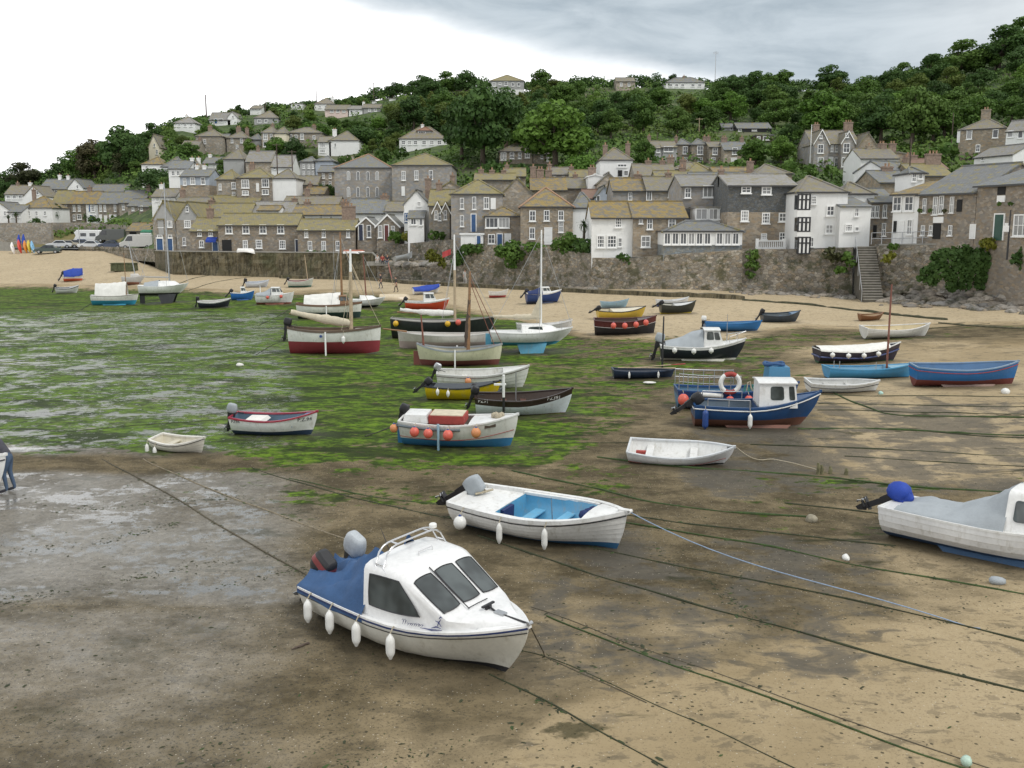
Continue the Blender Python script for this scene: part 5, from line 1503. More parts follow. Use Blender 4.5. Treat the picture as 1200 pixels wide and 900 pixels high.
shrub('bush', 'yellow green hedge bush in front of the white gabled house', [(476, 276, 6), (484, 276, 6)], 134.5, 'gorse')
shrub('bush', 'dark green bush under the two pointed gables', [(508, 276, 6), (516, 277, 5)], 130.5, 'mid')
shrub('bush', 'low hedge in front of the left cottage by the passage', [(369, 297, 4), (379, 297, 4), (360, 297, 3)], 135.6, 'dark')
shrub('bush', 'dark bush beside the parked cars on the bank', [(94, 278, 4), (99, 278, 3)], 190, 'dark')
shrub('bush', 'round dark bush before the white pergola of the terrace', [(108, 257, 4), (114, 258, 3)], 203, 'dark')
shrub('bush', 'clipped bushes below the white cottage with palms', [(36, 262, 4), (43, 259, 4), (50, 262, 3)], 199, 'dark')
shrub('hedge', 'long garden hedge above the roofs below the villa', [(870, 194, 8), (900, 198, 8), (925, 196, 9), (950, 200, 8), (975, 202, 8), (1000, 204, 7)], 168, 'mid', 'hedge', size=.3, dens=16)
shrub('hedge', 'green hedge below the big white walled house', [(405, 188, 7), (425, 186, 8), (450, 182, 8), (470, 180, 7)], 214, 'mid', 'hedge', size=.3, dens=16)
shrub('hedge', 'garden hedge behind the mossy row of roofs right of the hall', [(575, 194, 7), (592, 198, 7), (610, 200, 7), (628, 202, 6)], 172, 'dark', 'hedge', size=.3, dens=16)
shrub('hedge', 'wild green hedge left of the white gable cottage on the right', [(1028, 180, 8), (1075, 186, 9), (1095, 180, 9), (1112, 176, 8)], 172, 'mid', 'hedge', size=.3, dens=16)
def palm(px, pb, hp, Y, label):
 k = Y / FPX
 p = at(px, pb, Y)
 h = hp * k
 r = empty('palm', p, label, 'palm')
 mb = MB()
 mb.tube([(0, 0, -.8), (.05, 0, h * .35), (0, 0, h * .62)], [.17, .14, .12], n=7)
 mb.build('trunk', M['bark'], r)
 mb = MB()
 rr = random.Random(px)
 for j in range(60):
  a, el = rr.uniform(0, 6.28), rr.uniform(-.7, 1.4)
  L = h * .46 * rr.uniform(.8, 1.1)
  pts = []
  for q in range(5):
   t = q / 4
   e = el - 1.1 * t * t
   pts.append(V((math.cos(a) * math.cos(e) * L * t, math.sin(a) * math.cos(e) * L * t, h * .62 + L * t * math.sin(el) - .5 * L * t * t)))
  sd_ = V((-math.sin(a), math.cos(a), 0)) * .07
  for q in range(4):
   w0, w1 = 1 - q * .22, 1 - (q + 1) * .22
   mb.face([pts[q] - sd_ * w0, pts[q] + sd_ * w0, pts[q + 1] + sd_ * w1, pts[q + 1] - sd_ * w1])
 mb.build('fronds', M['leaf_dark'], r)
palm(684, 280, 28, 109.5, 'spiky palm in front of the white end wall of the orange ridged house')
palm(19, 258, 12, 199, 'small palm left of the white cottage with the mossy hipped roof')
palm(10, 259, 9, 198.5, 'shorter palm near the far left edge')
palm(66, 262, 17, 205, 'thin palm at the left end of the stone terrace')
palm(100, 262, 14, 205, 'small palm before the ochre roofed terrace cottage')
palm(454, 170, 22, hillhit(454, 170), 'palm in the garden left of the dormer bungalow')
# ------------------------------------------------------------------ boats
class Hull:
 def __init__(s, L, B, D, sb=.3, ss=.08, tw=.75, rake=.3, full=2.3, kb=.12, bil=2.3, flare=1.0, mx=.42, de=0.0, sk=0.0):
  s.__dict__.update(locals())
 def hb(s, t):
  if t < s.mx:
   return s.B / 2 * (s.tw + (1 - s.tw) * math.sin(t / s.mx * PI / 2))
  u = (t - s.mx) / (1 - s.mx)
  return s.B / 2 * max(0.0, 1 - u ** s.full) + .012
 def sh(s, t):
  return s.D + s.ss * max(0, (s.mx - t) / s.mx) ** 2 + s.sb * max(0, (t - s.mx) / (1 - s.mx)) ** 1.8
 def kz(s, t):
  return s.kb * s.D * max(0, (t - .72) / .28) ** 2 + s.sk * s.D * max(0, (.3 - t) / .3) ** 2
 def y(s, t, z):
  k, h = s.kz(t), s.sh(t)
  q = min(1, max(0, (z - k) / (h - k)))
  w = max(sm(.45, 1, t), s.de * sm(.4, 0, t))
  yf = (1 - (1 - q) ** s.bil) ** .62
  yb = q ** (.85 * s.flare)
  return s.hb(t) * (yf * (1 - w) + yb * w)
 def x(s, t, z):
  k, h = s.kz(t), s.sh(t)
  q = min(1, max(0, (z - k) / (h - k)))
  return s.L * (t - .5) - s.rake * (1 - q) ** 1.6 * sm(.6, 1, t) + (.08 * (1 - q) + s.de * s.rake * (1 - q) ** 1.6) * sm(.3, 0, t)
 def p(s, t, z, side=1, out=0.0):
  return V((s.x(t, z), side * (s.y(t, z) + out), z))
 def rim(s, t, side=1, out=0.0, up=0.0):
  h = s.sh(t)
  return V((s.x(t, h), side * (s.hb(t) + out), h + up))
TS = [0, .06, .14, .24, .34, .44, .54, .63, .71, .78, .84, .89, .93, .965, .985, 1.0]
def hull_mesh(h, root, top, bottom, wl, band=0.0, bandmat=None, planks=0, name='hull'):
 mb = MB()
 nb, na = 5, (planks or 6)
 for side in (1, -1):
  rows = []
  for t in TS:
   k, sh_ = h.kz(t), h.sh(t)
   zw = min(max(wl, k), sh_ - .05)
   zt = sh_ - band
   row = [h.p(t, k + (zw - k) * j / nb, side) for j in range(nb)]
   if planks:
    for j in range(na):
     z0, z1 = zw + (zt - zw) * j / na, zw + (zt - zw) * (j + 1) / na
     row += [h.p(t, z0, side, .014 if j else 0), h.p(t, z1 - .001, side)]
   else:
    row += [h.p(t, zw + (zt - zw) * j / na, side) for j in range(na + 1)]
   if band:
    row.append(h.p(t, sh_, side))
   rows.append(row)
  nl = len(rows[0])
  mb.grid(rows, lambda a, b: 1 if b < nb else (2 if (band and b >= nl - 2) else 0), flip=side > 0)
  if side == 1:
   r0 = rows[0]
  else:
   for b in range(nl - 1):
    mb.face([r0[b], r0[b + 1], rows[0][b + 1], rows[0][b]], 1 if b < nb else (2 if (band and b >= nl - 2) else 0))
   rP = [h.p(1.0, q[2], 1) for q in rows[-1]]
   for b in range(nl - 1):
    mb.face([rows[-1][b], rows[-1][b + 1], rP[b + 1], rP[b]], 1 if b < nb else 0)
 o = mb.build(name, [paint(top), paint(bottom, .6), paint(bandmat or top)], root)
 merge_doubles(o, 2e-4)
 o.data.polygons.foreach_set('use_smooth', [True] * len(o.data.polygons))
 o.data.set_sharp_from_angle(angle=R(28))
 return o
def interior(h, root, mat, fl=.25, t0=0.0, t1=.93, th=.045, name='interior', mats=None, drop=.015):
 mb = MB()
 ts = [t0 + .012] + [t for t in TS if t0 + .02 < t < t1 - .01] + [t1]
 pr, sr = [], []
 for t in ts:
  z1, z0 = h.sh(t) - drop, max(fl, h.kz(t) + .1)
  for side, rr_ in ((1, pr), (-1, sr)):
   row = []
   for j in range(5):
    z = z1 + (z0 - z1) * j / 4
    p = h.p(t, z, side)
    p.y = side * max(.004, abs(p.y) - th)
    row.append(p)
   rr_.append(row)
 mb.grid(pr)
 mb.grid(sr, flip=True)
 mb.grid([[a[-1], b[-1]] for a, b in zip(pr, sr)], 1 if mats else 0)
 for k in (0, -1):
  mb.face(pr[k] + sr[k][::-1])
 o = mb.build(name, mats or mat, root, smooth=40)
 return o
def gunwale(h, root, mat, w=.07, hgt=.05, out=.02, t0=0.0, transom=True, name='gunwale'):
 mb = MB()
 for side in (1, -1):
  rows = []
  for t in [q for q in TS if q >= t0]:
   a = h.rim(t, side, out)
   iy = side * max(0.0, h.hb(t) + out - w)
   rows.append([a + V((0, 0, -hgt * .6)), a + V((0, 0, hgt * .4)), V((a.x, iy, a.z + hgt * .4)), V((a.x, iy, a.z - hgt * .6))])
  mb.grid(rows, closed=True, flip=side < 0)
  mb.face(rows[0])
  mb.face(rows[-1])
 if transom:
  a = h.rim(0, 1)
  mb.box((a.x + .02, 0, a.z + .002), (.07, 2 * h.hb(0), hgt))
 a = h.rim(1.0)
 mb.box((a.x - .01, 0, a.z), (.10, .07, hgt + .03))
 return mb.build(name, mat, root, smooth=30)
def rail(h, root, mat, dz, r=.02, name='rubbing_strake', t1=1.0):
 mb = MB()
 for side in (1, -1):
  mb.tube([h.p(t, h.sh(t) - dz, side, r * .5) for t in TS if t <= t1], r, n=6)
 a, b = h.p(0, h.sh(0) - dz, 1), h.p(0, h.sh(0) - dz, -1)
 mb.tube([a - V((r, 0, 0)), b - V((r, 0, 0))], r, n=6)
 return mb.build(name, mat, root, smooth=60)
def deck(h, root, mat, t0, t1=1.0, camber=.05, drop=0.0, down=None, name='foredeck', edge=.03, lift=0.0):
 mb = MB()
 ts = sorted(set([t0, t1] + [t for t in TS if t0 < t < t1]))
 rows = []
 for t in ts:
  w = max(.004, h.hb(t) - edge)
  xx, zz = h.x(t, h.sh(t)), h.sh(t) - drop + lift * (t - t0) / max(.01, t1 - t0)
  rows.append([V((xx, w * q, zz + camber * (1 - q * q) * min(1, w / (h.B * .3)))) for q in (-1, -.6, -.2, .2, .6, 1)])
 mb.grid(rows)
 if down is not None:
  for k, s in ((0, 1), (-1, 1)):
   t = ts[k]
   if (k == 0 and t > .01) or (k == -1 and t < .99):
    yl = max(.01, h.y(t, down) - .06)
    lo = [V((p.x, max(-yl, min(yl, p.y * .93)), down)) for p in rows[k]]
    mb.grid([rows[k], lo])
 return mb.build(name, mat, root, smooth=50)
def thwart(h, root, mat, t, z, w=.24, name='thwart', th=.035):
 mb = MB()
 y = h.y(t, z) - .04
 mb.box((h.x(t, z), 0, z), (w, 2 * y, th))
 return mb.build(name, mat, root)
def keel(h, root, mat, d=.10, w=.07, t0=.02, t1=.86, bilge=False):
 mb = MB()
 a, b = h.x(t0, h.kz(t0)), h.x(t1, h.kz(t1))
 mb.hexa([V((a, -w / 2, -d)), V((b, -w / 2, -d * .5)), V((b, w / 2, -d * .5)), V((a, w / 2, -d)), V((a, -w / 2, h.kz(t0) + .04)), V((b, -w / 2, h.kz(t1) + .04)), V((b, w / 2, h.kz(t1) + .04)), V((a, w / 2, h.kz(t0) + .04))])
 if bilge:
  for s in (1, -1):
   z = h.D * .2
   y = h.y(.45, z)
   mb.hexa([V((-h.L * .2, s * y - .03, -d * .8)), V((h.L * .2, s * y - .03, -d * .8)), V((h.L * .2, s * y + .03, -d * .8)), V((-h.L * .2, s * y + .03, -d * .8)),
      V((-h.L * .26, s * y * .8 - .03, z)), V((h.L * .26, s * y * .8 - .03, z)), V((h.L * .26, s * y * .8 + .03, z)), V((-h.L * .26, s * y * .8 + .03, z))])
 return mb.build('keel', mat, root)
def outboard(h, root, col=M['black'], tilt=55, s=1.0, y=0.0, band=None, name='outboard_motor', cover=None, turn=0):
 T = Matrix.Translation((h.x(0, h.sh(0)) - .10 * s, y, h.sh(0) + .02)) @ Matrix.Rotation(R(turn), 4, 'Z') @ Matrix.Rotation(R(tilt), 4, 'Y') @ Matrix.Scale(s, 4)
 mb = MB()
 lev = [(-.02, .30, .20), (.0, .42, .26), (.10, .50, .30), (.22, .52, .31), (.36, .47, .28), (.43, .42, .25), (.46, .3, .18)]
 rows = []
 for z, a, b in lev:
  rows.append([V((a / 2 * math.copysign(abs(math.cos(q)) ** .42, math.cos(q)) + .02, b / 2 * math.copysign(abs(math.sin(q)) ** .5, math.sin(q)), z + .12)) for q in [2 * PI * j / 14 for j in range(14)]])
 mb.grid(rows, lambda a, b: 1 if (band and a == 3) else 0, closed=True)
 mb.face(rows[-1])
 mb.face(rows[0][::-1])
 o = mb.build(name, [cover or col, band or col], root, smooth=50, M=T)
 mb = MB()
 mb.box((-.02, 0, -.05), (.22, .16, .34), taper=1.2)
 mb.box((.12, 0, .0), (.16, .22, .24))
 mb.box((-.03, 0, -.42), (.15, .085, .55))
 mb.box((-.08, 0, -.62), (.36, .18, .02))
 mb.tube([(.08, 0, -.74), (-.02, 0, -.74), (-.2, 0, -.74)], [.02, .055, .035], n=8)
 mb.hexa([V(p) for p in ((-.1, -.012, -.98), (.0, -.012, -.95), (.0, .012, -.95), (-.1, .012, -.98), (-.13, -.02, -.74), (.08, -.02, -.74), (.08, .02, -.74), (-.13, .02, -.74))])
 mb.build('drive_leg', M['black'], o)
 mb = MB()
 for k in range(3):
  a = 2 * PI * k / 3
  c, s_ = math.cos(a), math.sin(a)
  mb.slab([V((-.22, .02 * c, .02 * s_ - .74)), V((-.19, .12 * c - .06 * s_, .12 * s_ + .06 * c - .74)), V((-.22, .15 * c, .15 * s_ - .74)), V((-.25, .12 * c + .06 * s_, .12 * s_ - .06 * c - .74))], .012)
 mb.build('propeller', M['steel'], o)
 mb = MB()
 mb.tube([(.2, 0, .12), (.45, .0, .2), (.66, 0, .22)], [.03, .022, .026], n=6)
 mb.build('tiller', M['black'], o)
 return o
def spar(root, a, b, r0, r1, mat, name='mast', n=8):
 mb = MB()
 a, b = V(a), V(b)
 mb.tube([a.lerp(b, k / 6) for k in range(7)], [r0 + (r1 - r0) * k / 6 for k in range(7)], n=n)
 return mb.build(name, mat, root, smooth=60)
def lines(root, segs, mat=M['steel'], r=.012, name='rigging'):
 mb = MB()
 for s in segs:
  mb.tube(s, r, n=4)
 return mb.build(name, mat, root)
def sail(root, a, b, r, mat, name='furled_sail', sag=.08, seed=1):
 mb = MB()
 a, b = V(a), V(b)
 pts, rs_ = [], []
 for k in range(19):
  t = k / 18
  p = a.lerp(b, t)
  p.z -= sag * math.sin(PI * t)
  p += V((0, .03 * noise.noise((t * 9, seed, 0)), .03 * noise.noise((t * 9, seed, 5))))
  pts.append(p)
  rs_.append(max(.02, r * (.55 + .45 * math.sin(PI * min(1, t * 1.2 + .12)) + .35 * noise.noise((t * 11, seed, 2)))))
 mb.tube(pts, rs_, n=9, sq=(.7, 1.15))
 return mb.build(name, mat, root, smooth=80)
def tarp(h, root, mat, t0, t1, hs, pw=1.8, over=.04, dropz=.12, name='cover', seed=0, wr=.02, ty=1.0):
 """a cloth over the boat between two stations; hs: (t, ridge height over the sheer)"""
 mb = MB()
 rows = []
 n = 22
 for k in range(n + 1):
  t = t0 + (t1 - t0) * k / n
  hh = np.interp(t, [q[0] for q in hs], [q[1] for q in hs])
  w, z = (h.hb(t) + over) * ty, h.sh(t)
  xx = h.x(t, z)
  row = []
  dz = dropz * (1 + .35 * noise.noise((t * 7, seed, 3)))
  for j in range(23):
   v = -1 + 2 * j / 22
   av = abs(v)
   if j in (0, 22):
    p = V((xx, (1 if v > 0 else -1) * (w + .012), z - dz))
   else:
    vv = v / (20 / 22)
    a2 = abs(vv)
    zz = z + .03 + hh * (1 - a2 ** pw)
    f = wr * (1.3 * noise.noise((t * 5 + vv * 2.5, vv * 2 - t * 4, seed)) + abs(noise.noise((t * 9 - vv * 4, vv * 2, seed + 2))) + .5 * noise.noise((t * 17, vv * 7 + t * 9, seed + 4))) * (.4 + hh)
    p = V((xx, vv * w, zz + f * 2.2 * (1 - a2 ** 3)))
   row.append(p)
  rows.append(row)
 mb.grid(rows)
 return mb.build(name, mat, root, smooth=70)
def quadwin(root, q, rects, mat, name='window', off=.012, ch=.18, thick=.015, frame=None):
 """panes with cut corners set on a four cornered panel (bl, br, tr, tl)"""
 q = [V(p) for p in q]
 nrm = (q[1] - q[0]).cross(q[3] - q[0]).normalized()
 def B_(u, v):
  return (q[0] * (1 - u) + q[1] * u) * (1 - v) + (q[3] * (1 - u) + q[2] * u) * v + nrm * off
 out = []
 for (u0, v0, u1, v1) in rects:
  du, dv = (u1 - u0) * ch, (v1 - v0) * ch
  poly = []
  for cu, cv, su, sv, a0 in ((u1 - du, v0 + dv, du, dv, -90), (u1 - du, v1 - dv, du, dv, 0), (u0 + du, v1 - dv, du, dv, 90), (u0 + du, v0 + dv, du, dv, 180)):
   for k in range(4):
    a = R(a0 + 30 * k)
    poly.append(B_(cu + su * math.cos(a), cv + sv * math.sin(a)))
  mb = MB()
  mb.slab(poly, thick, n=nrm)
  if frame:
   mb.tube(poly + [poly[0]], .012, 1, n=4)
  out.append(mb.build(name, [mat, frame or mat], root))
 return out
def surfwin(root, fn, mat, off=.014, name='window', n=8, rd=.14, frame=None):
 """a rounded pane following a curved side: fn(u, v) gives the surface"""
 c = [fn(.5, .5), fn(.55, .5), fn(.5, .55)]
 nr = (c[1] - c[0]).cross(c[2] - c[0]).normalized()
 mb = MB()
 rows = []
 for i in range(n + 1):
  b_ = -1 + 2 * i / n
  row = []
  for j in range(n + 1):
   a = -1 + 2 * j / n
   row.append(fn(.5 + .5 * a * math.sqrt(1 - b_ * b_ * rd), .5 + .5 * b_ * math.sqrt(1 - a * a * rd)) + nr * off)
  rows.append(row)
 mb.grid(rows)
 rim = rows[0] + [r_[-1] for r_ in rows[1:]] + rows[-1][-2::-1] + [r_[0] for r_ in rows[-2:0:-1]]
 mb.tube(rim + [rim[0]], .013, 1, n=4, caps=False)
 return mb.build(name, [mat, frame or M['black']], root, smooth=60)
def wheelhouse(h, root, mat, t0, t1, w0, hgt, rakef=.25, rakeb=.05, inset=.06, roofmat=None, winmat=M['boat_glass'], side_rects=((.12, .45, .55, .9), (.62, .45, .92, .9)), front=((.08, .4, .47, .9), (.53, .4, .92, .9)), over=.06, base=None, name='wheelhouse'):
 z0 = base if base is not None else h.sh((t0 + t1) / 2) - .02
 xa, xb = h.x(t0, h.sh(t0)), h.x(t1, h.sh(t1))
 zt = z0 + hgt
 P = [V((xa, -w0, z0)), V((xb, -w0 * .92, z0)), V((xb, w0 * .92, z0)), V((xa, w0, z0)), V((xa + rakeb, -w0 + inset, zt)), V((xb - rakef, -w0 * .92 + inset, zt)), V((xb - rakef, w0 * .92 - inset, zt)), V((xa + rakeb, w0 - inset, zt))]
 mb = MB()
 mb.hexa(P)
 o = mb.build(name, mat, root)
 mb = MB()
 rows = []
 for k in range(6):
  u = k / 5
  rows.append([P[4].lerp(P[5], 0) * 0 + V((xa + rakeb - over + (xb - rakef - xa - rakeb + 2 * over) * u, (w0 - inset + over) * v, zt + .012 + .06 * (1 - v * v))) for v in (-1, -.5, 0, .5, 1)])
 mb.grid(rows)
 mb.grid([[p - V((0, 0, .05)) for p in r] for r in rows], flip=True)
 for a, b in ((rows[0], 1), (rows[-1], 1), ([r[0] for r in rows], 1), ([r[-1] for r in rows], 1)):
  mb.grid([a, [p - V((0, 0, .05)) for p in a]])
 mb.build('cabin_roof', roofmat or mat, o, smooth=40)
 for rc, q in ((side_rects, (P[0], P[1], P[5], P[4])), ([(1 - r[2], r[1], 1 - r[0], r[3]) for r in side_rects], (P[2], P[3], P[7], P[6])), (front, (P[1], P[2], P[6], P[5]))):
  quadwin(o, q, rc, winmat)
 return P
def cuddy(h, root, mat, secs, inset=.12, name='cabin', z_off=0.0):
 """low rounded cabin: secs = (t, half width at top, height over the sheer)"""
 mb = MB()
 rows = []
 for (t, w, hh) in secs:
  z, b = h.sh(t) + z_off, max(.03, h.hb(t) - inset)
  w = min(w, b)
  xx = h.x(t, h.sh(t))
  half = [(b, -.02), (b * .985, .02), (w + .05 * min(1, hh), max(.03, hh - .12)), (w, max(.035, hh - .045)), (w * .86, hh), (w * .4, hh + .03 * min(1, hh * 2)), (0, hh + .04 * min(1, hh * 2))]
  rows.append([V((xx, -y, z + q)) for y, q in half] + [V((xx, y, z + q)) for y, q in half[-2::-1]])
 mb.grid(rows)
 mb.face(rows[0])
 mb.face(rows[-1][::-1])
 o = mb.build(name, mat, root, smooth=38)
 return o, rows
BOATS = []
class Boat:
 def __init__(s, label, px0, px1, pyb, hd, hpx, ratio=.38, heel=0.0, name='boat', cat='boat', group=None, L=None, B=None, D=None, loc=None, sink=.055, z0=None, pitch=0.0, **hk):
  p = g((px0 + px1) / 2, pyb) if loc is None else V((loc[0], loc[1], floor_z(loc[0], loc[1])))
  if z0 is not None:
   p.z = z0
  s.fwd = p.y * CP + (HC - p.z) * SP
  c_, s_ = abs(math.cos(R(hd))), abs(math.sin(R(hd)))
  wm = (px1 - px0) / FPX * s.fwd
  L = L or wm / (c_ + ratio * s_)
  B = B or L * ratio
  D = D or .87 * hpx / FPX * s.fwd
  s.h = Hull(L, B, D, **hk)
  s.root = empty(name, (0, 0, 0), label, cat, group)
  rot = Matrix.Rotation(R(hd), 4, 'Z') @ Matrix.Rotation(R(-pitch), 4, 'Y') @ Matrix.Rotation(R(heel), 4, 'X')
  mz = min((rot @ s.h.p(t, z, sd)).z for t in (0.05, .2, .4, .6, .8) for sd in (1, -1) for z in [s.h.kz(t) + (s.h.sh(t) - s.h.kz(t)) * q for q in (0, .08, .16, .3)])
  if loc is None:
   p.y += B * .38 * c_ + L * .25 * s_
   p.x *= p.y / (p.y - B * .38 * c_ - L * .25 * s_)
   if z0 is None:
    p.z = floor_z(p.x, p.y)
  p.z += -mz - sink
  s.root.rotation_mode = 'XYZ'
  s.root.matrix_world = Matrix.Translation(p) @ rot
  s.M = Matrix.Translation(p) @ rot
  if z0 is None:
   BOATS.append((p.x, p.y, L, B, R(hd)))
  s.near = -1 if math.cos(R(hd)) > 0 else 1
 def w(s, p):
  return s.M @ V(p)
def fender(b, t, label, side=None, r=.09, L=.48, mat=M['fender_white'], drop=.14, group=None, name='fender'):
 side = side or b.near
 a = b.w(b.h.rim(t, side, .02, .03))
 c = b.w(b.h.rim(t, side, r + .035, 0))
 top = V((c.x, c.y, a.z - drop))
 e = empty(name, top, label, 'fender', group)
 mb = MB()
 pf = [(.015, 0), (.03, -.03), (.045, -.05), (r * .75, -.075), (r * .96, -.12), (r, -.18), (r, -L + .14), (r * .96, -L + .08), (r * .7, -L + .03), (.04, -L), (.03, -L - .03), (.012, -L - .045)]
 mb.lathe(pf[::-1], n=12)
 mb.build('body', mat, e, smooth=60)
 mb = MB()
 mb.tube([(0, 0, 0), ((a - top) * .6 + V((0, 0, .01))), a - top], .012, n=5)
 mb.build('lanyard', M['rope'], e)
 return e
def buoy(b, t, label, side=None, r=.17, mat=M['buoy_red'], drop=.1, group=None, at_=None, name='buoy'):
 side = side or b.near
 a = b.w(at_) if at_ is not None else b.w(b.h.rim(t, side, .02, .03))
 c = a if at_ is not None else b.w(b.h.rim(t, side, r + .03, 0))
 top = V((c.x, c.y, a.z - drop))
 e = empty(name, top, label, 'buoy', group)
 mb = MB()
 mb.ball((0, 0, -r - .05), r, n=14, sq=(1, 1, 1.08))
 mb.lathe([(.05, -.09), (.04, -.03), (.02, 0)], n=8, mi=1)
 mb.build('body', [mat, M['fender_blue']], e, smooth=60)
 mb = MB()
 mb.tube([(0, 0, -.01), a - top + V((0, 0, .005))], .012, n=5)
 mb.build('lanyard', M['rope'], e)
 return e
def lettering(root, txt, pos, size, rot, mat, italic=0.0):
 cu = bpy.data.curves.new('lettering', 'FONT')
 cu.body = txt
 cu.size = size
 cu.extrude = .002
 cu.shear = italic
 cu.materials.append(mat)
 t_ = bpy.data.objects.new('lettering_curve', cu)
 COL.objects.link(t_)
 me = bpy.data.meshes.new_from_object(t_.evaluated_get(bpy.context.evaluated_depsgraph_get()))
 bpy.data.objects.remove(t_)
 o = bpy.data.objects.new('lettering', me)
 COL.objects.link(o)
 o.parent = root
 o.matrix_local = Matrix.Translation(pos) @ rot
 return o
def side_text(b, txt, t, frac, size, mat, side=None):
 """registration on the hull's side, following its slope"""
 h = b.h
 side = side or b.near
 z = h.sh(t) * frac
 p0, p1 = h.p(t, z, side, .012), h.p(t + .04, z, side, .012)
 pu = h.p(t, z + .08, side, .012)
 ex = (p1 - p0).normalized() * (1 if side < 0 else -1)
 ez = (pu - p0).normalized()
 ey = ez.cross(ex).normalized()
 ez = ex.cross(ey).normalized()
 Rm = Matrix((ex, -(-ez), ex.cross(ez))).transposed().to_4x4()
 return lettering(b.root, txt, p0, size, Rm, mat)
PW, PC = paint(WHITE), paint(CREAMC)
# ---- 1: the cabin boat in the foreground
b = Boat('white cabin motor boat with blue canvas cover and four hanging fenders in the foreground', 355, 622, 788, -42, 0, heel=4.5, name='cabin_boat', L=5.4, B=2.15, D=.86, loc=(-1.66, 17.9), sb=.30, ss=-.04, tw=.86, rake=.62, full=2.7, kb=.1, bil=3.2, flare=1.15)
h, r = b.h, b.root
PW0, PW = PW, paint((.76, .76, .75), .28, .1)
hull_mesh(h, r, (.60, .585, .52), BLACKC, .20, band=.10, bandmat=WHITE)
rail(h, r, M['canvas_navy'], .045, .024)
rail(h, r, M['black'], .14, .010, 'pinstripe')
gunwale(h, r, PW, w=.16, hgt=.04, out=.025)
keel(h, r, paint(BLACKC, .6), .08)
SECS = [(1.0, .02, .02), (.97, .09, .05), (.92, .22, .10), (.86, .44, .15), (.81, .62, .20), (.778, .72, .235), (.765, .745, .255), (.60, .80, .86), (.585, .805, .91), (.56, .81, .95), (.50, .82, .975), (.41, .83, .985), (.395, .83, .975)]
o, rows = cuddy(h, r, PW, SECS, inset=.07)
def roof_at(t, y):
 ts_, ws, hs_ = [q[0] for q in SECS][::-1], [q[1] for q in SECS][::-1], [q[2] for q in SECS][::-1]
 w, hh = np.interp(t, ts_, ws), np.interp(t, ts_, hs_)
 k = min(1, hh * 2)
 return V((h.x(t, h.sh(t)), y, h.sh(t) + np.interp(abs(y), [0, .4 * w, .86 * w, w], [hh + .04 * k, hh + .03 * k, hh, hh - .045])))
for ya, yb in ((-.70, -.29), (-.22, .22), (.29, .70)):
 surfwin(o, lambda u, v: roof_at(.752 + (.615 - .752) * v, (ya + (yb - ya) * u) * (1 + .06 * v)), M['boat_glass'], rd=.11)
mb = MB()
fr = [roof_at(t, y) + V((.02, 0, .02)) for t, y in ((.78, -.255), (.70, -.258), (.60, -.262))]
mb.tube(fr, .011, n=5)
fr = [roof_at(t, y) + V((.02, 0, .02)) for t, y in ((.775, -.24), (.775, 0), (.775, .24))]
mb.tube(fr, .009, n=5)
mb.build('hatch_frame', M['black'], o)
for s in (-1, 1):
 def sp(t, f):
  b0, w = max(.03, h.hb(t) - .07), np.interp(t, [.395, .60, .765], [.83, .80, .745])
  hh = np.interp(t, [.395, .50, .56, .60, .765], [.975, .975, .95, .86, .255])
  return V((h.x(t, h.sh(t)), s * (b0 * .985 * (1 - f) + (w + .05) * f), h.sh(t) + .02 * (1 - f) + (hh - .12) * f))
 def sidewin(u, v):
  zz = .22 + .60 * v
  t = .425 + ((.672 - .1 * v) - .425) * (u if s < 0 else 1 - u)
  hh = np.interp(t, [.395, .50, .56, .60, .765], [.975, .975, .95, .86, .255])
  return sp(t, (zz - .02) / max(.2, hh - .14))
 surfwin(o, sidewin, M['boat_glass'], rd=.08)
tarp(h, r, M['canvas_blue'], -.01, .405, [(-.01, .14), (.10, .19), (.22, .34), (.34, .66), (.405, 1.01)], pw=2.0, over=.0, dropz=.13, seed=3, wr=.17)
mb = MB()
for dx in (0, .22):
 pts = []
 for k in range(15):
  v = -1 + 2 * k / 14
  zz = 1.30 * (1 - abs(v) ** 7 * .27)
  pts.append(V((h.x(.44, 0) + dx + .0 * v, v * .80, h.sh(.44) + zz - .0)))
 pts = [V((pts[0].x + .12, -.84, h.sh(.44) + .88))] + pts + [V((pts[-1].x + .12, .84, h.sh(.44) + .88))]
 mb.tube(pts, .018, n=7)
for v in (-.98, -.5, .5, .98):
 zz = h.sh(.44) + 1.30 * (1 - abs(v) ** 7 * .27)
 mb.tube([V((h.x(.44, 0), v * .80, zz)), V((h.x(.44, 0) + .22, v * .80, zz))], .016, n=6)
mb.build('roof_rail', M['chrome'], r, smooth=60)
mb = MB()
mb.tube([V((h.x(.52, 0), -.1, h.sh(.5) + 1.0)), V((h.x(.52, 0), -.1, h.sh(.5) + 1.08)), V((h.x(.52, 0), .25, h.sh(.5) + 1.08)), V((h.x(.52, 0), .25, h.sh(.5) + 1.0))], .014, n=6)
mb.build('grab_rail', M['chrome'], r)
mb = MB()
mb.lathe([(.06, 0), (.075, .01), (.075, .07), (.06, .085)], (h.x(.45, 0) + .1, .56, h.sh(.44) + 1.3), 12)
mb.build('navigation_light', M['fender_white'], r)
spar(r, (h.x(.40, 0), -.25, h.sh(.4) + 1.0), (h.x(.36, 0), -.25, h.sh(.4) + 1.42), .012, .005, M['black'], 'aerial', 5)
mb = MB()
zc = h.sh(.9) + .14
mb.box((h.x(.89, 0) + .15, 0, zc + .03), (.05, .14, .07))
mb.box((h.x(.89, 0) + .15, 0, zc + .08), (.05, .30, .03))
mb.tube([V((h.x(.89, 0) + .15, -.0, zc + .06)), V((h.x(.96, 0) + .1, .0, zc - .02)), V((h.L / 2 + .02, 0, h.sh(1) + .04))], .02, n=6)
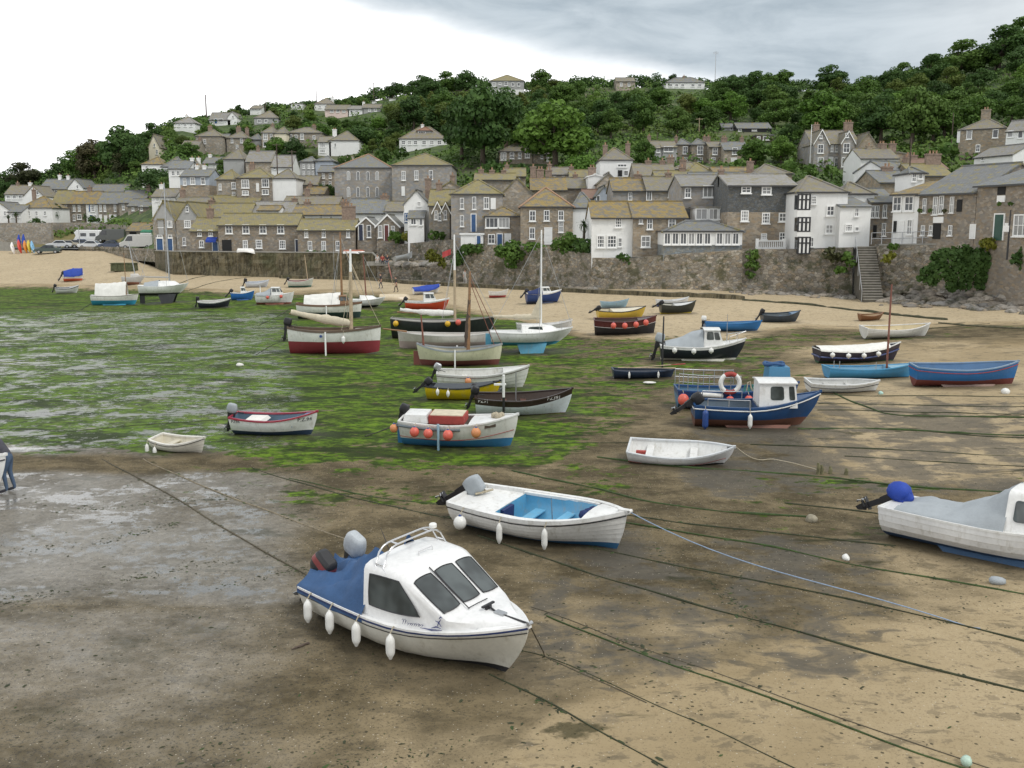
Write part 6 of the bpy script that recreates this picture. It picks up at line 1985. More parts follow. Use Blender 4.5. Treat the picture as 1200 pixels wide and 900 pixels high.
mb.build('mooring_cleat', M['black'], r)
mb = MB()
mb.box((h.x(.97, 0) + .12, 0, h.sh(.97) + .07), (.22, .12, .07))
mb.build('roller_bracket', M['steel'], r)
mb = MB()
mb.lathe([(.04, -.05), (.03, 0), (.04, .05)], (h.L / 2 + .03, 0, h.sh(1) + .05), 8, M=Matrix.Rotation(R(90), 3, 'X'))
mb.build('bow_roller', M['steel'], r)
outboard(h, r, M['black'], 38, 1.12, -.35, band=plain('motor side band', (.25, .05, .05), .4))
ax_ = outboard(h, r, M['canvas_grey'], 24, 1.0, .55, name='auxiliary_motor', cover=plain('silver motor cover', (.42, .45, .47), .6, .2, 4, bump=.5))
ax_.location.z += .12
# flowing name with a little figure, on the cabin side
def sidepos(t, z, side=-1, out=.02):
 return V((h.x(t, h.sh(t)), side * (max(.03, h.hb(t) - .07) + out), h.sh(t) + z))
p0, p1 = sidepos(.62, .05), sidepos(.72, .05)
ex = (p1 - p0).normalized()
ez = V((0, .10, 1)).normalized()
ey = ez.cross(ex)
Rm = Matrix((ex, ez, ex.cross(ez))).transposed().to_4x4()
mb = MB()
q = sidepos(.60, .10, out=.03)
for w0, amp in ((0, .05), (.11, .022), (.2, .026), (.29, .03), (.37, .022)):
 mb.tube([q + ex * (w0 + .10 * k / 12 + .02 * math.sin(k * 1.05)) + ez * (amp * math.sin(k * 1.05 + .5) + (.03 if w0 == 0 else -.01)) for k in range(13)], .0045, n=4)
mb.build('lettering', M['letter_navy'], r)
mb = MB()
c0 = sidepos(.735, .05, out=.035)
for pts in ([(-.10, .02), (.0, .05), (.1, .03)], [(.02, .05), (.05, .13), (.10, .2)], [(-.02, .16), (.05, .14), (.11, .06)], [(.06, .2), (.09, .24), (.13, .22)], [(-.35, -.0), (-.1, -.015), (.12, .0)]):
 mb.tube([c0 + ex * a + ez * z for a, z in pts], [.006, .016, .006], n=4)
mb.build('emblem', M['letter_navy'], r)
for t, lab in ((.10, 'white fender nearest the stern of the foreground cabin boat'), (.245, 'second white fender from the stern of the foreground cabin boat'), (.40, 'third white fender from the stern of the foreground cabin boat'), (.575, 'white fender nearest the bow of the foreground cabin boat')):
 fender(b, t, lab, r=.085, L=.45, drop=.11)
HERO, PW = b, PW0
# ---- 2: white open boat, blue cockpit
b = Boat('white clinker motor boat with sky blue cockpit and tilted grey outboard', 522, 735, 640, -33, 0, heel=6, name='open_boat', L=4.85, B=1.95, D=.80, loc=(.80, 24.35), sb=.30, ss=.03, tw=.82, rake=.30, full=2.6, kb=.1, bil=2.6)
h, r = b.h, b.root
hull_mesh(h, r, (.70, .69, .66), ANTI_BLUE, .24, planks=6)
skb = paint((.10, .33, .52))
interior(h, r, skb, .22, .29, .80, th=.17, name='cockpit')
deck(h, r, PW, .80, 1.0, .07, drop=.0, down=.25)
deck(h, r, PW, .0, .29, .02, drop=.06, down=.25, name='aft_deck')
mb = MB()
for s in (1, -1):
 mb.grid([[h.rim(t, s, -.0, .012), h.rim(t, s, -.18, .02), h.rim(t, s, -.18, -.05)] for t in (.29, .34, .4, .46, .52, .58, .64, .7, .75, .79)])
mb.build('side_deck', PW, r, smooth=40)
gunwale(h, r, PW, w=.10, hgt=.10, out=.02)
rail(h, r, M['black'], .10, .018)
keel(h, r, paint(ANTI_BLUE, .6), .08)
thwart(h, r, paint((.16, .42, .62)), .60, .50, .26)
thwart(h, r, paint((.16, .42, .62)), .40, .42, .3)
mb = MB()
mb.box((h.x(.31, .5), -.22, .55), (.1, .5, .42), M=Matrix.Rotation(R(6), 3, 'Y'))
mb.build('dark_cushion', M['canvas_navy'], r)
mb = MB()
for k in range(3):
 mb.ball((h.x(.725, .5) + .08 * k, .32 + .1 * k, .66 + .03 * k), .17, n=8, sq=(1, .8, .9))
mb.build('folded_cloth', M['canvas_navy'], r, smooth=80)
spar(r, (h.x(.52, 0), .34, .35), (h.x(.52, 0), .34, .98), .014, .012, M['steel'], 'rowlock_post', 6)
mb = MB()
mb.box((h.L / 2 - .06, 0, h.sh(1) + .03), (.30, .12, .06))
mb.build('roller_bracket', PW, r)
mb = MB()
mb.lathe([(.05, -.06), (.03, 0), (.05, .06)], (h.L / 2 + .09, 0, h.sh(1) + .02), 8, M=Matrix.Rotation(R(90), 3, 'X'))
mb.build('bow_roller', PW, r)
outboard(h, r, M['canvas_grey'], 58, 1.05, .15, turn=8)
mb = MB()
mb.tube([(h.x(.02, 0), .5, h.sh(0) + .02), (h.x(.10, 0), .3, h.sh(0) + .03), (h.x(.06, 0), .0, h.sh(0) + .03), (h.x(.12, 0), .45, h.sh(0) + .05)], .03, n=6)
mb.build('rope_coil', M['rope'], r)
buoy(b, .13, 'round white fender ball near the stern of the blue cockpit boat', r=.17, mat=M['fender_white'], drop=.14)
fender(b, .38, 'slim white fender amidships on the blue cockpit boat', r=.075, L=.5)
fender(b, .645, 'slim white fender toward the bow of the blue cockpit boat', r=.075, L=.5)
OPEN = b
# ---- 3: right edge boat under grey cover
b = Boat('white boat with grey canvas cover and blue wrapped outboard at the right edge', 1028, 1230, 652, -43, 0, heel=-2, name='cabin_boat', L=5.7, B=2.1, D=.86, loc=(11.95, 22.75), sb=.3, ss=.02, tw=.86, rake=.4, full=2.5, bil=3.0)
h, r = b.h, b.root
hull_mesh(h, r, (.72, .72, .71), (.025, .06, .13), .24, planks=4)
gunwale(h, r, PW, w=.14, hgt=.05)
keel(h, r, paint((.03, .08, .16), .6), .09, bilge=True)
deck(h, r, PW, 0, .12, .02, down=.3, name='aft_deck')
o, rows = cuddy(h, r, PW, [(1.0, .02, .02), (.9, .2, .14), (.80, .45, .26), (.70, .60, .6), (.68, .62, .82), (.60, .66, .95), (.52, .68, .95)], inset=.1)
for s in (-1, 1):
 def sp(t, f):
  b0, b1 = h.hb(t) - .1, .70
  hh = np.interp(t, [.52, .60, .68, .7], [.95, .95, .82, .6]) - .12
  return V((h.x(t, h.sh(t)), s * (b0 * (1 - f) + b1 * f), h.sh(t) + hh * f))
 qs = [sp(.55, .3), sp(.66, .3), sp(.645, .9), sp(.55, .9)]
 quadwin(o, qs if s < 0 else [qs[1], qs[0], qs[3], qs[2]], [(0, 0, 1, 1)], M['boat_glass'], off=.02, ch=.15)
tarp(h, r, M['canvas_grey'], .07, .525, [(.07, .05), (.15, .16), (.30, .2), (.42, .5), (.525, .98)], pw=2.2, over=-.03, dropz=.06, seed=9, wr=.05)
outboard(h, r, M['tarp_blue'], 62, 1.0, .1, cover=M['tarp_blue'])
mb = MB()
mb.ball((h.x(0, h.sh(0)) + .12, .1, h.sh(0) + .26), .30, n=12, sq=(1.1, .9, .9))
mb.build('motor_wrap', M['tarp_blue'], r, smooth=80)
RIGHT = b
# ---- the open dinghies and motor boats
def dinghy(label, px0, px1, pyb, hd, hpx, top=WHITE, bot=None, inn=None, gw=None, planks=0, wl=.12, band=0.0, bandmat=None, thw=(.25, .55), motor=None, mtilt=40, mscale=.72, name='dinghy', thc=None, foredeck=None, kl=True, flr=.16, my=0.0, **kw):
 b = Boat(label, px0, px1, pyb, hd, hpx, name=name, cat=kw.pop('cat', 'dinghy'), **kw)
 h, r = b.h, b.root
 hull_mesh(h, r, top, bot or top, wl * (1 if wl < 5 else 0) if h.D > wl else h.D * .3, band=band, bandmat=bandmat, planks=planks)
 ic = paint(inn or top, .5)
 interior(h, r, ic, min(flr, h.D * .4))
 gunwale(h, r, paint(gw or top), w=.09, hgt=.055)
 if kl:
  keel(h, r, paint(bot or top, .6), .06)
 for t in thw:
  thwart(h, r, paint(thc or inn or top, .5), t, h.D * .66)
 if foredeck:
  deck(h, r, paint(thc or inn or top), foredeck, 1.0, .04, drop=.02, down=h.D * .4)
 if motor:
  outboard(h, r, motor, mtilt, mscale, my)
 return b
b = dinghy('plain white rowing dinghy with two thwarts on dark mud right of the green', 730, 865, 548, -13, 20, top=(.71, .71, .71), bot=BLACKC, wl=.10, inn=(.66, .66, .64), gw=(.55, .57, .58), ratio=.47, tw=.8, sb=.2, heel=10, thw=(.2, .62), rake=.35)
hull_band = b
rail(b.h, b.root, M['cloth_red'], b.h.D * .78, .008, 'boot_line', t1=.97)
mb = MB()
mb.box((b.h.x(.1, 0), .2, b.h.D * .5), (.35, .12, .1))
mb.build('red_locker_lid', M['cloth_red'], b.root)
DING = b
b = dinghy('small cream dinghy with two white fenders at its stern on the green weed', 173, 253, 532, -22, 16, top=(.66, .63, .55), inn=(.62, .58, .47), gw=(.68, .66, .6), bot=(.2, .17, .13), wl=.06, ratio=.46, tw=.78, sb=.22, heel=7, thw=(.3, .6), planks=5, rake=.2)
rail(b.h, b.root, M['black'], .06, .012)
fender(b, .02, 'white fender at the transom corner of the small cream dinghy', r=.07, L=.42)
fender(b, .20, 'white fender on the near side of the small cream dinghy', r=.07, L=.42)
b = dinghy('white open motor boat with red and blue gunwale and dark blue bottom', 270, 378, 512, -7, 25, bot=ANTI_NAVY, wl=.27, inn=(.10, .16, .22), gw=(.32, .035, .06), ratio=.36, motor=M['canvas_grey'], mtilt=12, mscale=.75, heel=5, sb=.3, thw=(.3, .52, .7), name='open_boat', cat='motor boat', foredeck=.86, thc=(.06, .12, .28))
side_text(b, 'P.Z.94', .80, .80, .21, M['letter_dark'])
side_text(b, 'PZ94', .03, .78, .17, M['letter_dark'])
mb = MB()
mb.box((b.h.x(.28, 0), 0, b.h.D * .9), (.8, .9, .12), taper=.8)
mb.build('white_cover', M['canvas_white'], b.root)
b = dinghy('white fishing boat with bright blue bottom and pink red buoys along its side', 466, 613, 527, -9, 37, top=(.66, .66, .62), bot=(.035, .17, .33), wl=.42, inn=(.20, .17, .15), gw=(.7, .7, .68), ratio=.36, heel=5, sb=.32, thw=(.5,), name='fishing_boat', cat='fishing boat', foredeck=.60, thc=(.7, .7, .68), motor=M['black'], mtilt=20, mscale=.72, my=.3)
h, r = b.h, b.root
rail(h, r, paint((.14, .17, .19)), .14, .05, 'rubbing_strake', t1=.55)
rail(h, r, M['cloth_red'], h.D - .42, .012, 'boot_line', t1=.99)
mb = MB()
mb.box((h.x(.13, 0), 0, h.D + .14), (.9, h.B * .62, .30), taper=.9)
mb.build('white_locker', PW, r)
mb = MB()
mb.box((h.x(.40, 0), .1, h.D + .10), (1.3, h.B * .55, .30))
mb.build('red_engine_box', M['cloth_red'], r)
mb = MB()
mb.box((h.x(.40, 0), .1, h.D + .265), (1.2, h.B * .5, .03))
mb.build('engine_box_lid', M['canvas_cream'], r)
mb = MB()
mb.box((h.x(.0, 0) - .12, 0, h.D * .42), (.30, .06, h.D * .9))
mb.build('rudder', paint((.035, .17, .33)), r)
for s in (-1, 1):
 spar(r, h.rim(.36, s, .08, .1), V((h.x(.36, 0), s * (h.hb(.36) + .16), -.02)), .05, .045, paint((.30, .45, .55)), 'beaching_leg')
mb = MB()
q0, q1 = h.p(.74, h.sh(.74) * .80, -1, .02), h.p(.83, h.sh(.83) * .80, -1, .02)
mb.slab([q0, q1, q1 + V((0, -.02, .17)), q0 + V((0, -.02, .17))], .015)
mb.build('name_board', M['timber_dark'], r)
mb = MB()
for k in range(5):
 mb.ball((h.x(.84 + .02 * k, 0), .1 * math.sin(k * 2), h.sh(.86) + .05), .12, n=7)
mb.build('rope_coil', M['rope'], r, smooth=80)
for t, m_, lab, rr_ in ((.16, 'buoy_red', 'red buoy nearest the stern on the blue bottomed fishing boat', .17), (.28, 'buoy_red', 'second red buoy from the stern on the blue bottomed fishing boat', .17), (.45, 'buoy_red', 'largest red buoy amidships on the blue bottomed fishing boat', .185), (.68, 'buoy_orange', 'faded peach buoy toward the bow of the blue bottomed fishing boat', .175)):
 buoy(b, t, lab, r=rr_, mat=M[m_], drop=.06)
buoy(b, 0, 'orange buoy hung off the transom of the blue bottomed fishing boat', r=.15, mat=M['buoy_orange'], at_=(h.x(0, 0) - .25, -h.hb(0) * .9, h.D + .02), drop=.02)
b = dinghy('white hulled gig with black brown upper strake and white registration numbers', 555, 672, 488, 2, 26, top=(.62, .68, .70), bot=(.16, .07, .06), wl=.12, band=.25, bandmat=(.035, .022, .018), inn=(.06, .04, .03), gw=(.04, .025, .02), ratio=.34, heel=7, sb=.38, thw=(.3, .5, .68), name='gig', tw=.7, rake=.3, thc=(.12, .06, .045), motor=M['black'], mtilt=20, mscale=.7)
side_text(b, 'PZ91', .03, .84, .21, M['letter_white'])
side_text(b, 'PZ391', .73, .87, .24, M['letter_white'])
h, r = b.h, b.root
mb = MB()
a = h.x(.29, 0)
mb.tube([(a, -h.hb(.3) - .1, -.05), (a, -h.hb(.3) - .1, 1.05)], .06, 1, n=6)
mb.tube([(a, -h.hb(.3) - .1, 1.05), (a, -h.hb(.3) - .1, 2.0)], .06, 0, n=6)
mb.box((a - .15, -h.hb(.3) - .1, 1.60), (.5, .07, .07))
mb.build('beaching_leg', [M['trim'], M['trim_dark']], r)
spar(r, (h.x(.42, 0), 0, .2), (h.x(.42, 0), 0, 1.9), .03, .025, M['steel'], 'mast')
b = dinghy('yellow open boat with grey cover and two tilted outboards on the weed', 498, 588, 470, -3, 19, top=(.52, .38, .01), bot=(.10, .09, .03), wl=.10, inn=(.05, .06, .08), gw=(.03, .03, .035), ratio=.36, heel=2, motor=M['black'], mtilt=50, mscale=.7, thw=(.5,), name='open_boat', cat='motor boat')
h, r = b.h, b.root
tarp(h, r, paint((.05, .058, .066), .7), .12, .9, [(.12, .0), (.5, .03), (.9, .0)], dropz=.02, over=.0)
fender(b, .18, 'flat white fender on the stern quarter of the yellow boat', r=.08, L=.3, drop=.02)
fender(b, .32, 'second flat white fender on the side of the yellow boat', r=.08, L=.3, drop=.06)
b2 = dinghy('white open boat with grey outboard and pink buoy behind the yellow boat', 511, 621, 457, 2, 23, top=(.68, .68, .65), bot=(.3, .28, .22), wl=.10, inn=(.6, .6, .56), gw=(.6, .6, .58), ratio=.36, planks=5, motor=M['steel'], mtilt=25, sb=.35, heel=5, thw=(.3, .6), name='open_boat', cat='motor boat', foredeck=.72, thc=(.66, .66, .62))
rail(b2.h, b2.root, M['timber_dark'], .10, .018)
buoy(b2, .34, 'pink orange buoy on the side of the white boat behind the yellow one', r=.16, mat=M['buoy_orange'], drop=.03)
outb = dinghy('grey outboard tender half hidden between the yellow boat and the gig', 556, 590, 469, 5, 9, top=(.10, .11, .12), inn=(.05, .05, .06), motor=M['black'], mtilt=10, mscale=.7, ratio=.45, thw=(.5,), name='tender')
# ---- 11/12: blue fishing boats at the right centre
b = Boat('dark blue fishing boat with white wheelhouse and red brown bottom', 808, 961, 503, -3, 32, heel=2, name='fishing_boat', cat='fishing boat', ratio=.36, sb=.55, ss=.06, tw=.82, rake=.75, full=2.3, flare=1.2)
h, r = b.h, b.root
hull_mesh(h, r, (.015, .062, .17), (.13, .055, .035), .44)
gunwale(h, r, paint((.015, .062, .17)), w=.1, hgt=.07)
rail(h, r, PW, .11, .028)
keel(h, r, paint((.22, .10, .07), .6), .1, bilge=True)
interior(h, r, paint((.12, .16, .2)), .35, 0, .52)
deck(h, r, paint((.03, .08, .2)), .50, 1.0, .06, drop=.02, down=.4)
wheelhouse(h, r, PW, .50, .80, h.B * .36, 1.0, rakef=.12, rakeb=.0, side_rects=((.30, .32, .66, .86), (.80, .32, .95, .86)), base=h.sh(.6) - .1)
mb = MB()
for s in (1, -1):
 pts = [h.rim(t, s, -.02, .32) for t in (.10, .2, .3, .42)]
 mb.tube(pts, .022, n=6)
 for t in (.10, .26, .42):
  mb.tube([h.rim(t, s, -.02), h.rim(t, s, -.02, .32)], .02, n=6)
mb.build('guard_rail', M['steel'], r)
outboard(h, r, M['black'], 55, .95, -.2)
fender(b, .08, 'dark blue fender at the stern of the blue wheelhouse boat', r=.12, L=.75, mat=M['fender_blue'], drop=.1)
fender(b, .42, 'white fender amidships on the blue wheelhouse boat', r=.09, L=.55, drop=.2)
b = Boat('mid blue fishing boat with lifebuoy and railings behind the white wheelhouse', 789, 936, 481, -3, 26, heel=0, name='fishing_boat', cat='fishing boat', ratio=.36, sb=.35, tw=.84, rake=.5)
h, r = b.h, b.root
hull_mesh(h, r, (.06, .20, .36), (.045, .10, .16), .25, band=.26, bandmat=(.02, .07, .2))
gunwale(h, r, paint((.02, .07, .2)), w=.12, hgt=.07)
interior(h, r, paint((.1, .2, .3)), .35, 0, .72)
deck(h, r, paint((.05, .18, .34)), .70, 1.0, .06, drop=.02, down=.4)
for s in (1, -1):
 mb = MB()
 mb.tube([h.rim(t, s, -.03, .72) for t in (.01, .1, .2, .3, .42, .5)], .02, n=5)
 mb.tube([h.rim(t, s, -.03, .38) for t in (.01, .1, .2, .3, .42, .5)], .014, n=5)
 for t in (.01, .08, .16, .25, .34, .42, .5):
  mb.tube([h.rim(t, s, -.03), h.rim(t, s, -.03, .72)], .018, n=5)
 mb.build('railing', M['steel'], r)
mb = MB()
pts = [h.rim(.36, -1, .05, -.12), h.rim(.18, -1, .05, -.10)]
mb.tube([pts[0], pts[0].lerp(pts[1], .02), pts[0].lerp(pts[1], .5), pts[0].lerp(pts[1], .98), pts[1]], [.04, .10, .105, .10, .04], n=9)
mb.build('rolled_awning', M['canvas_white'], r, smooth=50)
mb = MB()
for k in range(9):
 a = h.rim(.53 + .022 * k, -1, -.12, .30 + .12 * math.sin(k * 1.7))
 mb.tube([a + V((0, 0, -.35)), a + V((.05, .05, 0)), a + V((.14, .1, .05)), a + V((.2, 0, -.3))], .028, k % 2, n=5)
mb.build('rope_bundle', [plain('green rope', (.05, .22, .16), .9), M['rope']], r)
mb = MB()
mb.box((h.x(.90, 0), 0, h.sh(.88) + .42), (1.0, h.B * .62, .85), taper=.86)
mb.build('blue_locker', paint((.06, .22, .38)), r)
mb = MB()
mb.tube([V((h.x(.86, 0), 0, h.sh(.88) + .93)) + V((.42 * math.cos(a), .3 * math.sin(a), .04 * math.sin(3 * a))) for a in [k * .5 for k in range(13)]], .08, n=6)
mb.build('blue_tarpaulin', M['canvas_blue'], r, smooth=80)
cr = b.w(h.rim(.41, -1, .10, .45))
e = empty('lifebuoy', cr, 'red and white lifebuoy on the railing of the mid blue fishing boat', 'lifebuoy')
mb = MB()
for k in range(32):
 a0, a1 = 2 * PI * k / 32, 2 * PI * (k + 1) / 32
 rw = [[V(((.40 + .10 * math.cos(q)) * math.cos(a), .10 * math.sin(q), (.40 + .10 * math.cos(q)) * math.sin(a))) for q in [2 * PI * j / 8 for j in range(8)]] for a in (a0, a1)]
 mb.grid(rw, 1 if (k // 4) % 4 in (1, 2) and (k % 16) >= 5 and (k % 16) < 11 else 0, closed=True)
mb.build('ring', [M['fender_white'], M['cloth_red']], e, smooth=80)
for t, lab, m_ in ((.04, 'big red buoy at the stern of the mid blue fishing boat', 'buoy_red'), (.41, 'orange red buoy under the lifebuoy', 'buoy_red'), (.56, 'red buoy left of the white wheelhouse', 'buoy_red')):
 buoy(b, t, lab, r=.24 if t < .1 else .19, mat=M[m_], drop=.08)
# ---- 13: navy white cuddy boat with spray cover
b = Boat('white topped cabin boat with navy hull and grey blue spray cover', 771, 874, 424, -5, 21, heel=2, name='cabin_boat', ratio=.37, sb=.45, tw=.84, rake=.55, flare=1.2)
h, r = b.h, b.root
hull_mesh(h, r, (.02, .026, .035), (.62, .60, .52), .20, band=.16, bandmat=WHITE)
gunwale(h, r, PW, w=.1)
keel(h, r, paint((.62, .6, .52)), .16, bilge=True)
deck(h, r, PW, .0, .4, .02, down=.3, name='aft_deck')
deck(h, r, PW, .5, 1.0, .06)
wheelhouse(h, r, PW, .50, .74, h.B * .36, .95, rakef=.3, side_rects=((.15, .4, .55, .9), (.6, .4, .9, .85)))
tarp(h, r, M['canvas_grey'], .06, .5, [(.06, .15), (.2, .35), (.35, .72), (.5, .92)], pw=2.2, over=-.08, dropz=.04, seed=5, ty=.95)
outboard(h, r, M['canvas_grey'], 15, 1.1, 0)
spar(r, (h.x(.86, 0), 0, h.sh(.85)), (h.x(.86, 0), 0, h.sh(.85) + 1.6), .02, .015, M['steel'], 'mast', 5)
lines(r, [[h.rim(.8, -1, -.05, .4), h.rim(.9, -1, -.05, .42), V((h.L / 2, 0, h.sh(1) + .42)), h.rim(.9, 1, -.05, .42), h.rim(.8, 1, -.05, .4)]] + [[h.rim(t, s, -.05), h.rim(t, s, -.05, .42)] for t in (.8, .9) for s in (1, -1)], M['chrome'], .018, 'pulpit')
for t, lab in ((.16, 'white fender at the stern of the navy hulled spray cover boat'), (.38, 'white fender amidships on the navy hulled spray cover boat'), (.58, 'white fender under the wheelhouse of the navy hulled boat')):
 fender(b, t, lab, r=.14, L=.34, drop=.02)
e = empty('perch', g(776, 431), 'slim dark mooring perch standing left of the navy hulled boat', 'post')
mb = MB()
mb.tube([(0, 0, -.2), (0, 0, 1.2), (.02, 0, 2.9)], [.06, .055, .04], n=7)
mb.build('pole', M['trim_dark'], e)
b = dinghy('low navy punt with oars and red blades lying across it', 717, 790, 444, 0, 11, top=(.025, .04, .075), bot=(.4, .4, .4), wl=.05, inn=(.05, .06, .08), ratio=.38, tw=.9, sb=.05, rake=.15, thw=(.3, .6), name='punt')
for k, (a0, a1, lab) in enumerate(((.25, .95, 'long oar with a red blade in the navy punt'), (.1, .78, 'pale oar lying in the navy punt'))):
 pa, pb = b.w(b.h.rim(a0, 1, -.3, .06)), b.w(b.h.rim(a1, -1, -.15, .25 - .1 * k))
 d_ = (pb - pa).normalized()
 e = empty('oar', pa, lab, 'oar')
 spar(e, (0, 0, 0), pb - pa, .03, .03, M['timber_pale'], 'shaft', 6)
 mb = MB()
 mb.tube([pb - pa, pb - pa + d_ * .3, pb - pa + d_ * .75], [.03, .09, .08], n=8, sq=(1, .3))
 mb.build('blade', M['cloth_red'] if k == 0 else M['timber_pale'], e)
fender(b, .25, 'white fender on the stern half of the navy punt', r=.06, L=.3, drop=.02)
fender(b, .72, 'white fender on the bow half of the navy punt', r=.06, L=.3, drop=.02)
# ---- middle distance
dinghy('bright blue open boat with white outboard behind the navy cabin boat', 824, 893, 389, 2, 12, top=(.03, .17, .42), bot=(.03, .1, .22), wl=.2, inn=(.1, .25, .4), ratio=.36, motor=M['fender_white'], mtilt=5, sb=.15, thw=(.4, .6), name='open_boat', cat='motor boat')
dinghy('dark grey dinghy on the sand right of the bright blue boat', 890, 938, 378, 5, 11, top=(.04, .055, .075), inn=(.12, .14, .15), ratio=.4, motor=M['black'], mtilt=30, mscale=.7, heel=8, foredeck=.75, thc=(.12, .2, .3))
b = dinghy('black boat with dark red upper sides and four orange buoys', 695, 769, 393, -2, 20, top=(.03, .03, .035), bot=(.03, .03, .035), wl=.1, band=.42, bandmat=(.10, .025, .025), inn=(.08, .05, .04), gw=(.1, .03, .03), ratio=.36, sb=.35, rake=.15, heel=5, name='fishing_boat', cat='fishing boat', thw=(.5,), foredeck=.7)
for t, lab in ((.30, 'orange buoy nearest the stern on the black and red boat'), (.48, 'second orange buoy from the stern on the black and red boat'), (.66, 'third orange buoy from the stern on the black and red boat'), (.82, 'orange buoy nearest the bow on the black and red boat')):
 buoy(b, t, lab, r=.2, mat=M['buoy_red'], drop=.0)
rail(b.h, b.root, PW, .43, .012)
dinghy('yellow cream boat with black rubbing strake behind the black and red boat', 697, 758, 374, 8, 12, top=(.6, .42, .06), bot=(.04, .04, .04), wl=.14, inn=(.62, .56, .42), gw=(.03, .03, .03), ratio=.38, motor=M['black'], mtilt=60, heel=8, thw=(), foredeck=.3, thc=(.66, .6, .46), name='open_boat', cat='motor boat')
dinghy('small pale blue dinghy high on the sand above the yellow boat', 703, 737, 361, 3, 8, top=(.28, .42, .50), inn=(.2, .2, .25), ratio=.4, thw=(.3, .6))
dinghy('white and blue dinghy upper one of a pair on the sand', 768, 808, 359, 6, 8, top=(.62, .64, .66), bot=(.04, .08, .3), wl=.15, inn=(.6, .6, .6), ratio=.4, foredeck=.5)
dinghy('black and yellow bottomed boat lower one of the pair on the sand', 771, 816, 368, 8, 13, top=(.03, .035, .03), bot=(.5, .38, .04), wl=.16, inn=(.6, .58, .5), ratio=.38, heel=8, foredeck=.4, thc=(.6, .6, .58), motor=M['black'], mtilt=60, mscale=.7)
def cabinboat(label, px0, px1, pyb, hd, hpx, top, bot, wl=.25, cab=PW, ct=(.42, .72), chh=.8, motor=M['black'], cover=None, band=0, bandmat=None, **kw):
 b = Boat(label, px0, px1, pyb, hd, hpx, name='cabin_boat', **kw)
 h, r = b.h, b.root
 hull_mesh(h, r, top, bot, wl, band=band, bandmat=bandmat)
 gunwale(h, r, PW, w=.1)
 keel(h, r, paint(bot, .6), .1, bilge=True)
 interior(h, r, PW, h.D * .4, 0, ct[0] + .02)
 deck(h, r, PW, ct[0], 1.0, .06, down=h.D * .4)
 wheelhouse(h, r, cab, ct[0], ct[1], h.B * .34, chh, rakef=.35)
 if motor:
  outboard(h, r, motor, 40, .75)
 if cover:
  tarp(h, r, cover, .02, ct[0], [(.02, .1), (ct[0] * .6, .3), (ct[0], chh)], pw=2.2, dropz=.08)
 return b
b = cabinboat('orange red hulled white cabin boat on the green below the blue covered dinghy', 473, 528, 365, 10, 13, (.52, .07, .03), (.45, .06, .03), ratio=.38, sb=.3, rake=.45, band=.12, bandmat=WHITE, chh=.75)
b = cabinboat('blue and white cabin boat on the sand left of the black and red boat', 614, 660, 356, 14, 14, (.02, .05, .17), (.02, .03, .07), ratio=.38, sb=.35, rake=.4, cover=M['canvas_navy'], band=.1, bandmat=WHITE, chh=.55)
b = cabinboat('white cabin boat with reddish bottom between the blue boat and the red lugger', 300, 345, 357, 3, 13, WHITE, (.25, .09, .06), ratio=.38, sb=.3, chh=.75, cover=M['canvas_grey'], motor=None)
spar(b.root, (-b.h.L * .38, 0, b.h.D), (-b.h.L * .38, 0, b.h.D + .95), .04, .04, M['trim'], 'stern_post')
for t, lab in ((.35, 'reddish buoy amidships on the white cabin boat with reddish bottom'), (.7, 'reddish buoy by the bow of the white cabin boat with reddish bottom')):
 buoy(b, t, lab, r=.16, drop=0)
b = cabinboat('small bright blue hulled boat with white cuddy among the left boats', 270, 299, 352, 14, 10, (.03, .14, .42), (.03, .12, .35), ratio=.42, sb=.3, chh=.6, motor=M['black'])
b = Boat('blue canvas covered dinghy lying on the sand behind the orange red boat', 482, 518, 345, 20, 7, name='dinghy', cat='dinghy', ratio=.42, heel=8, pitch=3)
hull_mesh(b.h, b.root, WHITE, WHITE, .1)
gunwale(b.h, b.root, PW)
tarp(b.h, b.root, M['tarp_blue'], .0, .97, [(0, .12), (.5, .34), (.97, .1)], dropz=.16)
dinghy('tiny white dinghy with red bottom on the sand left of the blue cabin boat', 572, 596, 349, 6, 8, top=(.68, .66, .62), bot=(.4, .06, .06), wl=.28, inn=(.6, .55, .5), ratio=.42, band=.1)
# ---- the luggers and yachts of the middle
b = Boat('black hulled gaff boat with white furled sail and tall two tone mast', 458, 580, 398, 0, 25, heel=0, name='sailing_boat', cat='sailing boat', ratio=.3, tw=.5, sb=.3, ss=.2, rake=.15, B=2.4)
h, r = b.h, b.root
hull_mesh(h, r, (.022, .026, .028), (.03, .025, .022), .3)
gunwale(h, r, paint((.25, .24, .22)), w=.12)
deck(h, r, paint((.3, .28, .24)), 0, 1, .06, drop=.06, name='deck')
mx_ = h.x(.62, 0)
spar(r, (mx_, 0, h.D - .1), (mx_, 0, h.D + 3.6), .10, .085, M['timber_pale'])
spar(r, (mx_, 0, h.D + 3.6), (mx_, 0, h.D + 6.1), .085, .05, M['trim'], 'topmast')
sail(r, (mx_ - .1, 0, h.D + .55), (h.x(.08, 0), 0, h.D + .8), .2, M['canvas_white'], seed=2)
spar(r, (mx_, 0, h.D + .42), (h.x(.05, 0), 0, h.D + .62), .06, .05, M['timber'], 'boom')
lines(r, [[(mx_, 0, h.D + 5.6), (h.L / 2, 0, h.sh(1))], [(mx_, 0, h.D + 5.0), h.rim(.5, 1)], [(mx_, 0, h.D + 5.0), h.rim(.5, -1)]], r=.014)
a = b.w((mx_ - .35, 0, h.D + 5.1))
mb = MB()
mb.grid([[V((-.2 * k + .2, .08 * math.sin(k * 1.9), -.16 * k * .5 - .4 * j + .4)) for j in range(2)] for k in range(4)])
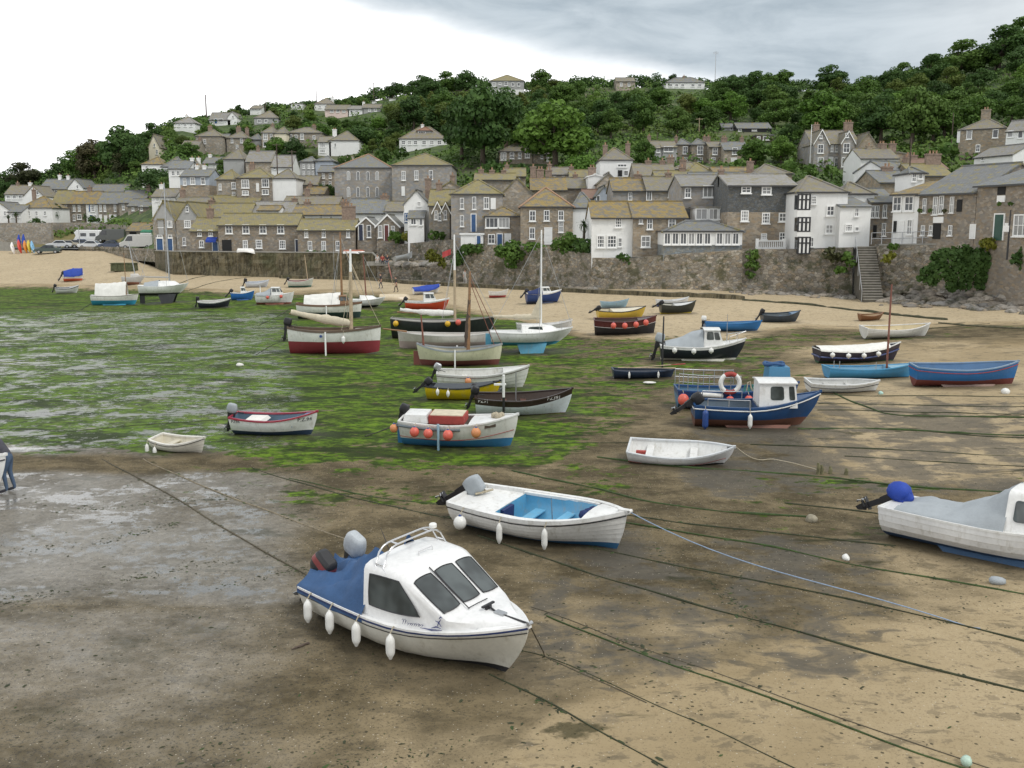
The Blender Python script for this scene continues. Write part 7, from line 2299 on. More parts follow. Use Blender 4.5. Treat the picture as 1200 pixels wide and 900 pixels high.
mb.build('flag', M['flag_red'], r, M=Matrix.Translation((mx_ - .45, 0, h.D + 4.7)))
buoy(b, .06, 'yellow buoy at the stern of the black gaff boat', r=.2, mat=M['buoy_yellow'], drop=.05)
buoy(b, .56, 'yellow buoy amidships on the black gaff boat', r=.2, mat=M['buoy_yellow'], drop=-.1)
buoy(b, .66, 'orange red buoy beside the mast of the black gaff boat', r=.2, mat=M['buoy_red'], drop=-.15)
b = Boat('faded pink white hulled boat between the black gaff boat and the cream lugger', 466, 577, 410, 180, 20, name='sailing_boat', cat='sailing boat', ratio=.3, tw=.4, sb=.2, ss=.15, rake=.1, B=2.2)
h, r = b.h, b.root
hull_mesh(h, r, (.60, .56, .52), (.46, .36, .34), .55)
gunwale(h, r, paint((.6, .58, .55)))
deck(h, r, paint((.5, .47, .42)), 0, 1, .05, drop=.06, name='deck')
spar(r, (h.x(.92, 0), 0, h.sh(.95) + .02), (h.L / 2 + 1.0, 0, h.sh(1) + .18), .07, .05, M['timber'], 'bowsprit')
b = Boat('cream double ended lugger with dark red bottom and bare wooden mast', 488, 589, 430, 0, 23, name='sailing_boat', cat='sailing boat', ratio=.32, tw=.12, de=1.0, sb=.32, ss=.36, rake=.2, B=2.0, heel=0)
h, r = b.h, b.root
hull_mesh(h, r, (.62, .60, .44), (.17, .055, .045), .42)
interior(h, r, paint((.42, .4, .3)), .5, .06, .94)
gunwale(h, r, paint((.30, .33, .36)), w=.1, hgt=.09, transom=False)
for t in (.25, .45, .62, .78):
 thwart(h, r, M['timber_pale'], t, h.D * .8)
mx_ = h.x(.60, 0)
spar(r, (mx_, 0, .5), (mx_ + .15, 0, 5.5), .12, .06, M['timber'])
sail(r, (mx_ - .1, 0, 1.1), (mx_ + .12, -.02, 4.2), .13, M['timber_dark'], seed=7, name='furled_lug_sail')
spar(r, (h.x(.03, 0), 0, .9), (h.x(.02, 0) - .1, 0, 3.0), .07, .04, M['mast_red'], 'mizzen_mast')
lines(r, [[(mx_ + .14, 0, 5.2), (h.L / 2, 0, h.sh(1))], [(mx_ + .14, 0, 4.9), (h.x(.95, 0), 0, h.sh(.9))]], M['mast_red'], .02)
for s in (1, -1):
 spar(r, h.rim(.46, s, .07, .1), V((h.x(.46, 0), s * (h.hb(.46) + .12), -.02)), .045, .04, M['trim'], 'beaching_leg')
mb = MB()
mb.box((h.x(0, .4) - .16, 0, .45), (.4, .06, .9))
mb.build('rudder', paint((.17, .055, .045)), r)
b = Boat('white sloop with light blue fin keel and dark cabin window', 573, 672, 415, 3, 19, name='yacht', cat='yacht', ratio=.3, tw=.6, sb=.28, ss=.05, rake=1.1, flare=1.3, B=2.3, z0=None, sink=-.42)
h, r = b.h, b.root
hull_mesh(h, r, (.70, .70, .69), (.05, .26, .40), .30)
gunwale(h, r, PW, w=.07)
deck(h, r, PW, 0, 1, .06, drop=.01, name='deck')
o, rows = cuddy(h, r, PW, [(.82, .2, .05), (.74, .4, .30), (.62, .5, .42), (.45, .55, .46), (.38, .55, .46)], inset=.3)
for s in (1, -1):
 q = [V((h.x(t, 0), s * (.62), h.sh(t) + z)) for t, z in ((.45, .1), (.64, .1), (.62, .36), (.46, .36))]
 quadwin(o, q if s < 0 else [q[1], q[0], q[3], q[2]], [(0, 0, 1, 1)], M['boat_glass'], off=.03)
for s in (1, -1):
 mb = MB()
 mb.hexa([V(p) for p in ((-.7, s * .55 - .05, -.50), (.7, s * .55 - .05, -.50), (.7, s * .55 + .05, -.5), (-.7, s * .55 + .05, -.5), (-.95, s * .5 - .07, .2), (.95, s * .5 - .07, .2), (.95, s * .5 + .07, .2), (-.95, s * .5 + .07, .2))])
 mb.build('bilge_keel', paint((.12, .38, .55)), r)
mb = MB()
mb.box((h.x(0, .3) - .1, 0, .15), (.5, .07, 1.3))
mb.build('rudder', paint((.12, .38, .55)), r)
mx_ = h.x(.62, 0)
spar(r, (mx_, 0, h.D + .3), (mx_, 0, h.D + 6.4), .06, .045, M['trim'])
sail(r, (mx_ - .05, 0, h.D + .95), (h.x(.02, 0), 0, h.D + 1.0), .16, M['canvas_cream'], seed=11, sag=.02)
mb = MB()
mb.slab([(mx_ - .04, 0, h.D + 2.4), (mx_ - .04, 0, h.D + .85), (mx_ - .7, 0, h.D + .95)], .08)
mb.build('sail_luff', M['canvas_cream'], r)
lines(r, [[(mx_, 0, h.D + 6.2), (h.L / 2, 0, h.sh(1))], [(mx_, 0, h.D + 6.2), (h.x(0, 1), 0, h.sh(0))], [(mx_, 0, h.D + 5.8), h.rim(.58, 1)], [(mx_, 0, h.D + 5.8), h.rim(.58, -1)],
   [h.rim(.86, -1, 0, .5), V((h.L / 2, 0, h.sh(1) + .55)), h.rim(.86, 1, 0, .5)], [h.rim(.86, -1), h.rim(.86, -1, 0, .5)], [h.rim(.86, 1), h.rim(.86, 1, 0, .5)]], r=.013)
dinghy('white speed dinghy with pale cover behind the white sloop', 604, 672, 391, 6, 12, top=(.64, .64, .63), bot=(.5, .5, .5), wl=.1, inn=(.45, .4, .35), ratio=.36, band=.1, thw=(.4,), foredeck=.55, thc=(.6, .58, .55), name='open_boat', cat='motor boat')
b = Boat('white lugger with dark red bottom and cream sail stowed along its boom', 338, 448, 416, 2, 33, name='sailing_boat', cat='sailing boat', ratio=.34, tw=.4, sb=.25, ss=.2, rake=.12, B=2.3, bil=2.0)
h, r = b.h, b.root
hull_mesh(h, r, (.70, .70, .66), (.25, .035, .045), .88)
interior(h, r, paint((.4, .3, .2)), .7, .03, .93)
gunwale(h, r, paint((.12, .085, .06)), w=.12, hgt=.14)
deck(h, r, paint((.3, .25, .2)), .72, 1, .05, drop=.05)
for t in (.2, .4):
 thwart(h, r, M['timber'], t, h.D * .88)
mx_ = h.x(.68, 0)
spar(r, (mx_, 0, .9), (mx_ + .06, 0, 5.2), .13, .10, M['timber_pale'])
spar(r, (mx_ + .06, 0, 5.2), (mx_ + .08, 0, 6.6), .09, .06, M['trim'], 'topmast')
sail(r, (mx_ - .05, 0, h.D + .42), (h.x(.02, 0), 0, h.D + 1.15), .26, M['canvas_cream'], seed=4, sag=.05)
spar(r, (mx_ - .05, 0, h.D + .35), (h.x(.0, 0), 0, h.D + 1.05), .05, .04, M['timber'], 'boom')
lines(r, [[(mx_ + .06, 0, 5.6), (h.L / 2, 0, h.sh(1))], [(mx_ + .06, 0, 5.2), h.rim(.6, 1)], [(mx_ + .06, 0, 5.2), h.rim(.6, -1)]], M['rope'], .015)
for s in (1, -1):
 spar(r, h.rim(.43, s, .08, .0), V((h.x(.43, 0), s * (h.hb(.43) + .13), -.02)), .055, .05, M['trim'], 'beaching_leg')
outboard(h, r, M['black'], 10, 1.0, 0)
fender(b, .62, 'white fender on the side of the red bottomed lugger', r=.12, L=.45, drop=.3)
mb = MB()
p_ = h.p(.38, h.sh(.38) * .82, -1, .03)
mb.lathe([(.09, 0), (.09, .02)], p_, 10, M=Matrix.Rotation(R(90), 3, 'X'))
mb.build('round_badge', M['fender_blue'], r)
b = Boat('white cabin lugger with white tent cover and dark green bottom', 348, 425, 374, 3, 19, name='sailing_boat', cat='sailing boat', ratio=.34, tw=.5, sb=.2, ss=.12, rake=.15, B=2.3)
h, r = b.h, b.root
hull_mesh(h, r, (.70, .69, .64), (.025, .05, .045), .62)
gunwale(h, r, paint((.16, .085, .05)), w=.12, hgt=.16)
deck(h, r, paint((.5, .48, .42)), 0, 1, .05, drop=.05, name='deck')
tarp(h, r, M['canvas_white'], .12, .68, [(.12, .75), (.4, .95), (.68, 1.0)], pw=1.6, over=-.1, dropz=.02, ty=.95)
wheelhouse(h, r, M['timber'], .66, .82, h.B * .3, .75, rakef=.3)
mx_ = h.x(.70, 0)
spar(r, (mx_, 0, 1.0), (mx_, 0, 7.5), .11, .07, M['timber'])
lines(r, [[(mx_, 0, 7.2), (h.L / 2, 0, h.sh(1))], [(mx_, 0, 6.8), h.rim(.55, 1)], [(mx_, 0, 6.8), h.rim(.55, -1)], [(mx_ - .6, 0, 7.2), (mx_ - .6, 0, 1.4)]], r=.015)
for s in (1, -1):
 spar(r, h.rim(.48, s, .08, .0), V((h.x(.48, 0), s * (h.hb(.48) + .13), .25)), .055, .05, M['trim'], 'beaching_leg')
b = Boat('white yacht bow peeping out behind the tent covered lugger', 402, 452, 361, 5, 11, name='yacht', cat='yacht', ratio=.32, rake=.8, sb=.25, B=2.0)
h, r = b.h, b.root
hull_mesh(h, r, WHITE, BLACKC, .28)
deck(h, r, PW, 0, 1, .05, name='deck')
gunwale(h, r, PW)
cuddy(h, r, PW, [(.8, .2, .05), (.7, .4, .3), (.4, .5, .4)], inset=.25)
spar(r, (h.x(.55, 0), 0, h.D), (h.x(.5, 0), 0, h.D + 4.3), .07, .05, M['mast_red'])
spar(r, (h.x(.55, 0) - .1, 0, h.D + .4), (h.x(.3, 0) - .8, 0, h.D + 4.6), .06, .04, M['timber_pale'], 'yard')
lines(r, [[(h.x(.5, 0), 0, h.D + 4.2), (h.L / 2, 0, h.sh(1))], [(h.x(.5, 0), 0, h.D + 4), (h.L / 2 - 1, 0, h.sh(.8))]], r=.016)
b = Boat('upturned cream hull resting on the sand beside the walkers', 444, 483, 352, 3, 8, name='dinghy', cat='dinghy', ratio=.4, sb=.1)
hull_mesh(b.h, b.root, (.52, .42, .28), (.56, .47, .33), .3)
b.root.matrix_world = b.M @ Matrix.Translation((0, 0, b.h.D + .05)) @ Matrix.Rotation(R(180), 4, 'X')
# ---- the left hand group
b = dinghy('black and white open boat with outboard on the left weed', 232, 271, 361, 12, 9, top=(.03, .035, .045), bot=(.5, .5, .5), wl=.10, band=.1, bandmat=WHITE, inn=(.55, .54, .5), gw=WHITE, ratio=.38, motor=M['black'], mtilt=12, heel=7, thw=(.3, .6), name='open_boat', cat='motor boat')
b = Boat('white yacht standing on two black keels with a thin mast', 164, 222, 356, 8, 13, name='yacht', cat='yacht', ratio=.3, tw=.55, sb=.3, rake=1.1, flare=1.3, B=2.4, sink=-.75)
h, r = b.h, b.root
hull_mesh(h, r, WHITE, (.02, .022, .025), .32)
deck(h, r, PW, 0, 1, .06, name='deck')
gunwale(h, r, PW)
o, rows = cuddy(h, r, PW, [(.82, .2, .06), (.72, .45, .4), (.5, .6, .5), (.42, .6, .5)], inset=.3)
tarp(h, r, M['canvas_grey'], .12, .42, [(.12, .3), (.42, .6)], over=-.2, dropz=.02)
for s in (1, -1):
 mb = MB()
 mb.hexa([V(p) for p in ((-.2, s * .6 - .06, -.8), (.9, s * .6 - .06, -.8), (.9, s * .6 + .06, -.8), (-.2, s * .6 + .06, -.8), (-.5, s * .5 - .08, .2), (1.3, s * .5 - .08, .2), (1.3, s * .5 + .08, .2), (-.5, s * .5 + .08, .2))])
 mb.build('bilge_keel', paint((.02, .022, .025)), r)
mb = MB()
mb.box((h.x(.04, 0), 0, -.2), (.5, .08, 1.2))
mb.build('rudder', paint((.02, .022, .025)), r)
mx_ = h.x(.62, 0)
spar(r, (mx_, 0, h.D + .3), (mx_, 0, h.D + 10.5), .075, .055, M['steel'])
spar(r, (mx_, 0, h.D + .9), (h.x(.1, 0), 0, h.D + .95), .06, .05, M['steel'], 'boom')
lines(r, [[(mx_, 0, h.D + 10.3), (h.L / 2, 0, h.sh(1))], [(mx_, 0, h.D + 10.3), (h.x(0, 1), 0, h.sh(0))], [(mx_, 0, h.D + 8), h.rim(.6, 1)], [(mx_, 0, h.D + 8), h.rim(.6, -1)]], r=.016)
b = Boat('white boat with long white tent cover and turquoise blue bottom', 108, 163, 358, 5, 13, name='sailing_boat', cat='sailing boat', ratio=.34, tw=.6, sb=.2, rake=.4)
h, r = b.h, b.root
hull_mesh(h, r, (.68, .67, .63), (.03, .25, .38), .55)
gunwale(h, r, paint((.3, .28, .25)), w=.1)
deck(h, r, PW, 0, 1, .05, name='deck')
keel(h, r, paint((.03, .25, .38)), .2, bilge=True)
tarp(h, r, M['canvas_white'], .10, .76, [(.10, 1.2), (.5, 1.3), (.76, 1.35)], pw=1.5, over=-.06, dropz=.03)
spar(r, (h.x(.78, 0), 0, h.D), (h.x(.78, 0), 0, h.D + 4.4), .05, .03, M['timber'], 'mast')
b = Boat('grey weathered yacht on the upper sand at the left', 143, 170, 334, 10, 10, name='yacht', cat='yacht', ratio=.36, rake=.7, sb=.3, heel=-6)
h, r = b.h, b.root
hull_mesh(h, r, (.42, .41, .39), (.24, .10, .06), .35)
deck(h, r, paint((.5, .48, .45)), 0, 1, .06, name='deck')
cuddy(h, r, paint((.52, .5, .47)), [(.8, .2, .06), (.7, .4, .4), (.4, .5, .45)], inset=.25)
spar(r, (h.x(.6, 0), 0, h.D), (h.x(.35, 0), 0, h.D + 4.6), .07, .05, M['steel'])
lines(r, [[(h.x(.35, 0), 0, h.D + 4.5), (h.L / 2, 0, h.sh(1))]], r=.02)
b = Boat('boat under a bright blue cover with orange bottom on the upper sand', 74, 99, 330, 20, 8, name='dinghy', cat='dinghy', ratio=.46, heel=-4)
h, r = b.h, b.root
hull_mesh(h, r, (.6, .58, .55), (.5, .1, .04), .4)
gunwale(h, r, PW)
tarp(h, r, M['tarp_blue'], .05, .95, [(.05, .55), (.5, .95), (.95, .7)], pw=2, dropz=.2)
outboard(h, r, M['black'], 30, 1.0)
b = dinghy('white runabout with black trim below the bright blue covered boat', 65, 93, 344, 24, 8, top=(.62, .62, .61), bot=(.04, .04, .05), wl=.1, inn=(.2, .2, .22), ratio=.44, motor=M['black'], mtilt=20, foredeck=.6, thw=(.3,), band=.12, bandmat=(.06, .06, .07), heel=6, name='open_boat', cat='motor boat')
dinghy('white and pale blue dinghy on the sand below the weedy wall', 287, 316, 337, 18, 7, top=(.58, .62, .68), inn=(.5, .52, .55), ratio=.4, motor=M['black'], mtilt=20, mscale=.8, heel=10)
b = dinghy('small green and white boat with red inside and a stick mast', 337, 368, 337, 8, 9, top=(.5, .55, .5), bot=(.03, .14, .11), wl=.28, inn=(.35, .08, .07), gw=(.6, .6, .57), ratio=.42, heel=6, motor=M['black'], mtilt=30, mscale=.7, name='open_boat', cat='motor boat', sb=.35)
spar(b.root, (b.h.x(.85, 0), 0, b.h.D), (b.h.x(.72, 0), 0, b.h.D + 3.2), .06, .04, M['timber_pale'])
# ---- the right hand group
b = dinghy('sky blue open sailing boat with red brown mast and pale decks', 965, 1072, 445, 2, 15, top=(.06, .29, .54), bot=(.025, .03, .04), wl=.10, inn=(.16, .33, .46), gw=(.08, .3, .5), ratio=.34, sb=.22, rake=.25, thw=(.35, .55), foredeck=.70, thc=(.2, .4, .52), name='sailing_boat', cat='sailing boat', tw=.8)
spar(b.root, (b.h.x(.70, 0), 0, .2), (b.h.x(.70, 0), 0, b.h.D + 4.3), .06, .045, M['mast_red'])
for t in (.04, .1, .5):
 lines(b.root, [[b.h.rim(t, -1), b.h.rim(t, -1, 0, .4)]], M['steel'], .018, 'stanchion')
b = dinghy('large blue rowing boat with red stripe and red brown bottom', 1067, 1191, 454, -1, 27, top=(.02, .14, .37), bot=(.15, .035, .03), wl=.42, inn=(.1, .2, .35), gw=(.2, .3, .42), ratio=.36, sb=.3, rake=.2, thw=(.3, .5, .7), name='open_boat', cat='rowing boat', tw=.62, heel=4)
rail(b.h, b.root, M['cloth_red'], .16, .02, 'red_stripe')
keel(b.h, b.root, paint((.3, .2, .16)), .1, bilge=True)
b = dinghy('white dinghy with black line lying below the sky blue sailing boat', 944, 1030, 461, 1, 15, top=(.66, .67, .66), bot=(.18, .16, .13), wl=.12, inn=(.5, .5, .48), ratio=.36, tw=.9, sb=.08, rake=.15, heel=6, thw=(.3, .6))
rail(b.h, b.root, M['black'], b.h.D * .34, .018, 'black_line')
b = Boat('dark purple hulled boat under a long white cover', 952, 1057, 426, 5, 18, name='open_boat', cat='motor boat', ratio=.34, sb=.4, rake=.35, heel=2)
h, r = b.h, b.root
hull_mesh(h, r, (.035, .03, .05), (.03, .10, .05), .14)
gunwale(h, r, PW)
tarp(h, r, M['canvas_white'], .0, .84, [(0, .12), (.5, .2), (.84, .16)], dropz=.05, pw=2.6)
rail(h, r, paint((.06, .08, .2)), .4, .05)
for k, (t, lab) in enumerate(((.12, 'flat white fender nearest the stern of the purple hulled boat'), (.3, 'second flat white fender on the purple hulled boat'), (.48, 'third flat white fender on the purple hulled boat'), (.66, 'flat white fender nearest the bow of the purple hulled boat'))):
 fender(b, t, lab, r=.14, L=.3, drop=.06)
b = dinghy('white clinker dinghy with cream inside alone on the upper right sand', 1007, 1092, 397, 6, 14, top=(.70, .69, .65), inn=(.55, .46, .28), bot=(.66, .65, .6), gw=(.72, .71, .68), ratio=.4, planks=5, sb=.3, rake=.3, heel=5, tw=.75, thw=(.3, .6))
b = dinghy('little varnished brown dinghy on the upper right sand', 1004, 1036, 376, 10, 8, top=(.18, .075, .03), inn=(.45, .33, .2), gw=(.2, .09, .04), ratio=.4, sb=.2, heel=8, thw=(.4,))
p = at(474, 303, 124)
b = dinghy('grey tender tilted on the bank above the sand', 464, 487, 306, 35, 7, top=(.32, .34, .35), inn=(.22, .23, .24), ratio=.48, heel=-18, pitch=10, loc=(p.x, p.y), z0=p.z - .3, thw=(.5,), kl=False, L=2.7, B=1.3, D=.5, name='tender')
p = at(289, 298, 137.5)
b = Boat('upturned white dinghy on the quay before the long stone cottage', 279, 299, 298, 0, 5, name='dinghy', cat='dinghy', loc=(p.x, p.y), z0=4.55, L=2.5, B=1.2, D=.5)
hull_mesh(b.h, b.root, (.7, .69, .66), (.7, .69, .66), .2)
b.root.matrix_world = b.M @ Matrix.Translation((0, 0, b.h.D + .1)) @ Matrix.Rotation(R(180), 4, 'X')
p = at(416, 303, 130.5)
b = Boat('upturned white dinghy with red keel band at the end of the weedy wall', 402, 430, 303, 0, 5, name='dinghy', cat='dinghy', loc=(p.x, p.y), z0=4.6, L=3.0, B=1.2, D=.45)
hull_mesh(b.h, b.root, (.66, .66, .66), (.35, .12, .07), .2)
b.root.matrix_world = b.M @ Matrix.Translation((0, 0, b.h.D + .05)) @ Matrix.Rotation(R(180), 4, 'X')
# ---- the bow at the left edge
b = Boat('white boat bow entering the picture at the left edge beside the stooping man', -200, 9, 592, -14, 0, name='open_boat', cat='motor boat', loc=(-16.86, 28.4), L=4.4, B=1.7, D=1.08, rake=.5, sb=.3)
h, r = b.h, b.root
hull_mesh(h, r, WHITE, (.05, .05, .06), .2)
interior(h, r, PW, .3, 0, .6)
deck(h, r, PW, .6, 1.0, .06, down=.3)
gunwale(h, r, PW)
rail(h, r, M['black'], .16, .02)
LEFTB = b
# ------------------------------------------------------------------ mooring ropes and chains lying on the bed
ROPES = []
def rope(label, px, mat, r, name='mooring_rope', lumpy=.35, wander=.05, free=None):
 r *= .8
 pts = [g(*p) for p in px]
 ROPES.append(pts)
 fine = []
 for k in range(len(pts) - 1):
  p0, p1, p2, p3 = pts[max(0, k - 1)], pts[k], pts[k + 1], pts[min(len(pts) - 1, k + 2)]
  n = max(4, int((p2 - p1).length / .45))
  for j in range(n):
   t = j / n
   fine.append(.5 * ((2 * p1) + (p2 - p0) * t + (2 * p0 - 5 * p1 + 4 * p2 - p3) * t * t + (3 * p1 - p0 - 3 * p2 + p3) * t ** 3))
 fine.append(pts[-1])
 sd = px[0][0] * .37 + px[0][1]
 P = []
 for k, p in enumerate(fine):
  x, y = p.x + wander * noise.noise((k * .21, sd, 0)) * 2, p.y + wander * noise.noise((k * .21, sd, 7)) * 2
  P.append(V((x, y, floor_z(x, y) + r * (.25 + .5 * noise.noise((k * .13, sd, 5))))))
 if free:
  P = [V(q) for q in free] + P
 o0 = P[-1].copy()
 rs_ = [r * (1 + lumpy * (noise.noise((k * .9, sd, 3)) + .8 * noise.noise((k * .27, sd, 9)))) for k in range(len(P))]
 mb = MB()
 mb.tube([p - o0 for p in P], rs_, n=6)
 o = mb.build(name, mat, smooth=80)
 o.location = o0
 return tag(o, label, 'rope' if 'rope' in name else 'chain')
ch = dict(name='mooring_chain', lumpy=.8, wander=.05)
RW, RG, RD = M['rope_weed'], M['rope_green'], M['rope_dirty']
rope('weedy chain running right from the bow of the plain white dinghy past the green post', [(700, 536), (800, 548), (862, 551), (960, 559), (1050, 569), (1180, 577), (1290, 583)], RG, .045, **ch)
rope('green weed chain starting under the blue cockpit boat stern and passing behind the round stone', [(600, 552), (690, 571), (765, 589), (850, 600), (945, 606)], RG, .04, **ch)
rope('chain crossing from behind the blue cockpit boat toward the grey covered boat', [(700, 600), (790, 612), (880, 622), (975, 632), (1050, 640)], RW, .03, **ch)
rope('green chain from the blue cockpit boat bow passing below the white float', [(690, 602), (735, 613), (880, 637), (995, 661), (1100, 679), (1230, 702)], RG, .033, **ch)
rope('dark chain from under the blue cockpit boat past the blue rope end to the right', [(690, 640), (740, 652), (880, 680), (1050, 715), (1230, 759)], RW, .026, **ch)
rope('long dark chain across the near sand with green tufts at its right end', [(560, 628), (640, 655), (720, 681), (880, 726), (1025, 765), (1180, 806), (1270, 826)], RW, .028, **ch)
rope('thick weedy rope from the bow of the foreground cabin boat to the lower right corner', [(640, 722), (765, 771), (925, 828), (1030, 866), (1125, 900), (1200, 925)], RG, .024, 'mooring_rope', .4)
rope('pale weedy rope beside the thick rope off the foreground cabin boat bow', [(624, 712), (690, 736), (760, 762), (950, 829), (1150, 898), (1210, 920)], RD, .014, 'mooring_rope', .3)
rope('thin dark rope from the foreground cabin boat stem to the bottom edge', [(596, 760), (650, 772), (770, 826), (860, 866), (960, 915)], RW, .014, 'mooring_rope', .3)
rope('dark chain leaving the foreground cabin boat keel toward the bottom edge', [(575, 790), (640, 824), (720, 866), (800, 912)], RW, .018, **ch)
rope('dark rope from the cream dinghy down to the stern of the foreground cabin boat', [(120, 538), (165, 562), (210, 587), (280, 630), (330, 658), (362, 676)], RD, .028, 'mooring_rope', .3)
rope('thick pale braided rope from the green weed to the covered stern of the cabin boat', [(168, 538), (205, 555), (258, 578), (330, 605), (400, 630), (428, 641)], plain('braided pale rope', (.24, .2, .135), .9, .5, 8, bump=.5), .026, 'mooring_rope', .25)
rope('dark weedy chain left of the blue cockpit boat in the mud', [(296, 548), (350, 566), (430, 587), (500, 602), (560, 612)], RW, .022, **ch)
rope('short chain with green tufts left of the blue cockpit boat', [(340, 561), (380, 570), (440, 583), (520, 592)], RG, .022, **ch)
rope('straight dark chain on the right sand below the big blue rowing boat', [(930, 462), (1010, 464), (1100, 464), (1240, 465)], RW, .035, **ch)
rope('second thin chain below the big blue rowing boat', [(960, 473), (1060, 475), (1240, 477)], RW, .03, **ch)
rope('third thin chain on the right sand', [(958, 481), (1060, 483), (1240, 485)], RW, .03, **ch)
rope('thick curving weedy rope from the mid blue fishing boat out to the right edge', [(960, 452), (985, 465), (1020, 479), (1045, 486), (1090, 488), (1240, 489)], RG, .055, 'mooring_rope', .5)
rope('thick green weedy chain right of the dark blue fishing boat', [(935, 503), (1000, 502), (1050, 504), (1110, 507), (1240, 511)], RG, .055, **ch)
rope('thin companion of the thick green chain right of the dark blue fishing boat', [(1060, 503), (1110, 508), (1160, 512), (1240, 514)], RW, .04, **ch)
rope('long dark chain halfway between the plain white dinghy and the fishing boats on the right', [(880, 521), (960, 524), (1060, 528), (1150, 533), (1240, 536)], RW, .035, **ch)
rope('thin chain above the blue wrapped outboard', [(990, 535), (1080, 540), (1160, 545), (1240, 549)], RW, .03, **ch)
rope('broken weedy chain behind the blue wrapped outboard', [(920, 590), (980, 596), (1060, 606)], RW, .035, **ch)
rope('dark chain from the stern of the red bottomed lugger to the left', [(304, 381), (325, 371), (343, 361)], RW, .05, **ch)
rope('pale dark line trailing left off the red bottomed lugger', [(300, 416), (320, 404), (338, 398)], RW, .035, **ch)
rope('thick black chain off the stern of the blue bottomed fishing boat', [(428, 512), (445, 506), (468, 496)], RW, .06, **ch)
rope('dark line from the white tent covered boat toward the left', [(95, 363), (103, 358), (112, 354)], RW, .05, **ch)
rope('broad line of dark weed across the upper right sand', [(870, 352), (900, 354), (960, 359), (1020, 366), (1075, 372), (1110, 375)], plain('weed line', (.06, .062, .035), .95, .5, 3), .17, 'weed_covered_chain', .7)
rope('continuing weedy chain at the right above the varnished dinghy', [(1100, 379), (1150, 383), (1240, 388)], plain('weed line far', (.09, .085, .05), .95, .5, 3), .12, 'weed_covered_chain', .7)
rope('thin chain on the dry sand right of the varnished dinghy', [(1075, 386), (1120, 383), (1160, 379)], RW, .05, **ch)
rope('dark cable lying up the beach behind the white twin keeled yacht', [(205, 334), (228, 326), (252, 322)], RW, .06, **ch)
rope('second dark cable on the beach left of the weedy wall', [(222, 340), (256, 330), (300, 324)], RW, .05, **ch)
rope('dark weed chain straight across the green left of the gig', [(620, 520), (720, 519), (800, 516)], RW, .025, **ch)
rope('dark weed chain across the mud under the navy punt', [(640, 449), (760, 451), (840, 452)], RW, .03, **ch)
rope('faint chain across the green above the red bottomed lugger', [(30, 441), (140, 430), (260, 421), (330, 414)], RW, .022, **ch)
rope('faint chain through the green left of the small cream dinghy', [(20, 514), (110, 503), (230, 494), (300, 489)], RW, .02, **ch)
bw = OPEN.w(OPEN.h.rim(1.0, 1, 0, .03))
e_ = g(1130, 733)
fr = [bw.lerp(e_, t) + V((0, 0, -.55 * math.sin(PI * t) * .8 * (1 - t))) for t in [k / 14 for k in range(14)]]
fr = [V((p.x, p.y, max(p.z, floor_z(p.x, p.y) + .02))) for p in fr]
rope('pale blue rope stretched from the bow of the blue cockpit boat to the right', [(1130, 733), (1150, 737)], M['rope_blue'], .016, 'mooring_rope', .1, free=fr)
bw = DING.w(DING.h.rim(1.0, 1, 0, .02))
e_ = g(905, 538)
fr = [bw.lerp(e_, t) + V((0, 0, -.2 * math.sin(PI * t))) for t in [k / 8 for k in range(8)]]
fr = [V((p.x, p.y, max(p.z, floor_z(p.x, p.y) + .02))) for p in fr]
rope('white braided painter from the bow of the plain white dinghy', [(905, 538), (930, 543), (957, 551)], M['rope'], .022, 'mooring_rope', .2, free=fr)
bw = HERO.w((HERO.h.L / 2 + .02, 0, HERO.h.sh(1) + .03))
e_ = g(640, 770)
fr = [bw.lerp(e_, t) for t in [k / 6 for k in range(6)]]
rope('dark mooring line dropping from the bow roller of the foreground cabin boat', [(640, 770), (700, 797), (760, 824)], RD, .016, 'mooring_rope', .2, free=fr)
# ------------------------------------------------------------------ small things on the bed
def lump(name, label, cat, px, py, r, mat, sq=(1, 1, .7), seed=1, up=.4):
 p = g(px, py)
 mb = MB()
 mb.ball((0, 0, 0), r, n=10, sq=sq)
 mb.v = [tuple(V(q) * (1 + .22 * noise.noise((q[0] * 1.3 / r, q[1] * 1.3 / r, q[2] / r + seed)))) for q in mb.v]
 o = mb.build(name, mat, smooth=60)
 o.location = p + V((0, 0, r * up))
 return tag(o, label, cat)
lump('mooring_buoy', 'small pale green mooring buoy in the bottom right corner', 'buoy', 1132, 897, .085, plain('pale green buoy', (.42, .56, .47), .5, .2), (1, 1, 1), 2, .8)
lump('float', 'white oblong float lying on the sand left of the grey covered boat', 'float', 991, 655, .10, M['fender_white'], (.9, 1.4, .8), 3)
lump('plastic_bag', 'crumpled grey plastic bag at the right below the grey covered boat', 'bag', 1168, 684, .17, M['canvas_grey'], (1.2, .8, .6), 5)
lump('mooring_stone', 'round pale stone with weed under the green chain right of the blue cockpit boat', 'stone', 951, 611, .17, plain('pale weedy stone', (.3, .27, .2), .9, .4, 8), (1, 1, .8), 6)
lump('float', 'small white float on the sand below the big blue rowing boat', 'float', 1178, 461, .20, M['fender_white'], (1, 1, .9), 7)
lump('float', 'small turquoise white float on a chain below the white dinghy with black line', 'float', 1032, 462, .12, plain('turquoise float', (.4, .6, .55), .6), (1, 1, .9), 8)
lump('stone', 'pale stone on the green weed above the motor boat with red gunwale', 'stone', 281, 429, .18, M['canvas_white'], (1.2, 1, .6), 9)
lump('crate_lid', 'pale flat scrap on the weed below the navy punt', 'scrap', 761, 450, .2, M['canvas_white'], (1.8, 1, .25), 10)
e = empty('driftwood', g(352, 758), 'crooked dark stick on the wet sand left of the foreground cabin boat', 'stick')
mb = MB()
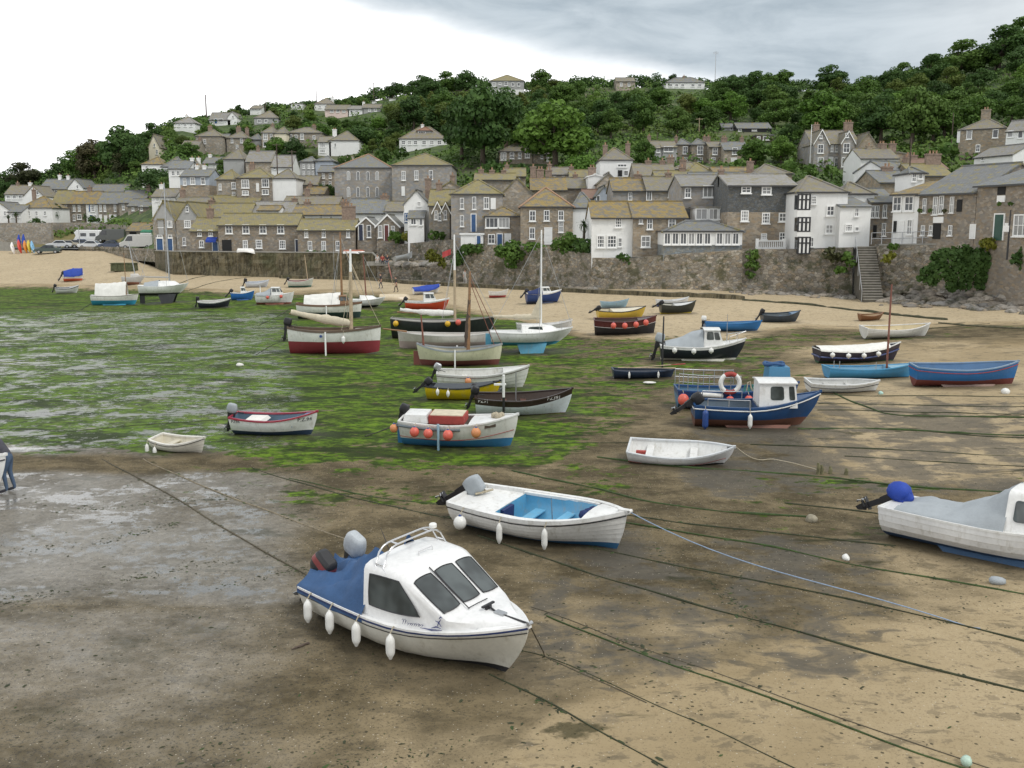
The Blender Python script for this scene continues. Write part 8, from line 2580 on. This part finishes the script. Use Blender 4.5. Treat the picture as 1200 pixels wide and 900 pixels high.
mb.tube([V(q) for q in ((-.13, -.16, .02), (-.05, -.08, .03), (.05, .0, .035), (.10, .08, .03), (.14, .12, .02))], [.012, .02, .024, .02, .03], n=6)
mb.build('branch', M['timber_dark'], e)
e = empty('mooring_post', g(958, 556), 'short weedy mooring stump at the end of the white dinghy painter', 'post')
mb = MB()
for k, (x, y, hh) in enumerate(((0, 0, .38), (.12, .05, .30), (.42, .1, .24), (.9, 0, .2))):
 mb.tube([(x, y, -.1), (x + .03, y, hh * .6), (x + .01, y + .02, hh)], [.07, .06, .04], n=6)
mb.build('stumps', plain('weedy stump', (.16, .15, .08), .95, .5, 8), e)
# scraps of seaweed strewn over the bed
mb = MB()
rr = random.Random(77)
drift = [[g(*q) for q in l] for l in (((0, 706), (100, 690), (200, 668), (310, 652)), ((0, 646), (110, 638), (210, 612)), ((390, 897), (470, 886), (545, 873)), ((250, 690), (330, 672), (420, 660)), ((60, 600), (200, 588), (330, 580)), ((640, 760), (740, 800), (830, 840)), ((760, 640), (840, 690), (900, 735)))]
for k in range(5600):
 if k < 3300:
  l = rr.choice(drift) if k < 1500 else rr.choice(ROPES[:16])
  i_ = rr.randrange(len(l) - 1)
  q = l[i_].lerp(l[i_ + 1], rr.random())
  px, py = proj(q.x + rr.gauss(0, .12 if k < 1500 else .045), q.y + rr.gauss(0, .16 if k < 1500 else .06), 0)
 elif rr.random() < .62:
  px, py = rr.uniform(-60, 1260), rr.uniform(560, 905)
 else:
  px, py = rr.uniform(-60, 1260), rr.uniform(470, 600)
 if m_sand(px, py) > .7 and rr.random() < .75:
  continue
 d = ray(px, py)
 y = HC / (-d.z) * d.y
 x = d.x / d.y * y
 s = rr.choice((.012, .014, .018, .02, .034)) * (1.4 if 1500 <= k < 3300 else 1) * rr.uniform(.7, 1.4)
 if noise.noise((x * .5, y * .35, 4.)) < -.05 and rr.random() < .7:
  continue
 z = floor_z(x, y) + .004
 a = rr.uniform(0, PI)
 n = rr.randint(5, 7)
 st_ = rr.uniform(.35, .8)
 ring = []
 for j in range(n):
  q = 2 * PI * j / n
  ra = s * rr.uniform(.6, 1.3)
  u, w_ = math.cos(q) * ra * 1.5, math.sin(q) * ra * st_
  ring.append(V((x + u * math.cos(a) - w_ * math.sin(a), y + u * math.sin(a) + w_ * math.cos(a), z)))
 c = V((x, y, z + s * .35))
 mi = 1 if rr.random() < .3 else 0
 for j in range(n):
  mb.face([ring[j], ring[(j + 1) % n], c], mi)
tag(mb.build('seaweed', [M['rope_weed'], M['rope_green']]), 'scraps of dark and green seaweed strewn over the harbour bed', 'seaweed', kind='stuff')
# ------------------------------------------------------------------ on the quay at the left
def gz(p):
 return floor_z(p.x, p.y) if p.y < wally(col(p.x, p.y)) + .45 else hill_z(col(p.x, p.y), p.y)
def kayak(px, pb, pt, mat, label, lean, Y=171):
 a, b_ = at(px, pb, Y), at(px + lean, pt, Y + .8)
 a.z = gz(a)
 e = empty('kayak', a, label, 'kayak')
 mb = MB()
 n = 9
 d_ = b_ - a
 mb.tube([d_ * (k / (n - 1)) + V((0, -.22 * math.sin(PI * k / (n - 1)), 0)) for k in range(n)], [max(.04, .5 * math.sin(PI * min(.97, max(.03, k / (n - 1)))) ** .6) for k in range(n)], n=8, sq=(1, .5))
 mb.build('hull', mat, e, smooth=60)
 mb = MB()
 c = d_ * .5 + V((0, -.42, 0))
 mb.ball(c, .26, n=8, sq=(.9, .25, 1.5))
 mb.build('seat', M['black'], e)
kayak(17, 301, 284, M['fender_white'], 'white kayak propped upright at the left of the kayak row', -3)
kayak(25.5, 301.5, 281, plain('red kayak', (.55, .05, .03), .4), 'red kayak propped upright beside the white one', -4)
kayak(32, 300.5, 282, plain('orange kayak', (.6, .22, .03), .4), 'orange kayak standing between the red and yellow kayaks', -3.4)
kayak(36, 299.5, 281.5, plain('yellow kayak', (.6, .45, .05), .4), 'yellow kayak standing between the orange and pale blue kayaks', -2.8)
kayak(40.5, 299, 282.5, plain('pale blue kayak', (.2, .42, .62), .4), 'pale blue kayak at the right end of the kayak row', -3.4)
kayak(24, 297, 275, M['tarp_blue'], 'dark blue kayak standing tall behind the red kayak', -2, 173.5)
kayak(30, 297, 274.5, M['tarp_blue'], 'blue kayak standing tall behind the orange kayak', -2.6, 173.5)
def car(px, pb, label, colr, Y, hd, kind='car', s=1.0):
 p = at(px, pb, Y)
 p.z = gz(p) + .02
 root = empty('van' if kind != 'car' else 'parked_car', p, label, 'van' if kind != 'car' else 'car')
 root.rotation_euler = (0, 0, R(hd))
 if kind == 'car':
  prof = [(-2.05, .35), (-2.1, .75), (-1.95, .92), (-1.25, .98), (-.75, 1.42), (.5, 1.45), (1.1, .98), (1.95, .82), (2.1, .6), (2.08, .35)]
  W_, wi = .85, [(-1.16, .98, -.72, 1.37), (.42, 1.40, 1.0, .98)]
  top = 1.45
 elif kind == 'van':
  prof = [(-2.6, .4), (-2.65, .9), (-2.6, 2.25), (-2.4, 2.4), (1.0, 2.42), (1.35, 2.3), (2.0, 1.35), (2.6, 1.05), (2.7, .75), (2.66, .4)]
  W_ = .98
  top = 2.4
 else:
  prof = [(-3.0, .45), (-3.05, .9), (-3.0, 2.7), (-2.8, 2.85), (1.7, 2.9), (2.2, 2.5), (1.9, 1.9), (2.4, 1.15), (2.95, .95), (3.0, .45)]
  W_ = 1.08
  top = 2.9
 mb = MB()
 rows = []
 for (v, ins) in ((-1, .09), (-.9, 0), (0, -.0), (.9, 0), (1, .09)):
  rows.append([V((x * (1 - .01 * abs(v)), v * W_ * (1 - (.16 if z > 1.05 else 0) * min(1, (z - 1) / max(.3, top - 1)) if kind == 'car' else 1), z - (ins if z > .5 else 0))) for x, z in prof])
 mb.grid(rows, closed=True)
 mb.face(rows[0])
 mb.face(rows[-1][::-1])
 body = mb.build('body', plain('car paint ' + label[:20], colr, .25, .05), root, smooth=35)
 mb = MB()
 if kind == 'car':
  for s_ in (-1, 1):
   mb.slab([V((x, s_ * y, z)) for x, y, z in ((-1.1, .855, .97), (.95, .855, .97), (.45, .77, 1.36), (-.68, .77, 1.36))][::s_], .01)
  mb.face([V(q) for q in ((1.06, -.72, 1.02), (1.06, .72, 1.02), (.55, .66, 1.40), (.55, -.66, 1.40))])
  mb.face([V(q) for q in ((-1.24, .72, 1.02), (-1.24, -.72, 1.02), (-.8, -.66, 1.39), (-.8, .66, 1.39))])
 elif kind == 'van':
  mb.face([V(q) for q in ((1.98, -.86, 1.40), (1.98, .86, 1.40), (1.42, .82, 2.25), (1.42, -.82, 2.25))])
  for s_ in (-1, 1):
   mb.slab([V((x, s_ * .99, z)) for x, z in ((.55, 1.35), (1.75, 1.35), (1.25, 2.15), (.55, 2.15))][::s_], .01)
 else:
  mb.face([V(q) for q in ((2.33, -.9, 1.25), (2.33, .9, 1.25), (1.95, .9, 1.85), (1.95, -.9, 1.85))])
  for s_ in (-1, 1):
   for xa in (-2.2, -.3):
    mb.slab([V((x, s_ * 1.09, z)) for x, z in ((xa, 1.7), (xa + 1.2, 1.7), (xa + 1.2, 2.3), (xa, 2.3))][::s_], .01)
 mb.build('window', M['car_glass'], root)
 xw = 1.3 if kind == 'car' else 1.75
 for s_ in (-1, 1):
  for x in (-xw, xw):
   mb = MB()
   mb.lathe([(.2, -.1), (.31, -.09), (.32, 0), (.31, .09), (.2, .1)], (x, s_ * (W_ - .08), .32), 12, M=Matrix.Rotation(R(90), 3, 'X'))
   mb.lathe([(.18, -.005), (.17, .02)], (x, s_ * (W_ + .02), .32), 10, 1, M=Matrix.Rotation(R(90 * s_), 3, 'X'))
   mb.build('wheel', [M['rubber'], M['steel']], root)
  mb = MB()
  xf = prof[-2][0]
  mb.box((xf - .04, s_ * (W_ - .25), .72 if kind == 'car' else .95), (.12, .3, .14))
  mb.build('headlight', M['chrome'], root)
 mb = MB()
 mb.box((prof[-1][0] + .0, 0, .45), (.14, W_ * 1.9, .2))
 mb.box((prof[0][0] - .0, 0, .45), (.14, W_ * 1.9, .2))
 mb.build('bumper', M['black'], root)
 return root
car(56.5, 299.6, 'dark green estate car parked nearest the kayaks', (.05, .07, .06), 169, 195)
car(70, 295, 'silver car second from the kayaks in the parked row', (.5, .51, .52), 177, 200)
car(78.5, 293, 'beige car third in the parked row', (.4, .36, .28), 180, 202)
car(86, 291, 'dark grey car fourth in the parked row', (.07, .075, .08), 183, 202)
car(95, 289.6, 'dark blue car at the far end of the parked row', (.03, .06, .14), 185, 202)
car(107.5, 295, 'silver saloon parked alone before the campervan', (.52, .53, .53), 172, 182)
car(131, 295, 'dark blue hatchback between the silver saloon and the white van', (.035, .05, .09), 171, 184)
car(104, 286.5, 'large white campervan behind the silver saloon', (.72, .72, .70), 187, 170, 'camper')
car(161, 295.6, 'white and grey van parked beside the double gabled building', (.50, .49, .46), 168.6, 192, 'van')
car(131, 283.5, 'dark grey van behind the blue hatchback', (.08, .085, .08), 186, 185, 'van')
p = g(146, 317.5)
e = empty('skip_container', p, 'mossy green box container standing on the upper sand', 'container')
mb = MB()
mb.box((0, 0, .55), (3.3, 1.8, 1.1), taper=.97)
mb.box((0, 0, 1.12), (3.45, 1.95, .08))
for k in range(5):
 mb.box((-1.4 + k * .7, -.93, .55), (.12, .08, 1.0))
mb.build('box', plain('mossy container', (.09, .10, .05), .9, .4, 3, dirt=(.2, .18, .1)), e)
def pole(px, pb, pt, Y, label, r=.11, mat='timber_dark', arms=0, name='telegraph_pole', lamp=False):
 a, b_ = at(px, pb, Y), at(px, pt, Y)
 e = empty(name, a, label, 'pole')
 mb = MB()
 hh = b_.z - a.z
 mb.tube([(0, 0, -1), (0, 0, hh * .5), (0, 0, hh)], [r, r * .85, r * .65], n=8)
 mb.build('shaft', M[mat], e)
 if arms:
  mb = MB()
  for k in range(arms):
   mb.box((0, 0, hh - .3 - .5 * k), (1.7, .1, .12))
  mb.build('cross_arm', M[mat], e)
 if lamp:
  mb = MB()
  mb.tube([(0, 0, hh - .1), (.1, -.4, hh + .1), (.15, -.9, hh + .1)], .04, n=6)
  mb.box((.17, -1.15, hh + .08), (.22, .6, .12))
  mb.build('lamp_head', M['steel'], e)
 return e
pole(838, 92, 60, 328, 'tall thin aerial mast on the skyline right of the round tree', .12, 'steel', 2, 'aerial_mast')
pole(242, 138, 111, 292, 'tall mast on the left ridge above the blue windowed house', .22, 'timber_dark', 0, 'aerial_mast')
pole(949, 196, 146, 183, 'white flagpole at the left corner of the big grey villa', .09, 'trim', 0, 'flagpole')
pole(343, 208, 176, 192, 'telegraph pole in the gardens left of the big white walled house', .13, 'timber_dark', 1)
pole(325, 198, 168, 200, 'telegraph pole below the cream sided villa', .12, 'timber_dark', 1)
pole(1065, 214, 162, 120, 'dark pole between the mossy slate roof and the dormer house', .10, 'timber_dark', 0)
pole(1115, 170, 132, 190, 'slim pole left of the square stone house with pyramid roof', .11, 'timber_dark', 0)
pole(819, 160, 138, 240, 'pole among the bright trees above the upper terrace', .12, 'timber_pale', 1)
pole(311, 127, 112, 305, 'thin pole on the ridge right of the little white bungalow', .13, 'timber_dark', 0)
pole(371, 116, 105, 312, 'short pole on the ridge left of the brown pyramid roof', .12, 'timber_dark', 0)
pole(422, 110, 88, 320, 'thin lattice aerial on the middle ridge', .10, 'steel', 1, 'aerial_mast')
pole(438, 112, 97, 320, 'dark pole right of the thin lattice aerial', .13, 'timber_dark', 1)
pole(94, 296, 265, 172, 'grey lamp post beside the campervan', .08, 'steel', 0, 'lamp_post', True)
pole(1181, 290, 246, 81, 'dark lamp post in front of the big brown stone building', .08, 'trim_dark', 0, 'lamp_post')
pole(770, 170, 155, 205, 'tall chimney like pole left of the upper terrace', .1, 'timber_dark', 0)
e = empty('notice_board', at(1179, 268, 80.7), 'white notice board on the dark post by the green door', 'sign')
mb = MB()
mb.box((0, 0, 0), (.45, .05, .5))
mb.box((0, -.03, 0), (.36, .02, .4), 1)
mb.build('board', [M['trim'], M['letter_white']], e)
for px, lab in ((1078, 'green flower basket under the slim black bay, left'), (1090, 'flower basket left of the slim black framed bay'), (1107, 'flower basket with red blooms right of the slim black bay'), (1171, 'hanging flower basket left of the white half door on the big stone building'), (1184, 'hanging flower basket right of the white half door on the big stone building')):
 yy = 247 if px < 1150 else 239
 Y = float(np.interp(px, [1074, 1140, 1232], [92, 86.6, 78.6])) - .45
 shrub('flower_basket', lab, [(px, yy, 2.6)], Y, 'brown' if px == 1107 else 'mid', 'flower basket', size=.06, dens=420)
# ------------------------------------------------------------------ people
def person(label, loc, rz, top, legs, pose='walk', s=1.0, hair='hair', shoes='cloth_dark', forearm_skin=True):
 """one continuous skinned body; joints in metres, x forward, y left"""
 lean = {'walk': .05, 'sit': .12, 'stoop': .5}[pose]
 J, E, T = [], [], []
 def j(p, r, tg, par=None):
  J.append((V(p), r))
  T.append(tg)
  if par is not None:
   E.append((par, len(J) - 1))
  return len(J) - 1
 zp = .93 if pose != 'sit' else .12
 pel = j((0, 0, zp), .125, 1)
 def up(h, y=0):
  a = lean * 1.0
  return V((math.sin(a) * h, y, zp + math.cos(a) * h))
 wa = j(up(.2), .115, 0, pel)
 chs = j(up(.42), .145, 0, wa)
 nk = j(up(.58), .055, 2, chs)
 hd = j(up(.69) + V((.03, 0, 0)), .085, 2, nk)
 j(up(.80) + V((.02, 0, 0)), .078, 2, hd)
 nose = j(up(.68) + V((.125, 0, 0)), .018, 2, hd)
 for sd in (1, -1):
  sh = j(up(.50, sd * .185), .06, 0, chs)
  if pose == 'stoop':
   el = j(up(.26, sd * .24) + V((.16, 0, -.02)), .045, 0, sh)
   wr = j(up(.06, sd * .22) + V((.30, 0, -.06)), .032, 2 if forearm_skin else 0, el)
  elif pose == 'sit':
   el = j(up(.24, sd * .24) + V((.1, 0, 0)), .042, 0, sh)
   wr = j(up(.12, sd * .14) + V((.32, 0, 0)), .03, 2, el)
  else:
   el = j(up(.22, sd * .23) + V((-.06 * sd, 0, 0)), .042, 0, sh)
   wr = j(up(.0, sd * .22) + V((.10 - .10 * sd, 0, .0)), .03, 2, el)
  dv = (J[wr][0] - J[el][0]).normalized()
  pm = j(J[wr][0] + dv * .075, .032, 2, wr)
  for q in range(4):
   f1 = j(J[pm][0] + dv * (.045 - .005 * abs(q - 1)) + V((.026 * (1.5 - q), -sd * .006, 0)), .0095, 2, pm)
   j(J[f1][0] + dv * (.036 - .006 * abs(q - 1.3)) + V((.0, -sd * .014, .0)), .008, 2, f1)
  t1 = j(J[wr][0] + dv * .04 + V((.045, 0, 0)), .011, 2, wr)
  j(J[t1][0] + dv * .035 + V((.014, -sd * .008, 0)), .009, 2, t1)
  hp = j((-.02, sd * .095, zp - .06), .095, 1, pel)
  if pose == 'sit':
   kn = j((.44, sd * .13, zp + .06), .062, 1, hp)
   an = j((.52, sd * .12, zp - .34), .042, 1, kn)
   j((.68, sd * .13, zp - .38), .036, 3, an)
  else:
   st_ = .20 * sd if pose == 'walk' else .07 * sd
   kn = j((st_ * .7 + .05, sd * .10, .50), .06, 1, hp)
   an = j((st_ - .02, sd * .10, .09), .042, 1, kn)
   j((st_ + .16, sd * .115, .035), .036, 3, an)
 me = bpy.data.meshes.new('person_body')
 me.from_pydata([p * s for p, r in J], E, [])
 o = bpy.data.objects.new('person', me)
 COL.objects.link(o)
 md = o.modifiers.new('skin', 'SKIN')
 for v, (p, r) in zip(me.skin_vertices[0].data, J):
  v.radius = (r * s, r * s)
 me.skin_vertices[0].data[0].use_root = True
 sb_ = o.modifiers.new('sub', 'SUBSURF')
 sb_.levels = sb_.render_levels = 2
 dg = bpy.context.evaluated_depsgraph_get()
 m2 = bpy.data.meshes.new_from_object(o.evaluated_get(dg))
 o.modifiers.clear()
 o.data = m2
 m2.name = 'person'
 m2.materials.clear()
 for m in (M[top], M[legs], M['skin'], M[shoes]):
  m2.materials.append(m)
 for f in m2.polygons:
  f.use_smooth = True
  best, bi = 9, 0
  for a, b_ in E:
   pa, pb = J[a][0] * s, J[b_][0] * s
   t = max(0, min(1, (f.center - pa).dot(pb - pa) / max(1e-6, (pb - pa).length_squared)))
   d = (f.center - (pa.lerp(pb, t))).length
   if d < best:
    best, bi = d, (T[b_] if t > .12 else T[a])
  f.material_index = bi
 o.location, o.rotation_euler = loc, (0, 0, R(rz))
 tag(o, label, 'person')
 mb = MB()
 c = (up(.755) + V((-.012, 0, .012))) * s
 mb.ball(c, .102 * s, n=10, sq=(1, .9, .85))
 mb.build('hair', M[hair], o, smooth=80)
 return o
p = V((-15.06, 28.6, floor_z(-15.06, 28.6)))
person('man in dark grey jumper and blue jeans stooping beside the white bow', p, 195, 'jumper', 'jean', 'stoop', 1.2, forearm_skin=True)
person('person in dark clothes walking on the sand left of the upturned cream hull', g(446.6, 338), 200, 'cloth_dark', 'jumper', 'walk')
person('person in brown shorts walking on the sand nearest the upturned cream hull', g(464.5, 342.5), 190, 'cloth_dark', 'timber_dark', 'walk')
pz = at(445, 309, 127.4)
e = empty('stone_bench', pz, 'low stone bench on the slip behind the walkers', 'bench')
mb = MB()
mb.box((0, .3, .0), (3.4, .7, .5))
mb.build('slab', M['concrete'], e)
person('seated person in white on the low stone bench', pz + V((-.3, .1, .26)), -90, 'cloth_light', 'cloth_light', 'sit')
person('seated person with pink top on the low stone bench', pz + V((.35, .1, .26)), -80, 'cloth_red', 'cloth_dark', 'sit')
person('seated person in dark clothes at the right of the stone bench', pz + V((1.0, .1, .26)), -95, 'cloth_dark', 'jean', 'sit')
person('person in pale clothes standing by the ledge behind the black gaff boat', g(545, 333), -80, 'cloth_light', 'cloth_light', 'walk')
p = g(462, 338)
e = empty('furled_banner', at(460.5, 331, p.y - 1), 'faded red furled banner standing on the sand behind the walkers', 'banner')
mb = MB()
mb.tube([(0, 0, -.4), (-.5, 0, 2.4)], .03, n=5)
mb.tube([(-.12, 0, .4), (-.3, .02, 1.2), (-.52, 0, 2.3)], [.08, .26, .12], 1, n=7, sq=(1, .3))
mb.build('cloth', [M['timber_pale'], plain('faded pink cloth', (.36, .15, .13), .9)], e)
# shade round each hull painted into the floor: darker and a little glossier
sc_ = flo.data.attributes['hull_shade'].data
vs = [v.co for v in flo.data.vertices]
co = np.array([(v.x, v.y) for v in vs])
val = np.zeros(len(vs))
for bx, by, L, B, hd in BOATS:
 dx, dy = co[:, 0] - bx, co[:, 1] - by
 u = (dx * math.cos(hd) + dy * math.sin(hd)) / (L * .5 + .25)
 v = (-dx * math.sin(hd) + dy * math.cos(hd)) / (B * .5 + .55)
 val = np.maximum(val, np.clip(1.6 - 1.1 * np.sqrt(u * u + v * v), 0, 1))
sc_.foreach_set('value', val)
